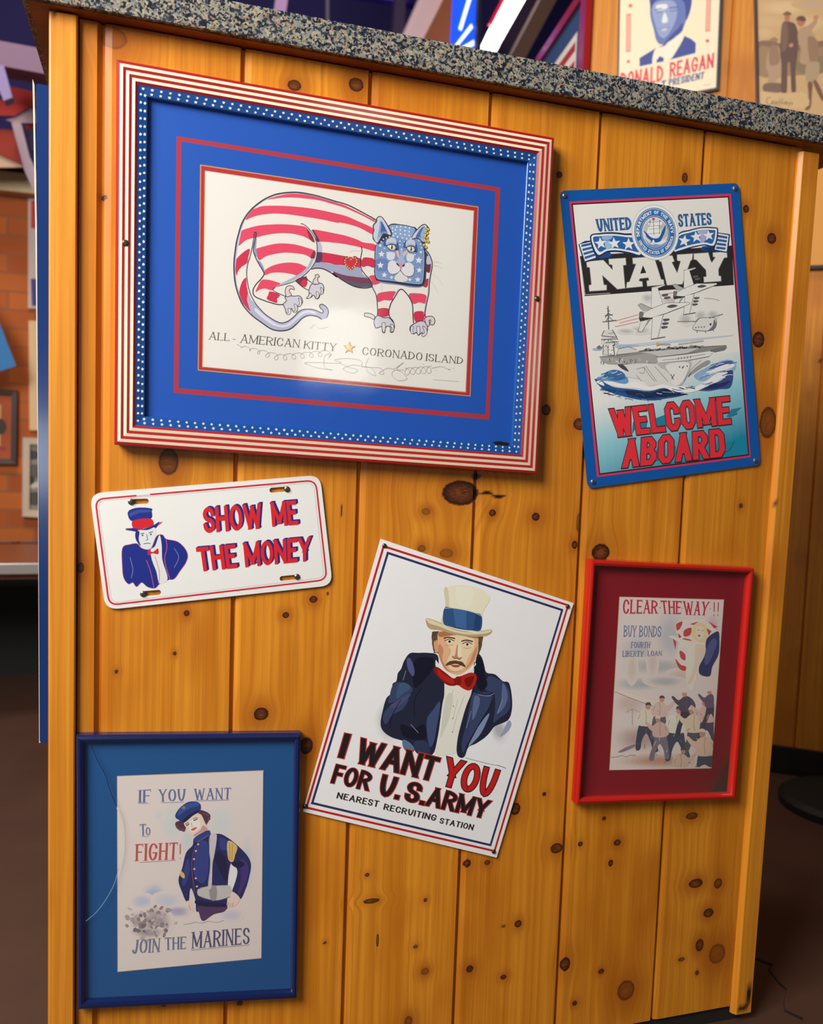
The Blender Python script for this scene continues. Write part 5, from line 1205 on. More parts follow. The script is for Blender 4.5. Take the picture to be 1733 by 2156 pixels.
ART_WANT=[
('l',(198,34,31),0,1,3.19,[-1512,1918,1589,1870,1658,-2072,-1429,-1977]),
('l',(48,53,98),0,1,3.34,[-1422,1843,1516,1774,1561,-1994,-1368,-1897]),
('w',(183,187,192),(240,242,244),[-624,-488,185,42,90,-273]),
('w',(183,187,192),(240,242,244),[1108,-246,123,28,59,-170]),
('p',(36,41,63),1,[-216,611,-372,609,-515,573,-641,534,-690,404,-696,285,-724,206,-709,92,-752,38,-719,-86,-776,-187,-770,-390,-740,-573,-655,-671,-500,-725,-310,-741,-109,-831,178,-843,182,-574,133,-286,84,1,102,229,21,373,-123,427]),
('p',(36,41,63),1,[388,778,469,754,545,652,620,550,766,556,921,487,1030,483,1150,283,1214,83,1198,-73,1027,-204,979,-306,917,-411,809,-526,707,-609,697,-747,639,-789,555,-732,494,-504,474,-208,469,92,481,245,416,530]),
('p',(234,234,224),1,[1,339,95,436,272,480,443,356,485,186,473,32,468,-239,479,-508,535,-721,415,-792,232,-817,201,-629,161,-369,106,-113,75,73]),
('p',(58,70,108),1,[-743,11,-662,89,-506,82,-422,14,-543,-132,-719,-247,-740,-135]),
('p',(58,70,108),1,[-741,-456,-701,-301,-548,-163,-443,-108,-479,-279,-608,-397,-662,-556]),
('p',(76,79,122),1,[-691,-284,-557,-135,-437,-33,-467,-129,-597,-291]),
('p',(58,70,108),1,[670,502,871,490,1027,421,1136,249,1164,72,1049,-77,977,-154,939,50,847,272,691,295]),
('p',(92,110,151),1,[931,459,1026,375,1085,252,1072,97,994,-13,997,170,959,329]),
('p',(58,70,108),1,[515,193,645,239,832,268,838,57,774,-185,721,-363,672,-556,660,-709,582,-575,562,-278,531,-44]),
('p',(92,110,151),1,[549,141,619,172,668,78,659,-135,624,-174]),
('p',(61,63,110),1,[562,-278,613,-237,659,-468,656,-650,597,-572]),
('p',(66,82,124),1,[-72,-333,-16,-171,34,-41,95,-175,117,-379,147,-611,111,-738,-3,-540]),
('p',(22,25,43),1,[-435,-504,-215,-513,-88,-426,6,-613,-160,-679,-351,-662]),
('p',(22,25,43),1,[-534,443,-438,526,-256,542,-230,371,-319,172,-407,62,-499,246]),
('p',(87,90,141),1,[-656,442,-600,456,-488,307,-490,219,-597,310]),
('p',(64,92,122),1,[-653,62,-558,99,-464,48,-551,-61,-628,-152]),
('p',(22,25,43),1,[375,700,440,746,537,650,600,515,698,372,621,263,503,371,416,530]),
('p',(127,149,184),1,[826,-97,877,-55,842,-336,769,-504,702,-594,736,-360]),
('p',(150,169,198),1,[1213,-70,1279,-116,1256,-244,1157,-342,1180,-215]),
('p',(95,122,153),1,[-333,-717,-199,-747,-109,-831,-182,-891,-297,-827]),
('p',(48,59,92),1,[-151,-706,24,-668,139,-822,1,-881,-109,-831]),
('l',(18,20,31),1,0,1.06,[832,268,838,57,774,-185,687,-598]),
('l',(18,20,31),1,0,1.04,[486,231,685,218,850,288]),
('l',(18,20,31),1,0,1.03,[64,-34,117,-379,170,-726]),
('l',(18,20,31),1,0,1,[-552,-149,-608,-397,-588,-597]),
('l',(18,20,31),1,0,1.01,[-292,90,-352,-102,-270,-348]),
('l',(146,159,196),1,0,0.75,[595,197,768,215,845,279]),
('l',(146,159,196),1,0,0.72,[-617,276,-614,130]),
('l',(146,159,196),1,0,0.73,[-134,-569,-291,-472]),
('l',(146,159,196),1,0,0.76,[1013,220,994,-13]),
('l',(146,159,196),1,0,0.75,[571,-65,581,-334]),
('l',(199,200,186),1,0,0.88,[184,174,233,-113,234,-353]),
('l',(199,200,186),1,0,0.89,[390,133,375,-201,391,-437]),
('l',(199,200,186),1,0,0.88,[142,15,182,-245]),
('l',(199,200,186),1,0,0.89,[305,53,325,-242]),
('p',(214,215,202),1,[113,8,154,122,231,36,265,-256,242,-470,226,-564,162,-279]),
('d',(141,133,82),1.04,[271,-60,322,-243,383,-439]),
('p',(239,238,230),1,[-222,536,-141,482,8,415,188,399,317,491,418,621,369,669,383,747,397,586,355,425,133,326,-143,392]),
('p',(183,36,29),1,[199,365,262,417,381,491,477,470,503,371,466,241,377,220,249,264]),
('p',(143,22,20),1,[199,365,128,340,-17,394,-176,444,-201,378,-115,310,73,222,220,257]),
('p',(183,36,29),1,[-150,413,-22,363,133,326,156,257,25,270,-105,327]),
('p',(143,22,20),1,[163,356,232,387,282,287,220,257]),
('p',(124,18,16),1,[310,369,445,447,442,311,392,269]),
('p',(92,72,51),1,[-331,952,-403,889,-351,755,-293,651,-226,639,336,765,411,829,401,977,311,1074]),
('p',(230,185,143),1,[-302,959,-50,1055,267,1063,351,934,388,778,368,623,297,501,185,406,37,422,-102,506,-207,629,-281,802]),
('p',(239,216,177),1,[-163,921,46,1005,241,996,303,862,261,702,249,549,154,451,37,467,-43,566,-31,717,-127,812]),
('p',(205,144,104),1,[-243,782,-157,715,-125,575,-6,456,105,409,-31,435,-145,540,-228,668]),
('p',(205,144,104),1,[346,903,371,759,349,633,278,511,310,654,317,775]),
('p',(184,120,80),1,[-297,946,-43,1034,272,1049,288,1001,-22,973,-260,881]),
('p',(234,224,207),1,[-159,838,-107,871,-42,865,-95,836]),
('p',(76,59,43),0,[-82,858,-81,852,-82,846,-85,841,-89,837,-95,835,-101,834,-107,836,-113,838,-117,843,-120,848,-121,854,-120,859,-117,864,-112,868,-107,871,-101,871,-95,870,-89,867,-85,863]),
('p',(22,22,27),0,[-89,856,-89,852,-89,849,-91,846,-94,843,-97,842,-101,841,-105,842,-108,844,-111,847,-112,850,-113,853,-112,857,-111,860,-108,862,-105,864,-101,864,-97,863,-94,862,-91,859]),
('l',(76,49,33),1,0,1.16,[-179,842,-113,888,-30,877]),
('l',(76,53,35),1,0,1.89,[-206,873,-136,909,-30,916]),
('l',(189,137,98),1,0,0.73,[-144,794,-81,795,-29,827]),
('p',(234,224,207),1,[125,866,178,899,244,893,190,865]),
('p',(76,59,43),0,[203,886,204,880,203,875,200,869,196,866,190,863,184,863,178,864,172,867,168,871,165,876,164,882,165,888,168,893,172,897,178,899,184,900,190,898,196,896,201,891]),
('p',(22,22,27),0,[196,884,197,881,196,877,194,874,191,872,188,870,184,870,180,870,177,872,174,875,172,878,172,882,172,885,174,888,177,891,180,892,184,892,188,892,191,890,194,887]),
('l',(76,49,33),1,0,1.18,[105,870,172,917,256,905]),
('l',(76,53,35),1,0,1.91,[78,902,149,938,256,944]),
('l',(189,137,98),1,0,0.74,[140,822,204,823,257,855]),
('p',(205,144,104),1,[29,822,58,829,153,689,138,641,45,632,6,653,46,677]),
('p',(239,230,200),1,[46,841,78,842,156,705,143,672,94,675]),
('l',(141,84,53),1,0,1.02,[6,653,55,627,88,646,140,634,162,674]),
('p',(92,68,49),1,[-49,490,-12,566,79,604,118,606,197,608,273,547,183,555,102,557,19,522]),
('p',(171,82,66),1,[46,513,108,541,171,542,148,515,89,503]),
('l',(124,48,36),1,0,0.88,[-20,519,87,531,205,560]),
('l',(205,144,104),1,0,1.03,[61,443,140,444,209,479]),
('p',(219,165,124),1,[-338,787,-285,816,-228,668,-266,643]),
('l',(113,92,68),1,0,1.16,[-366,869,-351,755,-283,669]),
('l',(113,92,68),1,0,1.16,[-332,907,-317,793]),
('l',(113,92,68),1,0,1.19,[340,1037,403,948,396,826]),
('l',(113,92,68),1,0,1.18,[299,1041,364,968]),
('p',(189,167,127),1,[-567,1074,-505,1098,-329,1085,-113,1053,120,1069,340,1134,467,1190,503,1154,425,1073,205,1009,-54,972,-292,977,-474,959]),
('p',(230,219,184),1,[-561,1080,-486,1088,-308,1069,-93,1040,125,1056,343,1124,469,1183,473,1146,341,1082,135,1025,-97,1005,-325,1027,-482,1030]),
('p',(239,234,208),1,[-438,1572,-333,1657,-177,1711,7,1732,189,1715,303,1642,299,1536,267,1392,320,1121,105,1065,-113,1053,-322,1087,-331,1232,-353,1389]),
('p',(218,212,184),1,[-438,1572,-385,1602,-290,1391,-255,1193,-247,1077,-322,1087,-331,1232,-353,1389]),
('p',(239,239,222),1,[-253,1653,-108,1693,23,1685,43,1437,-103,1397,-217,1500]),
('p',(48,86,137),1,[-340,1304,-227,1342,-28,1365,147,1368,267,1347,319,1136,175,1096,8,1070,-149,1066,-283,1090]),
('p',(64,108,163),0,[-209,1336,6,1358,94,1098,-76,1085]),
('p',(36,68,114),0,[157,1363,261,1340,309,1148,208,1116]),
('l',(239,238,216),1,0,0.58,[-336,1302,-225,1338,-27,1361,148,1363,265,1344]),
('t',(200,51,45),'I',[-1218,-816,-1123,-814,-1119,-1175,-1208,-1175],(0.2,0.16,1,0,0,0.035,0.07,0.05)),
('t',(35,31,35),'I',[-1218,-816,-1123,-814,-1119,-1175,-1208,-1175],(0.2,0.16,1,0,0,0,0.07,0.05)),
('t',(200,51,45),'WANT',[-954,-828,331,-859,333,-1227,-951,-1197],(0.2,0.16,1,0,0,0.035,0.07,0.05)),
('t',(35,31,35),'WANT',[-954,-828,331,-859,333,-1227,-951,-1197],(0.2,0.16,1,0,0,0,0.07,0.05)),
('t',(35,31,35),'YOU',[442,-821,1332,-846,1336,-1279,453,-1248],(0.2,0.16,1,0,0,0.035,0.07,0.05)),
('t',(200,35,31),'YOU',[442,-821,1332,-846,1336,-1279,453,-1248],(0.2,0.16,1,0,0,0,0.07,0.05)),
('t',(200,51,45),'FOR',[-1202,-1276,-618,-1284,-616,-1562,-1199,-1557],(0.2,0.16,1,0,0,0.035,0.07,0.05)),
('t',(35,31,35),'FOR',[-1202,-1276,-618,-1284,-616,-1562,-1199,-1557],(0.2,0.16,1,0,0,0,0.07,0.05)),
('t',(200,51,45),'U.',[-469,-1276,-119,-1283,-116,-1598,-466,-1588],(0.2,0.16,1,0,0,0.035,0.07,0.05)),
('t',(35,31,35),'U.',[-469,-1276,-119,-1283,-116,-1598,-466,-1588],(0.2,0.16,1,0,0,0,0.07,0.05)),
('t',(200,51,45),'S.',[-39,-1289,299,-1299,297,-1604,-40,-1592],(0.2,0.16,1,0,0,0.035,0.07,0.05)),
('t',(35,31,35),'S.',[-39,-1289,299,-1299,297,-1604,-40,-1592],(0.2,0.16,1,0,0,0,0.07,0.05)),
('t',(200,51,45),'ARMY',[318,-1305,1340,-1326,1338,-1613,321,-1599],(0.2,0.16,1,0,0,0.035,0.07,0.05)),
('t',(35,31,35),'ARMY',[318,-1305,1340,-1326,1338,-1613,321,-1599],(0.2,0.16,1,0,0,0,0.07,0.05)),
('t',(43,36,33),'NEAREST',[-1048,-1667,-395,-1671,-388,-1766,-1046,-1758],(0.17,0.14,1,0,0,0,0.14,0.05)),
('t',(43,36,33),'RECRUITING',[-308,-1692,552,-1704,555,-1799,-301,-1784],(0.17,0.14,1,0,0,0,0.14,0.05)),
('t',(43,36,33),'STATION',[620,-1731,1192,-1733,1193,-1825,624,-1817],(0.17,0.14,1,0,0,0,0.14,0.05)),
('l',(141,146,155),0,0,0.6,[709,-768,818,-775,905,-776,1013,-779,1143,-779,1230,-777]),
('l',(108,114,122),0,0,0.77,[1239,-771,1316,-775,1409,-788])]
ART_MARINES=[
('w',(213,220,221),(230,220,216),[-225,701,188,-18,3,-268]),
('w',(214,221,221),(230,220,216),[422,638,181,-18,4,-245]),
('w',(217,217,221),(230,220,216),[-400,824,74,-7,1,-67]),
('w',(203,215,221),(230,220,216),[784,-3,92,-10,7,-361]),
('w',(209,217,221),(230,220,216),[-20,412,114,-12,2,-162]),
('w',(177,190,221),(230,220,216),[-462,-306,137,-17,2,-162]),
('w',(193,201,221),(230,220,216),[-609,-369,148,-19,1,-94]),
('w',(204,208,221),(230,220,216),[-286,-409,176,-22,1,-122]),
('w',(176,174,201),(230,220,216),[-134,-578,152,-20,1,-82]),
('w',(205,203,217),(230,220,216),[588,-727,158,-21,1,-84]),
('w',(167,157,161),(230,220,216),[-607,-679,149,-20,2,-162]),
('w',(167,157,161),(230,220,216),[-421,-677,188,-25,2,-190]),
('w',(167,157,161),(230,220,216),[-531,-824,200,-27,1,-81]),
('p',(150,138,145),0,[-619,-700,-634,-716,-649,-718,-658,-706,-657,-685,-645,-665,-629,-656,-616,-661,-612,-678]),
('p',(190,177,181),0,[-661,-695,-668,-716,-685,-725,-703,-717,-714,-696,-713,-673,-700,-658,-681,-657,-666,-672]),
('p',(126,116,125),0,[-625,-797,-638,-810,-661,-811,-683,-797,-695,-777,-691,-758,-672,-751,-648,-758,-629,-776]),
('p',(202,189,190),0,[-433,-725,-455,-726,-469,-718,-469,-705,-454,-693,-433,-688,-413,-692,-406,-703,-414,-716]),
('p',(150,138,145),0,[-252,-564,-271,-576,-292,-572,-306,-553,-306,-528,-291,-510,-269,-506,-251,-518,-244,-541]),
('p',(150,138,145),0,[-391,-743,-398,-759,-412,-765,-428,-759,-438,-743,-437,-725,-426,-713,-410,-713,-396,-725]),
('p',(126,116,125),0,[-500,-681,-514,-688,-526,-686,-532,-675,-528,-660,-516,-648,-502,-645,-492,-652,-491,-666]),
('p',(174,163,168),0,[-351,-754,-363,-748,-376,-726,-384,-699,-383,-680,-373,-677,-360,-692,-349,-718,-345,-743]),
('p',(190,177,181),0,[-409,-918,-419,-921,-430,-917,-435,-906,-433,-895,-424,-887,-413,-888,-405,-896,-403,-908]),
('p',(126,116,125),0,[-423,-698,-431,-711,-448,-714,-465,-707,-476,-693,-475,-678,-462,-669,-444,-671,-429,-683]),
('p',(156,134,134),0,[-407,-901,-421,-901,-436,-888,-445,-869,-444,-851,-433,-844,-417,-851,-404,-868,-400,-888]),
('p',(202,189,190),0,[-452,-706,-477,-706,-496,-691,-500,-669,-487,-649,-463,-641,-439,-649,-427,-669,-432,-692]),
('p',(174,163,168),0,[-522,-546,-545,-541,-557,-529,-554,-516,-537,-508,-514,-509,-495,-518,-490,-532,-501,-542]),
('p',(174,163,168),0,[-469,-867,-492,-876,-514,-868,-525,-846,-520,-821,-501,-804,-477,-803,-460,-819,-456,-844]),
('p',(190,177,181),0,[-684,-596,-701,-614,-716,-618,-724,-606,-719,-584,-705,-561,-688,-549,-676,-554,-674,-572]),
('p',(202,189,190),0,[-466,-787,-483,-788,-501,-774,-511,-752,-509,-732,-495,-723,-476,-729,-461,-748,-457,-771]),
('p',(150,138,145),0,[-416,-695,-424,-709,-440,-714,-456,-706,-465,-690,-463,-672,-451,-662,-434,-664,-420,-677]),
('p',(174,163,168),0,[-547,-651,-570,-651,-585,-644,-584,-632,-568,-621,-544,-616,-524,-619,-517,-630,-526,-642]),
('p',(150,138,145),0,[-707,-681,-719,-679,-732,-666,-741,-646,-740,-630,-730,-625,-716,-633,-705,-651,-701,-669]),
('p',(202,189,190),0,[-295,-832,-313,-848,-332,-850,-343,-835,-341,-810,-327,-788,-307,-779,-291,-786,-286,-807]),
('p',(190,177,181),0,[-545,-629,-571,-630,-587,-623,-585,-610,-567,-599,-541,-593,-519,-597,-511,-607,-521,-620]),
('p',(174,163,168),0,[-485,-753,-493,-762,-510,-764,-529,-757,-541,-746,-540,-735,-527,-729,-507,-732,-491,-741]),
('p',(202,189,190),0,[-458,-803,-471,-823,-485,-829,-492,-819,-490,-797,-479,-774,-465,-760,-454,-762,-451,-779]),
('p',(174,163,168),0,[-586,-686,-595,-699,-615,-701,-636,-691,-647,-674,-644,-657,-629,-649,-607,-653,-590,-668]),
('p',(202,189,190),0,[-568,-736,-585,-728,-597,-708,-598,-684,-588,-668,-571,-667,-555,-682,-548,-705,-553,-726]),
('p',(202,189,190),0,[-366,-863,-376,-880,-398,-884,-421,-874,-434,-853,-431,-832,-414,-821,-390,-825,-371,-841]),
('p',(150,138,145),0,[-315,-756,-328,-777,-350,-783,-371,-769,-380,-743,-374,-717,-355,-703,-332,-707,-316,-728]),
('p',(150,138,145),0,[-431,-484,-447,-490,-462,-486,-467,-472,-462,-456,-448,-445,-431,-444,-420,-453,-420,-469]),
('p',(126,116,125),0,[-543,-723,-551,-736,-569,-740,-587,-733,-598,-717,-597,-701,-584,-692,-565,-694,-549,-706]),
('p',(202,189,190),0,[-590,-572,-609,-578,-630,-566,-644,-543,-643,-519,-628,-506,-607,-510,-588,-528,-581,-553]),
('p',(174,163,168),0,[-795,-620,-814,-610,-826,-587,-825,-562,-810,-547,-789,-548,-773,-565,-767,-591,-776,-612]),
('p',(150,138,145),0,[-404,-737,-422,-750,-437,-750,-443,-738,-438,-718,-423,-701,-405,-694,-394,-701,-393,-717]),
('p',(174,163,168),0,[-673,-679,-683,-685,-701,-681,-719,-668,-729,-653,-725,-643,-710,-642,-690,-651,-676,-666]),
('p',(156,134,134),0,[-608,-705,-621,-719,-640,-720,-656,-707,-662,-686,-655,-667,-638,-659,-620,-666,-608,-684]),
('p',(174,163,168),0,[-519,-647,-528,-663,-547,-668,-566,-660,-578,-642,-576,-623,-562,-612,-542,-613,-525,-627]),
('p',(150,138,145),0,[-427,-851,-437,-852,-447,-845,-452,-833,-450,-822,-441,-816,-430,-820,-422,-830,-421,-842]),
('p',(156,134,134),0,[-645,-656,-662,-651,-676,-633,-681,-609,-674,-591,-658,-587,-642,-599,-632,-621,-633,-644]),
('p',(202,189,190),0,[-152,-755,-167,-763,-181,-760,-188,-747,-185,-731,-173,-719,-158,-716,-147,-724,-144,-740]),
('p',(156,134,134),0,[-298,-899,-310,-921,-325,-928,-337,-917,-340,-894,-333,-869,-318,-854,-304,-856,-296,-874]),
('p',(174,163,168),0,[-479,-740,-485,-761,-496,-770,-507,-763,-512,-743,-509,-719,-500,-703,-489,-702,-480,-716]),
('p',(156,134,134),0,[-469,-723,-486,-725,-502,-713,-509,-694,-505,-676,-490,-668,-473,-673,-461,-690,-459,-709]),
('p',(202,189,190),0,[-470,-785,-480,-790,-498,-785,-517,-773,-526,-758,-522,-748,-507,-747,-487,-757,-472,-771]),
('p',(202,189,190),0,[-744,-475,-755,-481,-775,-476,-794,-462,-804,-446,-800,-436,-784,-435,-763,-445,-747,-461]),
('p',(150,138,145),0,[-369,-577,-380,-597,-399,-603,-418,-592,-427,-569,-422,-546,-406,-532,-386,-535,-371,-553]),
('p',(190,177,181),0,[-418,-744,-444,-735,-460,-714,-458,-690,-439,-674,-412,-674,-390,-690,-383,-715,-394,-736]),
('p',(174,163,168),0,[-277,-538,-290,-549,-303,-549,-310,-538,-307,-522,-296,-507,-282,-502,-271,-507,-269,-521]),
('p',(126,116,125),0,[-561,-817,-571,-823,-587,-820,-600,-808,-606,-793,-601,-782,-587,-781,-572,-789,-561,-803]),
('p',(126,116,125),0,[-789,-711,-801,-717,-816,-712,-828,-697,-831,-681,-823,-670,-809,-670,-794,-680,-786,-697]),
('p',(202,189,190),0,[-532,-747,-542,-756,-553,-755,-561,-746,-561,-732,-553,-720,-542,-716,-532,-721,-528,-733]),
('p',(174,163,168),0,[-234,-567,-251,-571,-266,-563,-273,-547,-267,-530,-252,-520,-235,-522,-223,-535,-222,-553]),
('p',(150,138,145),0,[-458,-532,-468,-555,-487,-563,-507,-554,-518,-530,-516,-504,-500,-487,-480,-488,-463,-506]),
('p',(150,138,145),0,[-568,-601,-585,-595,-598,-574,-602,-549,-594,-531,-578,-528,-562,-542,-554,-567,-556,-590]),
('p',(156,134,134),0,[-556,-673,-567,-697,-579,-706,-587,-697,-587,-673,-579,-646,-566,-628,-555,-628,-551,-646]),
('p',(190,177,181),0,[-425,-1020,-431,-1031,-442,-1034,-452,-1027,-456,-1014,-453,-1000,-444,-993,-433,-995,-425,-1006]),
('p',(126,116,125),0,[-290,-862,-308,-855,-320,-836,-320,-814,-309,-799,-292,-798,-276,-812,-269,-833,-275,-853]),
('p',(156,134,134),0,[-559,-677,-572,-701,-589,-708,-602,-696,-606,-670,-597,-643,-581,-626,-565,-628,-556,-649]),
('p',(202,189,190),0,[-324,-636,-335,-646,-355,-645,-376,-634,-387,-617,-384,-603,-367,-599,-345,-605,-328,-620]),
('p',(190,177,181),0,[-591,-917,-616,-921,-634,-911,-639,-892,-627,-872,-604,-861,-581,-865,-569,-880,-573,-901]),
('p',(190,177,181),0,[-300,-616,-317,-626,-333,-622,-341,-607,-338,-589,-324,-575,-307,-572,-294,-581,-291,-599]),
('p',(150,138,145),0,[-403,-718,-420,-719,-438,-705,-448,-683,-446,-663,-433,-654,-414,-661,-399,-680,-395,-702]),
('p',(174,163,168),0,[-805,-595,-824,-587,-835,-569,-834,-549,-819,-536,-800,-537,-783,-551,-778,-572,-787,-589]),
('p',(190,177,181),0,[-494,-576,-514,-571,-526,-559,-525,-544,-511,-534,-491,-533,-474,-542,-468,-557,-476,-570]),
('p',(156,134,134),0,[-470,-783,-481,-782,-496,-770,-507,-752,-509,-736,-501,-730,-487,-736,-473,-753,-466,-771]),
('p',(190,177,181),0,[-273,-798,-286,-793,-296,-778,-299,-758,-295,-744,-284,-742,-272,-753,-264,-771,-265,-789]),
('p',(156,134,134),0,[-598,-748,-607,-760,-627,-761,-647,-752,-659,-737,-657,-723,-642,-716,-621,-719,-604,-732]),
('p',(190,177,181),0,[-399,-841,-412,-847,-426,-842,-435,-828,-434,-813,-424,-802,-410,-801,-398,-811,-393,-827]),
('p',(174,163,168),0,[-717,-654,-737,-653,-757,-636,-765,-611,-760,-588,-743,-580,-722,-589,-707,-612,-705,-637]),
('p',(174,163,168),0,[-423,-712,-443,-703,-455,-682,-452,-659,-437,-646,-415,-648,-398,-664,-394,-687,-403,-706]),
('p',(156,134,134),0,[-559,-586,-564,-601,-575,-607,-587,-602,-594,-588,-593,-571,-585,-559,-573,-558,-563,-569]),
('p',(126,116,125),0,[-681,-780,-696,-796,-714,-796,-727,-782,-729,-759,-718,-738,-700,-730,-684,-737,-676,-757]),
('p',(156,134,134),0,[-346,-513,-365,-523,-381,-520,-387,-506,-380,-487,-364,-472,-345,-469,-333,-478,-334,-495]),
('p',(202,189,190),0,[-736,-561,-753,-555,-762,-543,-760,-530,-747,-522,-730,-523,-717,-532,-713,-546,-721,-557]),
('p',(126,116,125),0,[-580,-756,-605,-759,-625,-745,-632,-722,-622,-699,-600,-688,-576,-694,-562,-713,-563,-738]),
('p',(126,116,125),0,[-614,-596,-629,-597,-644,-586,-652,-567,-650,-550,-638,-542,-622,-548,-609,-564,-606,-583]),
('p',(174,163,168),0,[-368,-699,-392,-700,-414,-684,-424,-657,-417,-632,-397,-621,-372,-629,-355,-652,-353,-679]),
('p',(174,163,168),0,[-798,-714,-808,-718,-820,-712,-829,-700,-830,-687,-823,-679,-811,-681,-801,-690,-795,-703]),
('p',(150,138,145),0,[-410,-771,-426,-785,-440,-787,-446,-776,-441,-757,-427,-740,-412,-731,-401,-736,-400,-752]),
('p',(190,177,181),0,[-535,-966,-558,-977,-577,-973,-583,-956,-574,-935,-553,-919,-531,-915,-517,-926,-519,-946]),
('p',(150,138,145),0,[-269,-752,-278,-763,-290,-764,-300,-755,-303,-741,-297,-727,-286,-721,-274,-725,-268,-738]),
('p',(190,177,181),0,[-372,-617,-381,-639,-398,-647,-416,-638,-426,-616,-424,-591,-410,-575,-391,-575,-376,-592]),
('p',(38,44,102),1,[67,457,244,547,283,489,412,476,516,411,635,303,782,136,844,-9,827,-174,778,-362,702,-505,595,-381,644,-194,655,-71,574,48,538,-113,528,-277,508,-633,379,-644,185,-592,108,-609,93,-443,40,-273,15,-297,4,-432,-34,-441,-86,-312,-139,-129,-91,41,-43,252,44,351]),
('p',(239,239,239),1,[588,19,655,-71,644,-194,582,-366,535,-277,545,-113]),
('p',(54,67,141),1,[107,371,234,385,262,192,254,-80,192,-209,88,-129,60,78]),
('p',(27,31,71),1,[390,233,495,112,525,-84,501,-218,394,-14,340,129]),
('p',(54,67,141),1,[413,421,517,356,506,234,415,271]),
('p',(70,54,123),1,[691,63,784,25,813,-117,751,-331,674,-433,709,-201]),
('p',(27,31,71),1,[574,48,678,64,758,0,680,-46,601,-10]),
('p',(54,67,141),1,[-66,25,-17,168,10,3,-38,-182,-88,-203]),
('p',(85,58,100),1,[145,-532,507,-578,483,-658,340,-681,200,-759,147,-642]),
('p',(27,31,71),1,[93,-443,273,-493,507,-550,507,-592,145,-532]),
('p',(54,67,141),1,[67,457,244,547,271,476,106,385]),
('l',(156,102,91),1,0,0.66,[106,392,264,477]),
('l',(156,85,102),1,0,0.66,[82,347,35,81,79,-332]),
('d',(227,203,158),1.45,[117,357,89,265,65,152,71,9,93,-127,109,-247]),
('p',(203,199,199),1,[129,-284,269,-259,528,-277,581,-338,570,-447,402,-482,247,-449,130,-379]),
('l',(85,80,91),1,0,0.67,[129,-284,269,-259,528,-277]),
('l',(85,80,91),1,0,0.8,[130,-386,272,-455,402,-484,570,-450]),
('p',(156,152,154),1,[282,-275,373,-280,376,-465,298,-455]),
('p',(209,204,208),1,[271,463,367,467,339,184,316,50,308,-278,257,-265,284,53,268,246]),
('l',(120,116,127),1,0,0.53,[271,463,268,246,284,53,259,-265]),
('p',(227,190,118),1,[517,363,648,274,625,153,594,53,528,108]),
('l',(156,120,73),1,0,0.54,[543,339,554,92]),
('l',(156,120,73),1,0,0.54,[583,315,580,68]),
('p',(227,190,118),1,[-109,3,-58,-57,-64,-111,-115,-64]),
('p',(238,213,203),1,[-22,-443,17,-461,69,-563,57,-610,6,-569]),
('p',(238,213,203),1,[595,-381,702,-491,651,-582,560,-612,520,-552,557,-473]),
('l',(156,120,118),1,0,0.68,[545,-527,527,-580]),
('l',(156,120,118),1,0,0.68,[578,-545,553,-604]),
('l',(156,120,118),1,0,0.68,[611,-542,592,-603]),
('l',(156,120,118),1,0,0.66,[5,-500,31,-579]),
('p',(85,53,73),1,[-187,697,-100,715,-49,630,-73,565,-136,585,-180,629]),
('p',(85,53,73),1,[112,843,202,821,273,761,255,681,205,618,153,664,127,747]),
('d',(105,69,87),2.34,[-162,641,-123,597,-79,579,234,764,254,708,211,645,189,782]),
('p',(239,217,203),1,[-74,686,25,770,139,787,204,659,237,561,155,529,67,484,3,531,-42,602]),
('p',(239,239,230),1,[-11,680,89,738,140,665,129,585,54,539,3,571]),
('p',(209,158,145),1,[179,621,237,561,155,529,67,484,54,498,142,557]),
('l',(67,48,56),1,0,0.92,[-59,660,-30,674,-5,671]),
('l',(67,48,56),1,0,0.92,[45,722,76,736,108,729]),
('l',(48,31,38),1,0,1.31,[-49,641,-5,655]),
('l',(48,31,38),1,0,1.31,[51,701,102,717]),
('l',(190,136,123),1,0,0.66,[20,677,33,622,17,617]),
('p',(208,100,91),1,[21,580,65,602,101,599,66,565,31,561]),
('p',(36,60,127),1,[-189,817,-127,905,-28,970,73,970,137,928,138,841,62,807,-25,762,-100,702,-150,734,-186,764]),
('p',(54,85,163),1,[-127,892,-15,955,98,952,124,909,-2,880,-114,810,-163,788]),
('p',(27,29,67),1,[-100,709,-13,787,100,844,125,822,38,769,-49,697,-81,687]),
('p',(138,120,127),0,[-58,895,-62,883,-71,875,-83,873,-96,877,-105,887,-109,899,-105,911,-96,919,-84,921,-71,917,-62,907]),
('t',(103,115,165),'IF',[-667,1194,-517,1192,-518,1014,-669,1021],(0.15,0.06,0.5,0.14,0,0,0.12,0.035)),
('t',(103,115,165),'YOU',[-413,1183,-66,1159,-68,993,-407,1010],(0.15,0.06,0.5,0.14,0,0,0.12,0.035)),
('t',(103,115,165),'WANT',[55,1152,549,1125,543,963,60,993],(0.15,0.06,0.5,0.14,0,0,0.12,0.035)),
('l',(103,115,165),0,0,0.45,[-673,1011,-549,1002]),
('l',(103,115,165),0,0,0.45,[-377,994,-84,976]),
('l',(103,115,165),0,0,0.46,[73,978,526,951]),
('t',(103,115,165),'T',[-654,718,-576,716,-576,557,-643,558],(0.15,0.06,0.5,0.14,0,0,0.12,0.035)),
('t',(103,115,165),'O',[-575,668,-519,665,-518,554,-576,557],(0.15,0.06,0.5,0.14,0,0,0.12,0.035)),
('l',(103,115,165),0,0,0.38,[-630,544,-532,539]),
('t',(199,85,82),'FIGHT',[-700,445,-156,415,-166,174,-703,210],(0.16,0.06,0.5,0.14,0,0,0.12,0.035)),
('t',(217,138,134),'!',[-133,390,-113,389,-116,179,-131,178],(0.05,0.06,0.5,0.14,0,0,0.12,0.035)),
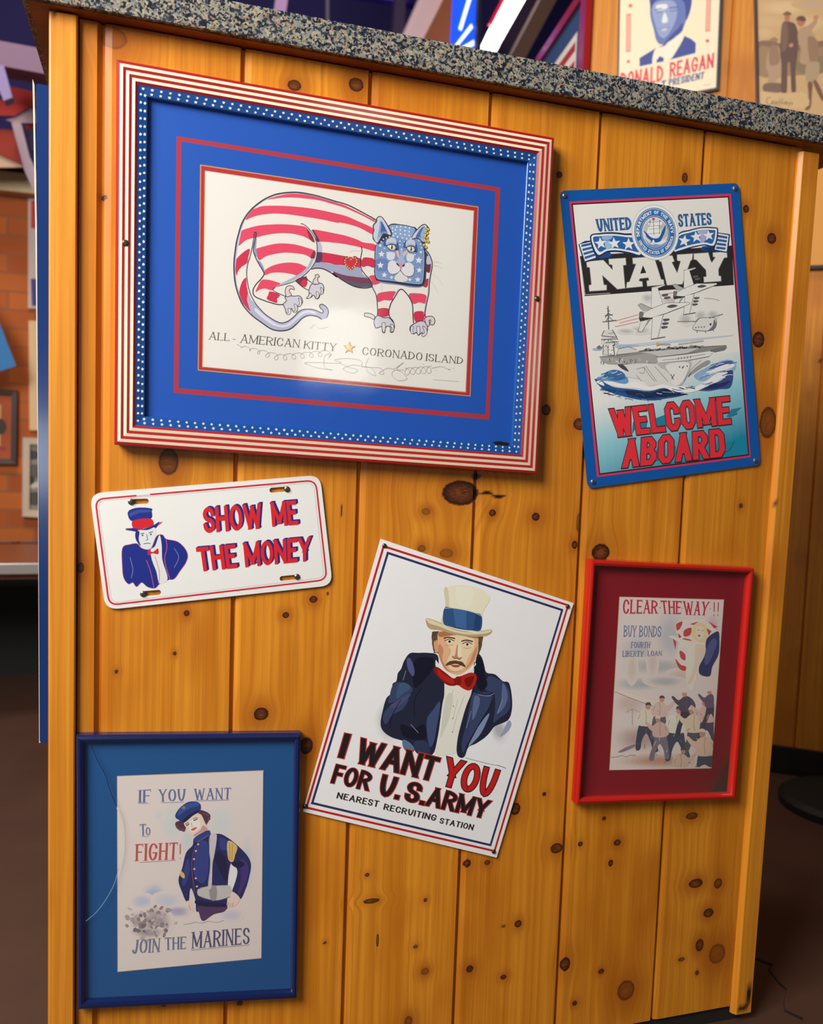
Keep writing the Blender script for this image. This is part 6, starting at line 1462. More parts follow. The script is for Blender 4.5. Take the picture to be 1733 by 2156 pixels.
('l',(199,85,82),0,0,0.45,[-651,185,-181,162]),
('t',(115,124,158),'JOIN',[-728,-905,-371,-928,-381,-1124,-738,-1100],(0.15,0.06,0.5,0.14,0,0,0.12,0.035)),
('t',(115,124,158),'THE',[-310,-929,-27,-951,-30,-1129,-303,-1108],(0.15,0.06,0.5,0.14,0,0,0.12,0.035)),
('t',(85,85,123),'MARINES',[56,-898,842,-939,844,-1178,52,-1138],(0.15,0.06,0.5,0.14,0,0,0.12,0.035)),
('l',(115,124,158),0,0,0.47,[39,-1157,847,-1195]),
('l',(156,156,172),1,0,0.47,[-68,-771,21,-769,97,-759,175,-783,277,-769,381,-799,485,-783])]
ART_BONDS=[
('w',(208,205,210),(236,224,218),[-573,550,368,-14,15,-242]),
('w',(203,203,210),(236,224,218),[-45,789,261,-8,25,-374]),
('w',(195,195,198),(236,224,218),[-269,282,587,-25,9,-129]),
('w',(189,194,198),(236,224,218),[-570,10,418,-20,6,-100]),
('w',(221,208,194),(236,224,218),[-698,272,95,-4,14,-228]),
('w',(221,205,196),(236,224,218),[-337,342,96,-4,15,-230]),
('w',(221,202,192),(236,224,218),[198,88,248,-11,9,-131]),
('w',(194,194,196),(236,224,218),[-91,30,327,-16,6,-87]),
('w',(198,171,166),(236,224,218),[-482,-886,454,-31,13,-203]),
('w',(208,164,139),(236,224,218),[-101,-1277,697,-52,8,-118]),
('w',(221,198,189),(236,224,218),[-709,-297,271,-15,11,-172]),
('w',(221,194,201),(236,224,218),[735,909,134,-4,13,-175]),
('p',(239,229,224),1,[41,958,264,1023,528,1016,735,909,830,761,698,504,388,196,188,234,78,411,126,668]),
('p',(205,82,80),1,[57,957,168,997,142,898,80,856]),
('p',(205,82,80),1,[211,853,339,892,331,777,218,752]),
('p',(205,82,80),1,[204,723,353,690,325,633,208,666]),
('p',(205,82,80),1,[152,524,254,462,262,361,176,407]),
('p',(205,82,80),1,[79,397,184,292,285,258,274,186,156,235]),
('p',(205,82,80),1,[302,951,464,989,402,933]),
('p',(205,82,80),1,[621,884,725,823,680,751]),
('p',(205,82,80),1,[663,984,837,892,772,865]),
('p',(205,82,80),1,[100,813,169,753,123,712]),
('p',(205,82,80),1,[8,730,77,670,69,541]),
('p',(61,67,111),1,[650,709,842,819,885,701,888,438,785,237,746,78,560,116,534,248,606,391,629,535]),
('p',(90,99,153),1,[675,592,784,705,841,615,772,413,682,271,627,331]),
('p',(239,235,219),1,[404,674,553,669,625,594,621,419,547,291,496,75,445,-142,343,-93,295,113,298,316,300,518]),
('p',(239,217,197),1,[442,600,626,579,621,419,529,306,461,105,388,-37,336,-5,409,137,444,339]),
('p',(239,235,219),1,[389,660,410,587,298,547,126,668,-8,730,-75,761,21,772,188,710]),
('p',(239,221,165),1,[360,834,401,948,515,973,619,913,646,767,604,652,539,640,384,718]),
('p',(239,229,207),1,[438,889,553,900,594,798,567,712,502,685,431,759]),
('l',(114,82,72),1,0,0.84,[458,845,499,851]),
('l',(114,82,72),1,0,0.84,[541,843,574,834]),
('p',(173,74,67),1,[463,773,530,763,499,735]),
('p',(239,229,214),1,[-976,-56,-559,-177,-198,-297,-65,-347,-291,-364,-650,-229,-981,-91]),
('l',(167,153,160),1,0,1.13,[-981,-91,-650,-229,-291,-364]),
('p',(74,82,101),1,[-497,-640,-304,-652,-244,-829,-168,-994,-144,-1113,-225,-1121,-284,-957,-374,-806,-448,-917,-470,-1060,-551,-1055,-548,-838]),
('p',(239,229,209),1,[-525,-451,-417,-400,-301,-450,-246,-554,-270,-683,-511,-668,-582,-563]),
('p',(239,229,209),1,[-316,-463,-235,-482,-142,-415,-108,-446,-213,-570,-295,-551]),
('p',(209,160,136),0,[-322,-369,-327,-395,-344,-413,-367,-418,-392,-410,-411,-390,-419,-364,-414,-338,-398,-320,-374,-314,-350,-323,-331,-343]),
('p',(94,79,82),1,[-420,-342,-407,-300,-343,-300,-311,-351,-356,-340]),
('l',(133,116,116),1,0,0.66,[-416,-414,-391,-545,-400,-660]),
('l',(133,116,116),1,0,0.66,[-507,-481,-534,-565]),
('p',(108,108,119),1,[-239,-510,-64,-520,-9,-680,60,-829,82,-936,9,-944,-45,-796,-127,-660,-194,-760,-214,-889,-287,-885,-286,-689]),
('p',(230,205,192),1,[-265,-339,-166,-293,-61,-337,-11,-432,-33,-548,-252,-535,-316,-440]),
('p',(230,205,192),1,[-75,-350,-1,-367,83,-306,115,-334,19,-446,-55,-429]),
('p',(209,160,136),0,[-81,-265,-85,-288,-100,-304,-122,-309,-144,-302,-161,-284,-169,-260,-164,-237,-149,-220,-128,-215,-105,-223,-88,-241]),
('p',(94,79,82),1,[-170,-240,-158,-202,-100,-203,-70,-248,-112,-238]),
('l',(133,116,116),1,0,0.66,[-165,-306,-143,-424,-151,-528]),
('l',(133,116,116),1,0,0.66,[-249,-366,-273,-443]),
('p',(77,84,106),1,[63,-786,291,-801,363,-1008,453,-1201,482,-1340,387,-1349,316,-1157,209,-981,123,-1110,97,-1277,2,-1270,4,-1017]),
('p',(239,237,222),1,[30,-566,157,-507,294,-565,359,-687,332,-837,47,-819,-36,-696]),
('p',(239,237,222),1,[276,-581,373,-604,482,-526,522,-562,399,-706,302,-684]),
('p',(209,160,136),0,[268,-471,263,-501,244,-522,216,-529,187,-519,164,-495,155,-465,160,-435,179,-414,207,-407,236,-417,259,-440]),
('p',(94,79,82),1,[153,-439,168,-390,244,-391,282,-450,228,-437]),
('l',(133,116,116),1,0,0.67,[159,-524,188,-676,178,-810]),
('l',(133,116,116),1,0,0.67,[51,-601,20,-700]),
('p',(74,74,92),1,[441,-462,262,-452,228,-607,179,-749,171,-854,247,-872,281,-729,347,-601,429,-712,469,-847,544,-852,515,-651]),
('p',(94,89,106),1,[444,-291,336,-232,234,-266,196,-356,234,-476,458,-489,512,-400]),
('p',(94,89,106),1,[250,-280,177,-289,84,-219,56,-244,168,-367,241,-358]),
('p',(209,160,136),0,[334,-199,329,-223,314,-239,292,-244,269,-237,252,-219,244,-195,249,-171,264,-155,286,-150,308,-157,326,-175]),
('p',(239,224,212),1,[332,-180,315,-139,255,-134,231,-177,272,-171]),
('l',(133,116,116),1,0,0.67,[337,-246,330,-363,352,-470]),
('l',(133,116,116),1,0,0.68,[431,-316,467,-397]),
('p',(94,99,116),1,[637,-815,415,-801,374,-992,313,-1166,304,-1295,397,-1318,439,-1143,520,-986,622,-1123,671,-1290,764,-1297,727,-1049]),
('p',(239,217,192),1,[640,-604,506,-532,381,-573,334,-683,381,-831,657,-849,723,-739]),
('p',(239,217,192),1,[401,-590,310,-601,196,-513,162,-543,299,-696,389,-686]),
('p',(209,160,136),0,[503,-491,498,-520,479,-540,452,-546,424,-537,403,-514,393,-485,399,-456,417,-436,444,-430,472,-439,494,-461]),
('p',(239,224,212),1,[502,-467,480,-417,406,-410,377,-463,428,-456]),
('l',(133,116,116),1,0,0.68,[507,-548,499,-693,527,-824]),
('l',(133,116,116),1,0,0.68,[624,-636,668,-736]),
('p',(94,87,101),1,[851,-664,648,-652,611,-827,555,-985,547,-1103,632,-1124,671,-964,744,-820,838,-945,883,-1097,908,-1099,892,-874]),
('p',(233,202,185),1,[854,-472,731,-406,617,-444,574,-544,617,-679,870,-695,871,-591]),
('p',(233,202,185),1,[634,-460,552,-470,446,-390,415,-418,541,-557,624,-547]),
('p',(209,160,136),0,[728,-369,724,-395,706,-414,682,-420,656,-411,636,-391,628,-364,632,-337,649,-319,674,-313,700,-322,720,-342]),
('p',(239,224,212),1,[727,-347,707,-302,639,-295,613,-344,659,-337]),
('l',(133,116,116),1,0,0.68,[732,-421,725,-553,750,-673]),
('l',(133,116,116),1,0,0.69,[839,-501,871,-591]),
('p',(77,89,101),1,[874,-1225,640,-1208,596,-1410,520,-1427,501,-1426,598,-1433,656,-1438,751,-1405,851,-1453,890,-1456,935,-1459,935,-1459]),
('p',(238,207,182),1,[877,-1003,735,-925,603,-967,554,-1083,603,-1240,896,-1261,912,-1142]),
('p',(238,207,182),1,[624,-986,528,-996,407,-903,371,-935,516,-1097,612,-1087]),
('p',(209,160,136),0,[732,-882,726,-912,707,-934,678,-940,649,-930,626,-906,616,-875,621,-844,641,-823,669,-817,699,-827,722,-851]),
('p',(239,224,212),1,[730,-857,707,-804,629,-796,599,-851,652,-845]),
('l',(133,116,116),1,0,0.69,[736,-942,728,-1095,758,-1234]),
('l',(133,116,116),1,0,0.69,[860,-1036,906,-1142]),
('p',(114,106,121),1,[212,-1402,392,-1416,437,-1421,498,-1425,513,-1426,437,-1421,392,-1417,317,-1411,242,-1406,212,-1403,138,-1397,153,-1399]),
('p',(224,195,175),1,[185,-1227,286,-1182,394,-1230,446,-1327,422,-1419,197,-1402,133,-1329]),
('p',(224,195,175),1,[380,-1242,456,-1261,542,-1200,574,-1229,477,-1342,401,-1323]),
('p',(209,160,136),0,[374,-1155,370,-1179,354,-1195,332,-1200,309,-1192,292,-1173,284,-1149,288,-1125,304,-1109,326,-1104,348,-1112,366,-1131]),
('p',(94,79,82),1,[283,-1129,295,-1090,355,-1091,385,-1139,342,-1128]),
('l',(133,116,116),1,0,0.68,[287,-1195,310,-1316,302,-1410]),
('l',(133,116,116),1,0,0.68,[202,-1255,178,-1333]),
('p',(133,126,141),1,[-25,-857,-201,-845,-235,-1000,-284,-1141,-291,-1245,-217,-1263,-183,-1122,-118,-995,-38,-1106,1,-1240,75,-1246,47,-1046]),
('p',(224,192,180),1,[-22,-687,-128,-628,-228,-661,-265,-750,-229,-870,-8,-884,45,-796]),
('p',(224,192,180),1,[-212,-675,-284,-683,-376,-613,-403,-637,-294,-761,-222,-752]),
('p',(209,160,136),0,[-130,-595,-134,-618,-149,-635,-171,-640,-193,-632,-210,-614,-218,-590,-214,-566,-199,-550,-177,-545,-155,-553,-138,-571]),
('p',(239,224,212),1,[-131,-575,-149,-535,-207,-529,-231,-572,-190,-567]),
('l',(133,116,116),1,0,0.67,[-127,-641,-134,-758,-112,-864]),
('l',(133,116,116),1,0,0.67,[-35,-712,0,-793]),
('p',(87,82,96),1,[859,-425,735,-418,705,-558,661,-685,654,-779,722,-795,753,-667,812,-552,875,-651,884,-770,884,-770,871,-591]),
('p',(114,101,121),1,[847,-271,802,-221,710,-252,675,-332,710,-440,860,-449,854,-366]),
('p',(114,101,121),1,[724,-265,658,-273,573,-210,548,-232,649,-343,716,-335]),
('p',(209,160,136),0,[799,-192,796,-213,782,-228,762,-232,741,-226,726,-209,719,-188,722,-167,736,-152,756,-147,777,-154,792,-170]),
('p',(239,224,212),1,[798,-174,782,-138,728,-133,707,-172,744,-167]),
('l',(133,116,116),1,0,0.68,[802,-233,797,-339,817,-435]),
('l',(133,116,116),1,0,0.69,[849,-295,854,-366]),
('l',(153,133,133),0,0,0.77,[436,-1124,396,-1178]),
('l',(239,239,227),0,0,0.76,[169,-1230,191,-1261]),
('l',(87,89,114),0,0,0.77,[345,-1131,305,-1214]),
('l',(239,239,227),0,0,0.75,[-124,-857,-125,-943]),
('l',(114,99,109),0,0,0.76,[47,-1143,89,-1221]),
('l',(239,239,227),0,0,0.76,[369,-676,359,-718]),
('l',(153,133,133),0,0,0.78,[851,-1244,808,-1265]),
('l',(87,89,114),0,0,0.76,[427,-771,382,-814]),
('l',(87,89,114),0,0,0.76,[12,-1308,-20,-1323]),
('l',(114,99,109),0,0,0.75,[-180,-449,-170,-465]),
('l',(239,239,227),0,0,0.75,[29,-546,54,-627]),
('l',(239,239,227),0,0,0.77,[771,-565,740,-632]),
('l',(87,89,114),0,0,0.77,[662,-672,645,-739]),
('l',(239,239,227),0,0,0.77,[566,-947,618,-1003]),
('l',(87,89,114),0,0,0.77,[612,-541,646,-564]),
('l',(239,239,227),0,0,0.77,[513,-1251,473,-1298]),
('l',(153,133,133),0,0,0.76,[260,-951,312,-1005]),
('l',(114,99,109),0,0,0.76,[16,-902,24,-918]),
('l',(114,99,109),0,0,0.75,[-148,-1076,-109,-1135]),
('l',(239,239,227),0,0,0.75,[-184,-943,-227,-1018]),
('l',(239,239,227),0,0,0.76,[148,-861,132,-888]),
('l',(239,239,227),0,0,0.76,[397,-764,382,-783]),
('l',(239,239,227),0,0,0.77,[560,-1336,607,-1426]),
('l',(87,89,114),0,0,0.75,[-182,-1158,-151,-1180]),
('l',(87,89,114),0,0,0.76,[13,-861,9,-878]),
('l',(114,99,109),0,0,0.75,[-244,-1186,-235,-1207]),
('l',(239,239,227),0,0,0.77,[541,-1276,498,-1353]),
('l',(153,133,133),0,0,0.77,[520,-890,487,-909]),
('l',(153,133,133),0,0,0.77,[683,-580,661,-621]),
('l',(153,133,133),0,0,0.75,[-232,-1076,-229,-1130]),
('l',(239,239,227),0,0,0.76,[22,-1100,22,-1144]),
('l',(153,133,133),0,0,0.74,[-441,-665,-417,-695]),
('l',(153,133,133),0,0,0.74,[-512,-957,-515,-980]),
('l',(87,89,114),0,0,0.75,[-397,-981,-388,-1055]),
('l',(153,133,133),0,0,0.74,[-374,-732,-383,-813]),
('l',(239,239,227),0,0,0.74,[-457,-502,-446,-585]),
('l',(114,99,109),0,0,0.76,[350,-1090,365,-1124]),
('l',(114,99,109),0,0,0.76,[229,-608,211,-637]),
('l',(114,99,109),0,0,0.76,[285,-836,242,-890]),
('l',(153,133,133),0,0,0.76,[531,-499,546,-561]),
('l',(167,153,150),0,0,0.82,[-656,-386,-640,-645]),
('l',(167,153,150),0,0,0.65,[-764,-437,-656,-386,-509,-452]),
('p',(153,136,141),1,[-867,-1075,-744,-1012,-556,-968,-601,-1022,-787,-1081]),
('l',(114,101,106),1,0,0.65,[-988,-1153,-878,-1153,-784,-1139,-719,-1165,-641,-1142,-544,-1156]),
('t',(207,48,77),'CLEAR',[-926,1379,-310,1350,-306,1140,-922,1152],(0.17,0.09,0.6,0.12,0,0,0.1,0.05)),
('t',(207,48,77),'-',[-277,1278,-242,1276,-241,1193,-271,1193],(0.1,0.09,0.6,0.12,0,0,0.1,0.05)),
('t',(207,48,77),'THE',[-259,1349,129,1330,127,1120,-210,1135],(0.17,0.09,0.6,0.12,0,0,0.1,0.05)),
('t',(207,48,77),'-',[134,1255,163,1255,165,1183,136,1184],(0.1,0.09,0.6,0.12,0,0,0.1,0.05)),
('t',(207,48,77),'WAY',[158,1329,648,1308,606,1087,201,1108],(0.17,0.09,0.6,0.12,0,0,0.1,0.05)),
('t',(207,48,77),'-',[655,1230,689,1229,687,1163,657,1163],(0.1,0.09,0.6,0.12,0,0,0.1,0.05)),
('t',(207,48,77),'!!',[731,1303,827,1299,830,1075,743,1077],(0.1,0.09,0.6,0,0,0,0.4,0.05)),
('t',(117,139,180),'BUY',[-888,967,-665,956,-663,773,-883,784],(0.13,0.09,0.6,0.1,0,0,0.1,0.05)),
('t',(117,139,180),'BONDS',[-612,955,-216,936,-217,763,-606,771],(0.13,0.09,0.6,0.1,0,0,0.1,0.05)),
('t',(128,142,173),'FOURTH',[-743,698,-407,684,-407,590,-740,602],(0.15,0.09,0.6,0.12,0,0,0.1,0.05)),
('t',(128,142,173),'LIBERTY',[-888,562,-513,544,-516,455,-886,466],(0.15,0.09,0.6,0.12,0,0,0.1,0.05)),
('t',(128,142,173),'LOAN',[-438,545,-181,533,-181,456,-437,460],(0.15,0.09,0.6,0.12,0,0,0.1,0.05))]
ART_PRESIDENT=[
('t',(219,49,73),'DONALD',[-1369,-1157,-94,-1049,-82,-1538,-1374,-1676],(0.2,0.14,1,0,0,0,0.1,0.05)),
('t',(219,49,73),'REAGAN',[95,-1007,1366,-870,1369,-1301,105,-1470],(0.2,0.14,1,0,0,0,0.1,0.05)),
('t',(59,64,144),'T',[-134,-1532,24,-1517,25,-1741,-134,-1756],(0.2,0.16,1,0,0,0,0.12,0.05)),
('t',(59,64,144),'PRESIDENT',[91,-1492,1128,-1392,1109,-1594,95,-1716],(0.22,0.14,1,0,0,0,0.1,0.05)),
('p',(232,140,146),0,[545,-1962,1358,-1896,1361,-1943,547,-2010]),
('l',(156,154,179),0,0,1.39,[1101,-1790,1313,-1773]),
('p',(45,64,150),0,[-821,-774,-565,-643,-370,-547,217,-379,446,-257,689,-397,821,-531,822,-814,90,-927,-807,-1025]),
('p',(239,232,213),1,[-368,-567,-426,-980,-226,-971,90,-919,238,-738,468,-291,290,-269,-93,-500]),
('p',(45,64,150),0,[-309,-913,-216,-784,-92,-858,-99,-957,-306,-969]),
('p',(92,114,179),1,[-548,1225,-196,1333,283,1225,574,911,605,515,500,177,397,-86,136,-329,-175,-450,-343,-311,-441,20,-564,434,-586,834]),
('p',(143,159,206),1,[-483,780,-169,856,154,733,216,331,80,-46,-106,-260,-271,-160,-410,175,-508,506]),
('p',(223,226,231),1,[-401,729,-122,731,-76,607,-352,564]),
('p',(45,64,150),1,[-557,671,-620,1076,-474,1333,-41,1389,440,1203,618,826,607,476,500,177,459,535,347,785,-14,913,-410,889]),
('p',(223,226,231),1,[-149,498,-35,246,-111,176,-213,229]),
('l',(45,64,150),1,0,1.98,[-389,522,-229,516]),
('l',(45,64,150),1,0,1.97,[10,501,206,506]),
('l',(45,64,150),1,0,2.83,[-434,607,-215,609]),
('l',(45,64,150),1,0,2.81,[-16,599,241,596]),
('p',(223,226,231),1,[-281,20,-3,24,-118,-52]),
('l',(45,64,150),1,0,1.7,[-321,25,-121,11,36,39]),
('p',(45,64,150),1,[386,113,400,-125,58,-360,-172,-511,51,-240,276,-31]),
('l',(219,75,89),0,0,2.59,[-1277,575,-1229,-533]),
('l',(219,75,89),0,0,2.59,[-1223,568,-1176,-539]),
('l',(219,75,89),0,0,2.59,[-1170,561,-1122,-546]),
('l',(219,75,89),0,0,2.31,[-1293,577,-1150,574]),
('l',(219,75,89),0,0,2.31,[-1246,-531,-1103,-524]),
('l',(219,75,89),0,0,2.48,[1060,921,1089,-220]),
('l',(219,75,89),0,0,2.47,[1111,914,1140,-226]),
('l',(219,75,89),0,0,2.47,[1161,906,1190,-232]),
('l',(219,75,89),0,0,2.2,[1045,923,1179,919]),
('l',(219,75,89),0,0,2.21,[1074,-218,1208,-211]),
('p',(203,53,69),0,[-1196,908,-1166,854,-1108,852,-1146,816,-1120,761,-1174,792,-1215,760,-1210,816,-1262,851,-1205,854]),
('p',(203,53,69),0,[-1170,-763,-1143,-811,-1091,-812,-1125,-845,-1102,-895,-1150,-867,-1187,-897,-1183,-847,-1230,-815,-1179,-812]),
('p',(203,53,69),0,[1133,-421,1162,-473,1216,-474,1181,-510,1206,-564,1155,-534,1116,-565,1120,-511,1071,-477,1124,-474])]
ART_GOLFERS=[
('w',(209,179,135),(196,160,112),[-543,1038,690,-92,15,-229]),
('w',(200,168,123),(196,160,112),[-887,704,441,-57,12,-192]),
('w',(187,158,133),(196,160,112),[175,1054,429,-58,10,-151]),
('w',(207,176,131),(196,160,112),[210,525,429,-55,15,-227]),
('w',(201,170,127),(196,160,112),[-1053,420,296,-37,10,-154]),
('p',(127,96,72),1,[-1204,170,-890,170,-477,6,-75,-42,636,-16,651,-242,82,-250,-651,-125,-1180,-24]),
('p',(149,119,84),1,[-1183,14,-652,-106,81,-231,649,-204,692,-848,-237,-897,-1124,-800]),
('p',(130,111,84),1,[-48,-462,666,-469,692,-848,271,-952,-101,-760]),
('p',(172,141,111),1,[-878,-22,-677,-8,-551,-252,-513,-561,-530,-865,-807,-1142,-913,-1208,-863,-829,-957,-511]),
('p',(144,113,88),1,[-878,-22,-675,-27,-592,-476,-846,-524]),
('p',(144,94,72),0,[-702,102,-703,69,-712,40,-727,18,-746,6,-769,3,-792,11,-814,29,-832,55,-844,86,-850,120,-848,153,-840,181,-825,203,-805,216,-783,218,-759,210,-738,193,-720,167,-708,135]),
('p',(144,119,86),1,[-885,208,-785,249,-678,190,-675,137,-881,154]),
('p',(115,86,72),1,[-960,-1049,-479,-1100,-464,-1332,-946,-1282]),
('p',(94,63,55),1,[-587,589,-409,642,-220,524,-117,152,-113,-303,-137,-756,-90,-1370,-207,-1366,-293,-586,-366,-578,-335,-1353,-482,-1330,-532,-559,-593,-170]),
('p',(115,86,72),1,[-585,551,-440,571,-403,-3,-538,-177]),
('p',(167,111,82),0,[-387,753,-388,716,-396,683,-411,658,-430,643,-452,640,-475,649,-497,669,-515,698,-527,734,-533,772,-532,809,-524,842,-509,867,-490,882,-468,885,-445,876,-423,856,-405,826,-393,791]),
('p',(111,79,63),1,[-570,890,-471,938,-366,871,-369,819,-567,845]),
('d',(184,134,101),6.01,[-304,-34]),
('p',(172,141,111),1,[-105,415,107,463,310,625,353,507,225,298,345,95,419,-478,251,-647,-43,-538,-27,-237,-142,155]),
('p',(144,111,86),1,[129,122,386,15,419,-478,249,-609]),
('p',(175,107,82),0,[27,586,25,545,12,509,-10,481,-39,466,-72,463,-106,474,-138,498,-164,531,-182,571,-190,614,-188,656,-175,692,-152,719,-123,735,-90,737,-56,726,-25,702,1,669,19,629]),
('p',(94,63,55),1,[-222,656,-163,754,-19,743,54,620,-9,591,-156,648]),
('d',(184,127,96),7.4,[308,662]),
('p',(167,144,111),1,[143,-635,462,-596,487,-976,359,-1189,173,-1093]),
('p',(115,73,57),1,[213,-1154,339,-1168,343,-1490,332,-1869,189,-1894,257,-1558]),
('p',(115,73,57),1,[356,-1151,463,-1143,671,-1599,604,-1668]),
('p',(203,170,121),1,[-1114,-1265,-498,-1366,159,-1434,187,-1855,-1083,-1578]),
('l',(111,88,67),1,0,1.87,[-767,-1474,-842,-1466,-873,-1560,-810,-1674,-745,-1649,-741,-1592]),
('l',(111,88,67),1,0,1.87,[-701,-1646,-661,-1588,-699,-1569,-709,-1634,-655,-1681]),
('l',(111,88,67),1,0,1.87,[-619,-1670,-578,-1612,-616,-1593,-626,-1661,-573,-1689]),
('l',(111,88,67),1,0,1.87,[-549,-1726,-516,-1557,-489,-1513]),
('l',(111,88,67),1,0,1.87,[-541,-1623,-489,-1629]),
('l',(111,88,67),1,0,1.87,[-482,-1737,-449,-1571,-422,-1528]),
('l',(111,88,67),1,0,1.86,[-474,-1638,-422,-1643]),
('l',(111,88,67),1,0,1.86,[-408,-1637,-389,-1708]),
('l',(111,88,67),1,0,1.86,[-399,-1660,-357,-1634]),
('l',(111,88,67),1,0,1.86,[-339,-1689,-306,-1639,-336,-1621,-347,-1681,-301,-1716]),
('l',(111,88,67),1,0,1.86,[-276,-1642,-258,-1705]),
('l',(111,88,67),1,0,1.86,[-225,-1647,-260,-1774]),
('l',(111,88,67),1,0,1.85,[-214,-1587,-220,-1617]),
('l',(111,88,67),1,0,1.85,[-158,-1661,-194,-1673,-163,-1707,-197,-1734])]
ART_PLATE=[
('l',(209,35,46),0,1,2.27,[-1416,591,-1414,627,-1405,657,-1390,680,-1368,696,-1341,706,-1306,709,1342,709,1381,705,1413,695,1439,677,1457,652,1469,620,1474,581,1513,-568,1511,-608,1501,-641,1484,-666,1459,-684,1427,-695,1387,-699,-1274,-693,-1309,-689,-1338,-679,-1360,-662,-1377,-638,-1387,-608,-1391,-570]),
('l',(192,196,200),0,1,0.6,[-1386,588,-1384,617,-1377,641,-1365,659,-1348,673,-1326,681,-1298,683,1331,679,1363,676,1389,668,1409,653,1424,633,1434,608,1438,576,1478,-560,1476,-592,1469,-618,1455,-639,1435,-653,1409,-662,1377,-665,-1264,-665,-1292,-662,-1315,-654,-1333,-640,-1347,-621,-1355,-596,-1358,-566]),
('p',(223,227,225),0,[-906,721,-739,721,-737,702,-908,704]),
('p',(209,86,102),1,[-1093,274,-976,293,-811,261,-644,335,-633,314,-814,230,-953,244]),
('p',(30,45,137),1,[-1041,476,-1008,531,-895,552,-739,525,-737,486,-762,386,-990,377]),
('p',(57,76,162),1,[-1013,489,-898,521,-751,503,-772,477,-902,478,-1008,444]),
('p',(209,35,46),1,[-994,378,-873,401,-751,385,-728,312,-771,289,-885,269,-986,283]),
('p',(30,45,137),1,[-1091,289,-986,287,-886,265,-752,294,-653,340,-719,248,-814,238,-954,236]),
('p',(223,227,226),1,[-952,252,-813,245,-717,267,-713,148,-738,52,-799,-1,-874,-5,-934,53,-956,154]),
('p',(30,45,137),1,[-952,252,-917,229,-936,132,-917,41,-966,115,-976,195]),
('l',(30,45,137),1,0,0.98,[-907,204,-858,207]),
('l',(30,45,137),1,0,0.98,[-802,205,-748,215]),
('d',(30,45,137),1.15,[-883,182,-778,183]),
('l',(30,45,137),1,0,0.8,[-830,188,-825,120,-848,111]),
('l',(30,45,137),1,0,0.92,[-882,67,-834,70,-793,62]),
('l',(216,92,108),1,1,0.97,[-1149,37,-1053,76,-960,76,-910,11,-800,-11,-709,148,-633,160,-591,100,-453,51,-366,-48,-337,-151,-375,-248,-451,-340,-537,-440,-614,-445,-732,-487,-794,-536,-886,-508,-954,-440,-1024,-488,-1065,-427,-1122,-440,-1170,-355,-1174,-216]),
('p',(30,45,137),1,[-1149,37,-1053,76,-960,76,-910,11,-800,-11,-709,148,-633,160,-591,100,-453,51,-366,-48,-337,-151,-375,-248,-451,-340,-537,-440,-614,-445,-732,-487,-794,-536,-886,-508,-954,-440,-1024,-488,-1065,-427,-1122,-440,-1170,-355,-1174,-216]),
('p',(224,227,226),1,[-801,-21,-740,22,-670,164,-655,23,-665,-175,-622,-430,-732,-483,-755,-324,-796,-160]),
('l',(216,92,108),1,0,0.81,[-591,96,-593,-23,-636,-178,-595,-439]),
('l',(216,92,108),1,0,0.74,[-866,-152,-829,-316,-808,-528]),
('l',(216,92,108),1,0,0.74,[-753,-115,-717,-329,-741,-482]),
('p',(209,35,46),1,[-829,-22,-776,-53,-706,-11,-710,-90,-778,-71,-837,-88]),
('l',(136,143,196),1,0,0.67,[-1069,-90,-1048,-251,-1078,-366]),
('l',(136,143,196),1,0,0.69,[-499,-34,-453,-159,-523,-291]),
('t',(40,40,129),'SHOW',[-58,491,715,479,721,132,-70,145],(0.19,0.17,1,0,0,0,0.06,0.05)),
('t',(40,40,129),'ME',[848,477,1198,474,1212,134,848,142],(0.19,0.17,1,0,0,0,0.06,0.05)),
('t',(40,40,129),'THE',[-196,-38,325,-46,333,-373,-179,-367],(0.19,0.17,1,0,0,0,0.06,0.05)),
('t',(40,40,129),'MONEY',[433,-41,1363,-52,1336,-389,436,-377],(0.19,0.17,1,0,0,0,0.06,0.05)),
('t',(40,40,129),'SHOW',[-66,486,706,474,713,127,-78,140],(0.19,0.17,1,0,0,0,0.06,0.05)),
('t',(40,40,129),'ME',[839,472,1190,468,1203,129,839,136],(0.19,0.17,1,0,0,0,0.06,0.05)),
('t',(40,40,129),'THE',[-204,-43,317,-51,324,-378,-187,-372],(0.19,0.17,1,0,0,0,0.06,0.05)),
('t',(40,40,129),'MONEY',[425,-46,1354,-57,1327,-395,428,-382],(0.19,0.17,1,0,0,0,0.06,0.05)),
('t',(40,40,129),'SHOW',[-77,481,696,469,702,121,-89,135],(0.19,0.17,1,0,0,0,0.06,0.05)),
('t',(40,40,129),'ME',[829,467,1179,463,1192,124,829,131],(0.19,0.17,1,0,0,0,0.06,0.05)),
('t',(40,40,129),'THE',[-214,-48,307,-56,314,-383,-198,-377],(0.19,0.17,1,0,0,0,0.06,0.05)),
('t',(40,40,129),'MONEY',[415,-51,1343,-62,1316,-400,417,-387],(0.19,0.17,1,0,0,0,0.06,0.05)),
('t',(215,40,44),'SHOW',[-87,474,685,462,692,114,-99,128],(0.19,0.17,1,0,0,0,0.06,0.05)),
('t',(215,40,44),'ME',[818,460,1168,456,1182,116,818,124],(0.19,0.17,1,0,0,0,0.06,0.05)),
('t',(215,40,44),'THE',[-224,-55,296,-63,303,-390,-208,-384],(0.19,0.17,1,0,0,0,0.06,0.05)),
('t',(215,40,44),'MONEY',[404,-58,1332,-69,1305,-407,407,-394],(0.19,0.17,1,0,0,0,0.06,0.05))]
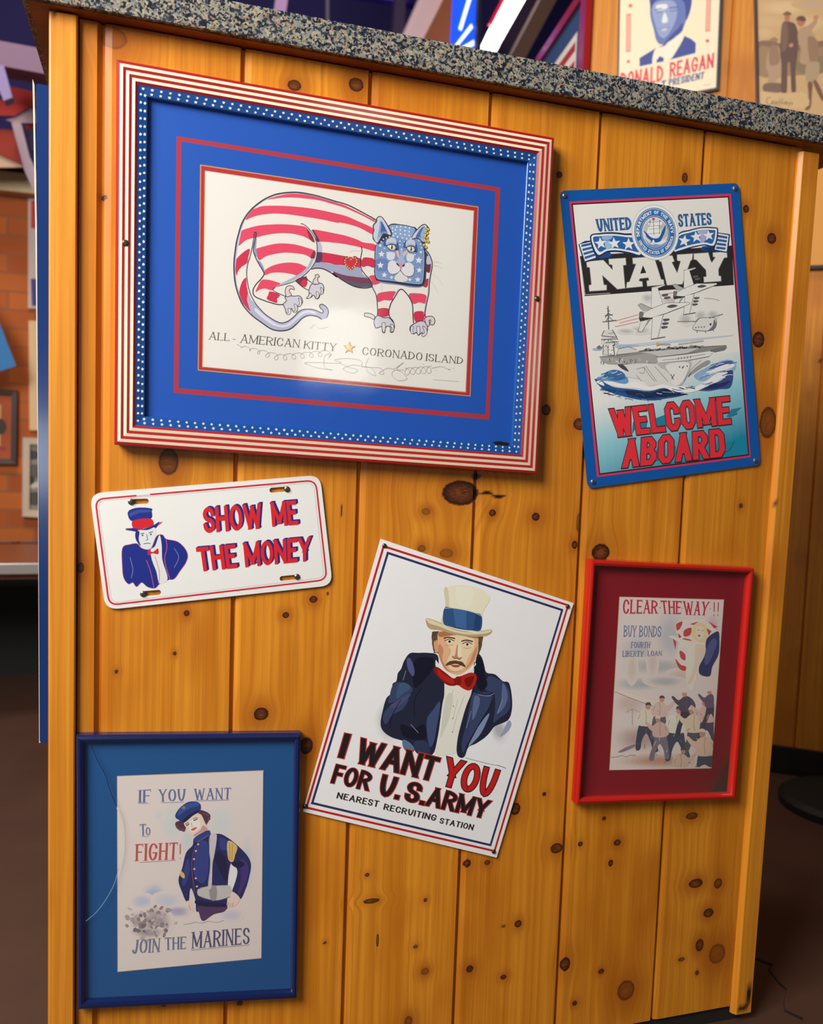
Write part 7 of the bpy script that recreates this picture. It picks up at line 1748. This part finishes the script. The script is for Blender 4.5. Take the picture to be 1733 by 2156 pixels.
# ------------------------------------------------------------------ star-spangled cat print in its striped frame
def sign(art_name, nm, label, cat, origin, ang): return thing(nm, label, cat, (origin[0], 0, origin[1]), (0, -ang, 0))
IV, RDm, BLm = mat('efe2c4', 0.35, coat=0.3), mat('a81a1e', 0.32, coat=0.4), mat('0e4a96', 0.32, coat=0.4)
kf = sign('kitty', 'framed_print', 'large striped cat print in a red, cream and starry blue frame', 'framed picture', (-0.1105, 1.2098), 0)
Q0 = [(-0.2824, 0.2238), (0.3115, 0.2083), (0.3093, -0.2738), (-0.2819, -0.2498)]; Q1 = [(-0.2442, 0.1840), (0.2727, 0.1697), (0.2670, -0.2318), (-0.2441, -0.2114)]
Qw = [(p[0] + (0.002 if p[0] < 0 else -0.002), p[1] + (-0.002 if p[1] > 0 else 0.002)) for p in Q0]
rs = [(Qw, -0.002), (Q0, -0.016)]; mi = [0]
fr = [0, .03, .108, .203, .297, .392, .486, .581, .655]; yy = [-.0185, -.0200, -.0205, -.0212, -.0205, -.0212, -.0205, -.0212, -.0195]
for i in range(9):
    rs.append((lerp_quad(Q0, Q1, fr[i]), yy[i])); mi.append(0 if i in (0, 1) else (1 if i in (3, 5, 7) else 0))
rings('outer_frame', rs, [RDm, IV], kf, mi)
QB = lerp_quad(Q0, Q1, .655); QC = lerp_quad(Q0, Q1, .97)
sb = rings('star_band', [(QB, -.0195), (lerp_quad(Q0, Q1, .68), -.0190), (lerp_quad(Q0, Q1, .955), -.0165), (QC, -.0155), (Q1, -.0100)], [BLm], kf, [0, 0, 0, 0])
vs, fs = [], []
for e in range(4):
    a0, a1 = e, (e + 1) % 4; n = 49 if e % 2 == 0 else 43
    for r_ in (0, 1):
        f = .755 if r_ == 0 else .885; q = lerp_quad(Q0, Q1, f)
        for i in range(n):
            t = (i + .5 * r_ + .25) / n; x = q[a0][0] * (1 - t) + q[a1][0] * t; z = q[a0][1] * (1 - t) + q[a1][1] * t; y = -.0190 + (f - .68) / .275 * .0025 - .0003
            b = len(vs); rr = random.uniform(.0019, .0023); ph = random.uniform(-.3, .3)
            for m_ in range(10):
                g = rr if m_ % 2 == 0 else rr * .5; vs.append((x + g * math.sin(m_ * math.pi / 5 + ph), y, z + g * math.cos(m_ * math.pi / 5 + ph)))
            fs.append(tuple(range(b, b + 10)))
mesh_obj('star_inlay', vs, fs, mat('e9e6da', 0.4), sb)
MATQ = Q1
def quads(name, lst, parent, y0, rough=0.7): return art(name, [('p', h, 0, [v * 1e4 for p in q for v in p]) for q, h in lst], parent, y0, None, None, rough)
quads('mat_board', [(MATQ, '0050b6'), ([(-0.2097, 0.1446), (0.2353, 0.1323), (0.2333, -0.1968), (-0.2092, -0.1801)], 'b02a38'), ([(-0.2040, 0.1389), (0.2285, 0.1265), (0.2275, -0.1899), (-0.2035, -0.1741)], '0050b6'), ([(-0.1801, 0.1131), (0.2036, 0.1024), (0.2029, -0.1648), (-0.1792, -0.1494)], 'cf9a58'), ([(-0.1788, 0.1118), (0.2025, 0.1010), (0.2017, -0.1636), (-0.1781, -0.1482)], 'b5242c'), ([(-0.1742, 0.1064), (0.1975, 0.0961), (0.1961, -0.1597), (-0.1737, -0.1450)], 'd8a868')], kf, -.0098)
art('cat_print', ART_KITTY, kf, -.0102, [(-0.1735, 0.1056), (0.1966, 0.0951), (0.1950, -0.1586), (-0.1729, -0.1443)], 'e8e6e0', 0.6)
mesh_obj('glass', [(p[0], -.0136, p[1]) for p in MATQ], [(0, 1, 2, 3)], GLASS, kf)
for p in [(-0.2703, 0.0030), (0.2954, -0.0204)]: screw(kf, p[0], p[1], -.0212, .0042, '6a6048')
prism('black_tape', [(0.2376, -0.2287), (0.2480, -0.2276), (0.2645, -0.2298), (0.2617, -0.2341), (0.2446, -0.2347)], -.0166, -.0160, mat('0c0c0e', .5), kf)

# ------------------------------------------------------------------ navy tin sign
nv = sign('navy', 'tin_sign', 'blue bordered navy tin sign reading WELCOME ABOARD, tilted, under the granite', 'sign', (0.401, 1.1538), 0.157)
prism('plate', rounded([(-0.1470, 0.2223), (0.1624, 0.2209), (0.1683, -0.2232), (-0.1454, -0.2184)], .010), -.0035, -.0028, mat('0a56a8', 0.3, coat=0.3), nv)
art('printed_face', ART_NAVY, nv, -.0036, None, None, 0.35)
for p in [(-0.1400, 0.2149), (0.1539, 0.2130), (0.1584, -0.2149), (-0.1360, -0.2094)]: screw(nv, p[0], p[1], -.0040, .0040, 'a8a49a')

# ------------------------------------------------------------------ novelty licence plate
lp = sign('plate', 'licence_plate', 'white novelty licence plate reading SHOW ME THE MONEY', 'licence plate', (-0.2672, 0.8331), 0.106)
def slot(q):
    (a, b), (c, d) = q; ax = Vector((c - a, d - b)); L_ = ax.length; u = ax / L_; n = Vector((-u.y, u.x)); r = .0034; out = []
    for k in range(9): t = math.pi / 2 + math.pi * k / 8; out.append(tuple(Vector((a, b)) + u * (r * math.cos(t) + r) + n * r * math.sin(t)))
    for k in range(9): t = -math.pi / 2 + math.pi * k / 8; out.append(tuple(Vector((c, d)) + u * (r * math.cos(t) - r) + n * r * math.sin(t)))
    return out
HL = [slot([(-0.1013, 0.0638), (-0.0761, 0.0624)]), slot([(0.0823, 0.0625), (0.1096, 0.0624)]), slot([(-0.0978, -0.0593), (-0.0724, -0.0601)]), slot([(0.0859, -0.0607), (0.1134, -0.0612)])]
prism('plate_blank', rounded([(-0.1479, 0.0792), (0.1537, 0.0777), (0.1592, -0.0788), (-0.1441, -0.0751)], .017), -.0035, -.0028, mat('eceeec', 0.28, coat=0.3), lp, 0, HL)
art('embossed_lettering', ART_PLATE, lp, -.0036, None, None, 0.3)
for p in [(-0.0983, 0.0635), (0.1063, 0.0621), (-0.0951, -0.0596), (0.1101, -0.0607)]: screw(lp, p[0], p[1], -.0040, .0042, '7c786c')

# ------------------------------------------------------------------ recruiting tin sign
wt = sign('want', 'tin_sign', 'white tin sign of a man in a tall hat reading I WANT YOU, steeply tilted', 'sign', (0.0631, 0.6004), -0.285)
prism('plate', [(-0.1589, 0.2006), (0.1668, 0.1926), (0.1728, -0.2166), (-0.1464, -0.2044)], -.0035, -.0028, mat('f4f6f8', 0.28, coat=0.3), wt)
art('printed_face', ART_WANT, wt, -.0036, None, None, 0.35)
for p in [(-0.1504, 0.1928), (0.1587, 0.1850), (0.1645, -0.2082), (-0.1451, -0.1964)]: screw(wt, p[0], p[1], -.0040, .0034, '55523f')

# ------------------------------------------------------------------ two framed recruiting prints
def framed(nm, label, origin, ang, O, I, matq, matc, printq, printc, ops, fh, y1, w, edge):
    t = sign(nm, 'framed_print', label, 'framed picture', origin, ang); m = mat(fh, 0.28, coat=0.5)
    B = [(p[0], p[1]) for p in O]
    rings('frame', [(B, -.001), (O, y1 + .003), (lerp_quad(O, I, .15), y1 + .0008), (lerp_quad(O, I, .5), y1), (lerp_quad(O, I, .85), y1 + .001), (I, y1 + .004), (I, -.004)], [m], t)
    quads('mat_board', [(matq, matc), (edge, 'c8a878')], t, -.0062)
    art('poster', ops, t, -.0068, printq, printc, 0.6)
    mesh_obj('glass', [(p[0], -.0110, p[1]) for p in I], [(0, 1, 2, 3)], GLASS, t)
    return t
bn = framed('bonds', 'small red framed print reading CLEAR THE WAY on a dark maroon mat', (0.4538, 0.6054), 0,
    [(-0.1577, 0.2020), (0.1387, 0.1870), (0.1330, -0.1992), (-0.1619, -0.1818)], [(-0.1503, 0.1924), (0.1302, 0.1790), (0.1231, -0.1906), (-0.1546, -0.1733)], [(-0.1471, 0.1949), (0.1446, 0.1819), (0.1382, -0.2013), (-0.1527, -0.1835)], '8a0c1e',
    [(-0.0987, 0.1415), (0.0923, 0.1332), (0.0893, -0.1479), (-0.0997, -0.1360)], 'ece0da', ART_BONDS, 'b81c14', -.019, 1, [(-0.0994, 0.1422), (0.0935, 0.1340), (0.0905, -0.1488), (-0.1004, -0.1369)])
mr = framed('marines', 'dark blue framed print reading JOIN THE MARINES behind cracked glass', (-0.2915, 0.3781), 0,
    [(-0.1453, 0.2023), (0.1498, 0.1858), (0.1537, -0.2067), (-0.1426, -0.1751)], [(-0.1363, 0.1916), (0.1413, 0.1762), (0.1448, -0.1945), (-0.1334, -0.1645)], [(-0.1416, 0.1946), (0.1471, 0.1779), (0.1510, -0.2077), (-0.1391, -0.1755)], '0a5290',
    [(-0.0944, 0.1404), (0.0988, 0.1329), (0.1019, -0.1420), (-0.0917, -0.1332)], 'e6dcd8', ART_MARINES, '081c50', -.015, 1, [(-0.0950, 0.1410), (0.0995, 0.1336), (0.1026, -0.1430), (-0.0925, -0.1341)])
art('glass_crack', [('l', '0c1c30', 1, 0, .7, [v * 1e4 for p in [(-0.1266, 0.1864), (-0.1195, 0.1666), (-0.1093, 0.1452), (-0.1032, 0.1233), (-0.0947, 0.1010)] for v in p]), ('l', 'd8d6c0', 1, 0, 1.0, [v * 1e4 for p in [(-0.0947, 0.0997), (-0.0892, 0.0795), (-0.0872, 0.0530), (-0.0882, 0.0334), (-0.0917, 0.0152)] for v in p]), ('l', '8fb0cc', 1, 0, .7, [v * 1e4 for p in [(-0.0917, 0.0152), (-0.0976, -0.0066), (-0.1083, -0.0272), (-0.1196, -0.0423), (-0.1332, -0.0538)] for v in p])], mr, -.0113, None, None, 0.3)

# ------------------------------------------------------------------ blue sign seen edge-on past the left corner
eb = thing('metal_sign', 'tall blue metal sign edge sticking out past the left corner board', 'sign', ((-0.4846, 0.0500, 0.9159)[0], .05, (-0.4846, 0.0500, 0.9159)[2]))
def relq(P, o): return [(p[0] - o[0], p[1] - o[2]) for p in P]
EO = (-0.4846, 0.0500, 0.9159)
prism('blue_face', rounded(relq([(-0.4924, 1.4146), (-0.4651, 1.4134), (-0.4635, 0.5506), (-0.4878, 0.5529)], EO), .004), -.004, 0.0, mat('12326e', 0.22, coat=0.5), eb)
prism('pale_edge', relq([(-0.4967, 1.4206), (-0.4947, 1.4138), (-0.4916, 1.2246), (-0.4887, 0.9156), (-0.4872, 0.5524), (-0.4889, 0.5519), (-0.4905, 0.9156), (-0.4933, 1.2244)], EO), -.001, .003, mat('e6d8c0', 0.5), eb)

# ------------------------------------------------------------------ pictures and sign on the angled boarded wall
def wall_thing(nm, label, cat, o): return thing(nm, label, cat, (o[0], o[1], o[2]), (0, 0, math.atan2(EY, EX)))
pr = wall_thing('poster_sign', 'cream campaign sign with a blue portrait above the granite', 'sign', ((1.1477, 1.2237, 2.261),)[0])
prism('sign_board', [(-0.1593, 0.3155), (0.1375, 0.3341), (0.1477, -0.1929), (-0.1394, -0.2218)], .0002, .008, mat('f3e6c8', 0.45), pr)
rings('dark_edging', [([(-0.1635, 0.3273), (0.1453, 0.3461), (0.1553, -0.1965), (-0.1426, -0.2301)], .012), ([(-0.1635, 0.3273), (0.1453, 0.3461), (0.1553, -0.1965), (-0.1426, -0.2301)], -.003), ([(-0.1595, 0.3183), (0.1380, 0.3367), (0.1482, -0.1902), (-0.1394, -0.2218)], -.003), ([(-0.1595, 0.3183), (0.1380, 0.3367), (0.1482, -0.1902), (-0.1394, -0.2218)], .004)], [mat('1c1638', 0.4)], pr)
art('printed_face', ART_PRESIDENT, pr, -.0002, None, None, 0.5)
gf = wall_thing('framed_print', 'brown framed golfing print cut off by the picture corner, above the granite', 'framed picture', ((1.4512, 0.9961, 2.1733),)[0])
prism('picture_panel', [(-0.1471, 0.3394), (0.1090, 0.3999), (0.1740, -0.3355), (-0.0970, -0.2732)], .0002, .006, mat('c09c6c', 0.5, noise=.12, nscale=14), gf)
rings('frame', [([(-0.1584, 0.3545), (0.1154, 0.4115), (0.1847, -0.3496), (-0.1067, -0.2861)], .012), ([(-0.1584, 0.3545), (0.1154, 0.4115), (0.1847, -0.3496), (-0.1067, -0.2861)], -.006), ([(-0.1498, 0.3425), (0.1088, 0.4025), (0.1754, -0.3383), (-0.0995, -0.2757)], -.006), ([(-0.1498, 0.3425), (0.1088, 0.4025), (0.1754, -0.3383), (-0.0995, -0.2757)], .002)], [mat('3c1c20', 0.4)], gf)
art('printed_face', ART_GOLFERS, gf, -.0002, [(-0.1471, 0.3394), (0.1090, 0.3999), (0.1740, -0.3355), (-0.0970, -0.2732)], 'c4a070', 0.5)
# red framed picture on the wall running straight back
A0 = [(-0.7419, 2.2382)][0][0]; ax, ay = 1.562 + A0 * EX, 0.928 + A0 * EY
rp = thing('framed_picture', 'red framed picture with a blue mat beside the cream campaign sign', 'framed picture', (ax, ay, 2.1), (0, 0, math.atan2(-1.0, -0.15)))
ro = [(-.575, .345), (-.004, .345), (-.004, -.25), (-.575, -.25)]; ri = [(-.55, .315), (-.066, .315), (-.066, -.22), (-.55, -.22)]
rings('frame', [(ro, -.002), (ro, -.024), (ri, -.022), (ri, -.008)], [mat('a01410', 0.35, coat=0.3)], rp)
quads('mat_board', [(ri, '2c4a78')], rp, -.010)
quads('picture', [([(-.50, .24), (-.12, .24), (-.12, -.14), (-.50, -.14)], 'e6dcd8'), ([(-.49, .215), (-.135, .215), (-.135, .185), (-.49, .185)], 'a8323a'), ([(-.49, .155), (-.135, .155), (-.135, .125), (-.49, .125)], 'a8323a'), ([(-.40, .10), (-.15, .10), (-.15, .05), (-.40, .05)], '6a5a5c')], rp, -.0108)

# ------------------------------------------------------------------ dining area beyond the left side
def wall_pic(nm, label, P, y, fh, inner, cat='framed picture'):
    """P: outer corners; inner: list of (inset, colour)"""
    cx = sum(p[0] for p in P) / 4; cz = sum(p[1] for p in P) / 4
    t = thing(nm, label, cat, (cx, y, cz)); O = [(p[0] - cx, p[1] - cz) for p in P]
    def ins(d): return [(p[0] + (d if p[0] < 0 else -d), p[1] + (d if p[1] < 0 else -d)) for p in O]
    I = ins(inner[0][0]); rings('frame', [(O, 0), (O, -.03), (I, -.028), (I, -.012)], [mat(fh, 0.5)], t)
    quads('print', [(ins(d), h) for d, h in inner], t, -.013)
    return t, ins
f1, ins = wall_pic('framed_print', 'orange and cream framed print on the brick wall', [(-1.1063, 2.9000, 1.1452)[::2], (-0.9059, 2.9000, 1.1413)[::2], (-0.9102, 2.9000, 0.8231)[::2], (-1.1082, 2.9000, 0.8220)[::2]], 2.9, '3a1c14', [(.022, 'b8562a'), (.065, 'd8b878')])
art('dark_emblem', [('p', '3a2418', 1, [v * 1e4 for k in range(10) for v in (0.034 + .024 * math.cos(k * .628), 0.0 + .034 * math.sin(k * .628))])], f1, -.0135)
art('caption_bar', [('p', '9a3a22', 0, [v * 1e4 for p in ((0.015, -.085), (0.055, -.085), (0.055, -.105), (0.015, -.105)) for v in p])], f1, -.0135)
f2, ins = wall_pic('framed_photograph', 'small black and white photograph in a pale frame on the brick wall', [(-0.8835, 2.9000, 0.9395)[::2], (-0.7102, 2.9000, 0.9351)[::2], (-0.7093, 2.9000, 0.5860)[::2], (-0.8858, 2.9000, 0.5971)[::2]], 2.9, 'cdb8a4', [(.028, '8c8478')])
art('photograph', [('p', h, 1, [v * 1e4 for k in range(10) for v in (-.05 + x + rx * math.cos(k * .628), z + rz * math.sin(k * .628))]) for x, z, rx, rz, h in ((0, .10, .03, .02, '3a342e'), (.01, .03, .035, .03, '5c5650'), (0, -.03, .03, .015, 'c8c0b0'), (.01, -.09, .035, .03, '4c4640'), (-.01, -.01, .02, .02, '2e2a26'))], f2, -.0135)
def flat_sign(nm, label, bands, y, cat='sign'):
    cx = bands[0][0][0][0]; cz = bands[0][0][0][1]; t = thing(nm, label, cat, (cx, y, cz))
    for i, (P, h) in enumerate(bands): prism('band' if i else 'board', [(p[0] - cx, p[1] - cz) for p in P], -.012 - .002 * i, 0, mat(h, 0.6), t)
flat_sign('flag_sign', 'narrow red, white and blue vertical sign on the brick wall', [([(-0.8636, 1.9552), (-0.7127, 1.9602), (-0.7116, 1.5002), (-0.8640, 1.4925)], 'c8b4b0'), ([(-0.8524, 1.9446), (-0.7127, 1.9482), (-0.7124, 1.8360), (-0.8525, 1.8296)], 'c01c1c'), ([(-0.8526, 1.6181), (-0.7119, 1.6262), (-0.7116, 1.5206), (-0.8489, 1.5058)], '2a2a80')], 2.9)
flat_sign('cream_sign', 'blank cream sign below the narrow flag sign', [([(-0.8622, 1.4402), (-0.7115, 1.4472), (-0.7103, 0.9768), (-0.8587, 0.9713)], 'e0bc90')], 2.9)
pn = thing('pennant', 'blue pointed pennant with red and yellow spots hanging left of the cream sign', 'pennant', (-0.9315, 2.7000, 1.2882))
PO = (-0.9315, 2.7000, 1.2882)
prism('cloth', relq([(-1.0493, 1.5449), (-0.9523, 1.4166), (-0.8854, 1.2334), (-0.9459, 1.2068), (-1.0513, 1.1856)], PO), -.004, 0, mat('2c78b8', 0.7), pn)
for P, h in (([(-0.9616, 1.3197), (-0.9334, 1.3254), (-0.9317, 1.3064), (-0.9617, 1.2988)], 'c83034'), ([(-0.9582, 1.2780), (-0.9371, 1.2870), (-0.9336, 1.2643), (-0.9478, 1.2481), (-0.9619, 1.2511)], 'd8c030'), ([(-0.9336, 1.2566), (-0.9124, 1.2732), (-0.9089, 1.2428), (-0.9372, 1.2373)], 'a0483a'), ([(-0.9265, 1.2915), (-0.9123, 1.2962), (-0.9123, 1.2771), (-0.9248, 1.2725)], 'a8c0dc')):
    prism('printed_spot', relq(P, PO), .003, .0055, mat(h, 0.7), pn)
# booth, table
bo = thing('booth_bench', 'dark blue upholstered booth bench against the brick wall', 'bench', (-1.6, 2.6, 0))
box('seat', -1.6, 1.6, -.18, .28, .36, .47, mat('10141c', 0.5), bo, .02)
box('plinth', -1.6, 1.6, -.12, .28, 0, .36, mat('0a0a0c', 0.7), bo)
bm = bmesh.new()
for i in range(14): add_box(bm, -1.6 + i * .229, -1.6 + i * .229 + .222, .18, .29, .47, (-0.8895, 2.8000, 0.4838)[2])
bm_obj('back_cushion', bm, mat('1a2530', 0.45), bo, .015)
tb = thing('dining_table', 'dining table with a pale metal edge in front of the dark booth', 'table', (-1.7, 2.05, 0))
ZT = (-0.7598, 1.8500, 0.5386)[2]
box('table_top', -1.0, 1.25, -.20, .32, ZT - .012, ZT, mat('8a4a2a', 0.4), tb)
box('metal_edge', -1.0, 1.25, -.212, -.198, (-0.7599, 1.8500, 0.5042)[2], ZT + .001, mat('b4b0ac', 0.3, 0.6), tb, .002)
box('apron', -.80, 1.15, -.17, .25, (-0.7599, 1.8500, 0.4916)[2] - .01, ZT - .012, mat('9a5a34', 0.5), tb)
box('pedestal', -.05, .05, -.02, .08, .03, ZT - .02, mat('0c0c0e', 0.5), tb)
lathe('foot', [(.26, 0), (.26, .015), (.06, .035)], mat('0c0c0e', 0.5), tb)
# overhead: steel members, flag bunting
def beam(nm, label, P, y, depth, h, cat='beam', rough=.6, up=False):
    if up:  # run the member on up to the ceiling
        n = len(P); k = sorted(range(n), key=lambda i: -P[i][1])[:2]; Q = list(P)
        for i in k:
            a = P[i]; c = P[(i + 1) % n] if (i + 1) % n not in k else P[i - 1]; t = (4.55 - a[1]) / max(1e-4, a[1] - c[1]); t = min(t, 3.2 / max(1e-4, abs(a[0] - c[0]))); Q[i] = (a[0] + (a[0] - c[0]) * t, a[1] + (a[1] - c[1]) * t)
        P = Q
    cx = sum(p[0] for p in P) / len(P); cz = sum(p[1] for p in P) / len(P)
    o = prism(nm, [(p[0] - cx, p[1] - cz) for p in P], 0, depth, mat(h, rough)); o.location = (cx, y, cz); tag(o, label, cat); return o
beam('ceiling_beam', 'broad lilac painted beam below the dark ceiling', [(-1.1659, 2.4185), (-0.9273, 2.4270), (-0.7120, 2.4199), (-0.7118, 2.3288), (-0.9276, 2.3376), (-1.1668, 2.3310)], 2.5, .12, '7d5f80')
beam('steel_strut', 'pale violet slanting strut below the broad lilac beam', [(-0.9102, 2.2812), (-0.8757, 2.2832), (-0.8476, 2.1760), (-0.8761, 2.1603), (-0.8979, 2.2103)], 2.35, .06, '8a7cb4')
beam('steel_brace', 'long pinkish white slanting brace over the beige ledge', [(-0.8796, 2.1498), (-0.8460, 2.1544), (-0.8157, 2.0299), (-0.7159, 1.8245), (-0.7644, 1.8193), (-0.8327, 1.9740)], 2.55, .05, '9c8798')
fg = thing('hanging_flag', 'red, white and navy flag draped above the beige ledge', 'flag', (-0.8765, 2.6000, 2.1992)); FO = (-0.8765, 2.6000, 2.1992)
for nm, P, y, h in (('red_stripe', [(-1.0602, 2.2442), (-0.9271, 2.2421), (-0.8865, 2.3015), (-0.7564, 2.2883), (-0.7564, 2.2485), (-0.8253, 2.2315), (-0.8765, 2.1920), (-1.0606, 2.1736)], 0, '9a1e1a'), ('white_stripe', [(-0.8799, 2.1880), (-0.8253, 2.2315), (-0.7564, 2.2485), (-0.7563, 2.1833), (-0.8766, 2.1705), (-0.9105, 2.1766)], .012, 'a08890'), ('navy_canton', [(-0.8493, 2.1526), (-0.7563, 2.1652), (-0.7562, 2.0851), (-0.8323, 2.0645)], .02, '1c1a44'), ('red_stripe', [(-0.8424, 2.1752), (-0.7563, 2.1978), (-0.7563, 2.1397), (-0.8322, 2.1332)], .03, '9a1c18'), ('red_stripe', [(-1.0609, 2.1347), (-0.8766, 2.1525), (-0.8185, 2.0081), (-1.0611, 2.0957)], .04, '8a2416'), ('cream_stripe', [(-1.0612, 2.0850), (-0.9276, 2.0883), (-0.8495, 2.0152), (-1.0618, 1.9854)], .05, 'c0a088')):
    prism(nm, relq(P, FO), y, y + .008, mat(h, 0.8), fg)
# beyond the counter top
beam('steel_strut', 'thin lilac strut rising at the middle of the granite edge', [(0.1918, 2.9994), (0.2130, 3.1795), (0.2727, 3.1903), (0.2492, 3.0091)], 3.2, .05, 'b894cc', up=True)
beam('conduit', 'thin grey conduit hanging over the granite', [(0.4171, 2.9062), (0.4113, 3.1192), (0.4248, 3.1217), (0.4307, 2.9085)], 3.0, .02, '5a5468', 'pipe', up=True)
beam('ceiling_beam', 'bright violet edged beam across the dark ceiling above the granite', [(0.0028, 3.3926), (1.2017, 3.4173), (1.2025, 3.3971), (0.0032, 3.3691)], 3.6, .06, '5a3cc8')
beam('steel_strut', 'dim mauve strut left of the pale slanting beam', [(0.8441, 3.0771), (0.8601, 3.3681), (0.9119, 3.3773), (0.9065, 3.0871)], 3.4, .06, '3c2c50', up=True)
beam('ceiling_beam', 'pale lilac slanting beam left of the brown timber', [(0.7608, 2.8529), (0.9088, 3.2088), (1.0323, 3.2311), (0.8709, 2.8658)], 3.0, .12, 'dcc0c8', up=True)
beam('ceiling_timber', 'brown slanting timber left of the lit blue sign', [(0.8198, 2.7781), (0.9648, 3.0843), (1.0066, 3.1784), (1.0785, 3.1914), (1.0341, 3.0963), (1.0088, 2.8294)], 2.9, .10, '84482e', up=True)
ls = thing('lit_sign', 'glowing blue beer sign behind the granite', 'lit sign', (0.9001, 2.4000, 2.7659)); LO = (0.9001, 2.4000, 2.7659)
prism('light_box', relq([(0.8536, 2.6041), (0.8599, 2.9121), (0.9594, 2.9300), (0.9579, 2.6205)], LO), 0, .06, mat('1440d8', 0.3, emit=1.6), ls)
for P in ([(0.8704, 2.7203), (0.9146, 2.8813), (0.9316, 2.8843), (0.8834, 2.7148)], [(0.8563, 2.6507), (0.9246, 2.7486), (0.9338, 2.7347), (0.8651, 2.6425)], [(0.8820, 2.6452), (0.9402, 2.6855), (0.9412, 2.6624), (0.8929, 2.6392)]): prism('white_script', relq(P, LO), -.006, -.001, mat('c8d8ff', 0.3, emit=1.6), ls)
beam('post', 'thin black post between the blue sign and the tube light', [(0.9406, 2.5784), (0.9349, 2.9016), (0.9517, 2.9047), (0.9575, 2.5811)], 2.35, .03, '120e1c', 'post', up=True)
tl = thing('tube_light', 'glaring white tube light slanting above the granite', 'light', (1.1290, 2.6000, 2.8721)); TO = (1.1290, 2.6000, 2.8721)
prism('tube', relq([(1.0433, 2.7348), (1.1541, 2.9791), (1.1846, 3.0665), (1.3006, 3.0874), (1.2534, 2.9964), (1.1125, 2.7292)], TO), 0, .05, mat('fff6f4', 0.3, emit=4.0), tl)
prism('red_glow', relq([(1.0833, 2.8645), (1.1380, 2.9763), (1.1617, 3.0624), (1.1846, 3.0665), (1.1541, 2.9791), (1.0972, 2.8627)], TO), -.003, .02, mat('d81c30', 0.4, emit=.8), tl)  # red glow along the tube's left edge, put in as an emissive strip
prism('housing', relq([(1.1037, 2.7196), (1.2534, 2.9964), (1.3006, 3.0874), (1.3664, 3.0993), (1.3323, 3.0226), (1.1689, 2.7132)], TO), 0, .08, mat('2c2036', 0.5), tl)
beam('ceiling_timber', 'dull brown slanting timber right of the tube light', [(1.1298, 2.6472), (1.3049, 2.9998), (1.3303, 3.0448), (1.3997, 3.0573), (1.3623, 2.9693), (1.1982, 2.6475)], 2.5, .08, '5a4238', up=True)
# round foot on the floor to the right
ft = thing('pedestal_foot', 'round black pedestal foot on the dark floor right of the counter', 'pedestal_foot', (1.5119, 0.6990, 0.0000))  # taken for a round pedestal foot; the tall column is made up
lathe('base_disc', [(.165, 0), (.165, .02), (.15, .032), (.05, .05)], mat('050505', 0.7), ft, 32); lathe('column', [(.032, .04), (.032, .90), (.040, .905), (.040, .95)], mat('050505', 0.6), ft)
# crack in the concrete
ck = [(0.7843, 0.1463, 0.0000), (0.8043, 0.1196, 0.0000), (0.7866, 0.1085, 0.0000), (0.7777, 0.0691, 0.0000), (0.7777, 0.0491, 0.0000), (0.7475, 0.0206, 0.0000), (0.7325, 0.0003, 0.0000), (0.7475, -0.0267, 0.0000)]
vs, fs = [], []
for i, p in enumerate(ck):
    w = .0022 * (1 + .4 * (i % 2)); vs += [(p[0] - w, p[1] - w, .0006), (p[0] + w, p[1] + w, .0006)]
    if i: fs.append((2 * i - 2, 2 * i - 1, 2 * i + 1, 2 * i))
mesh_obj('floor_crack', vs, fs, mat('0a0404', 0.9), floor)
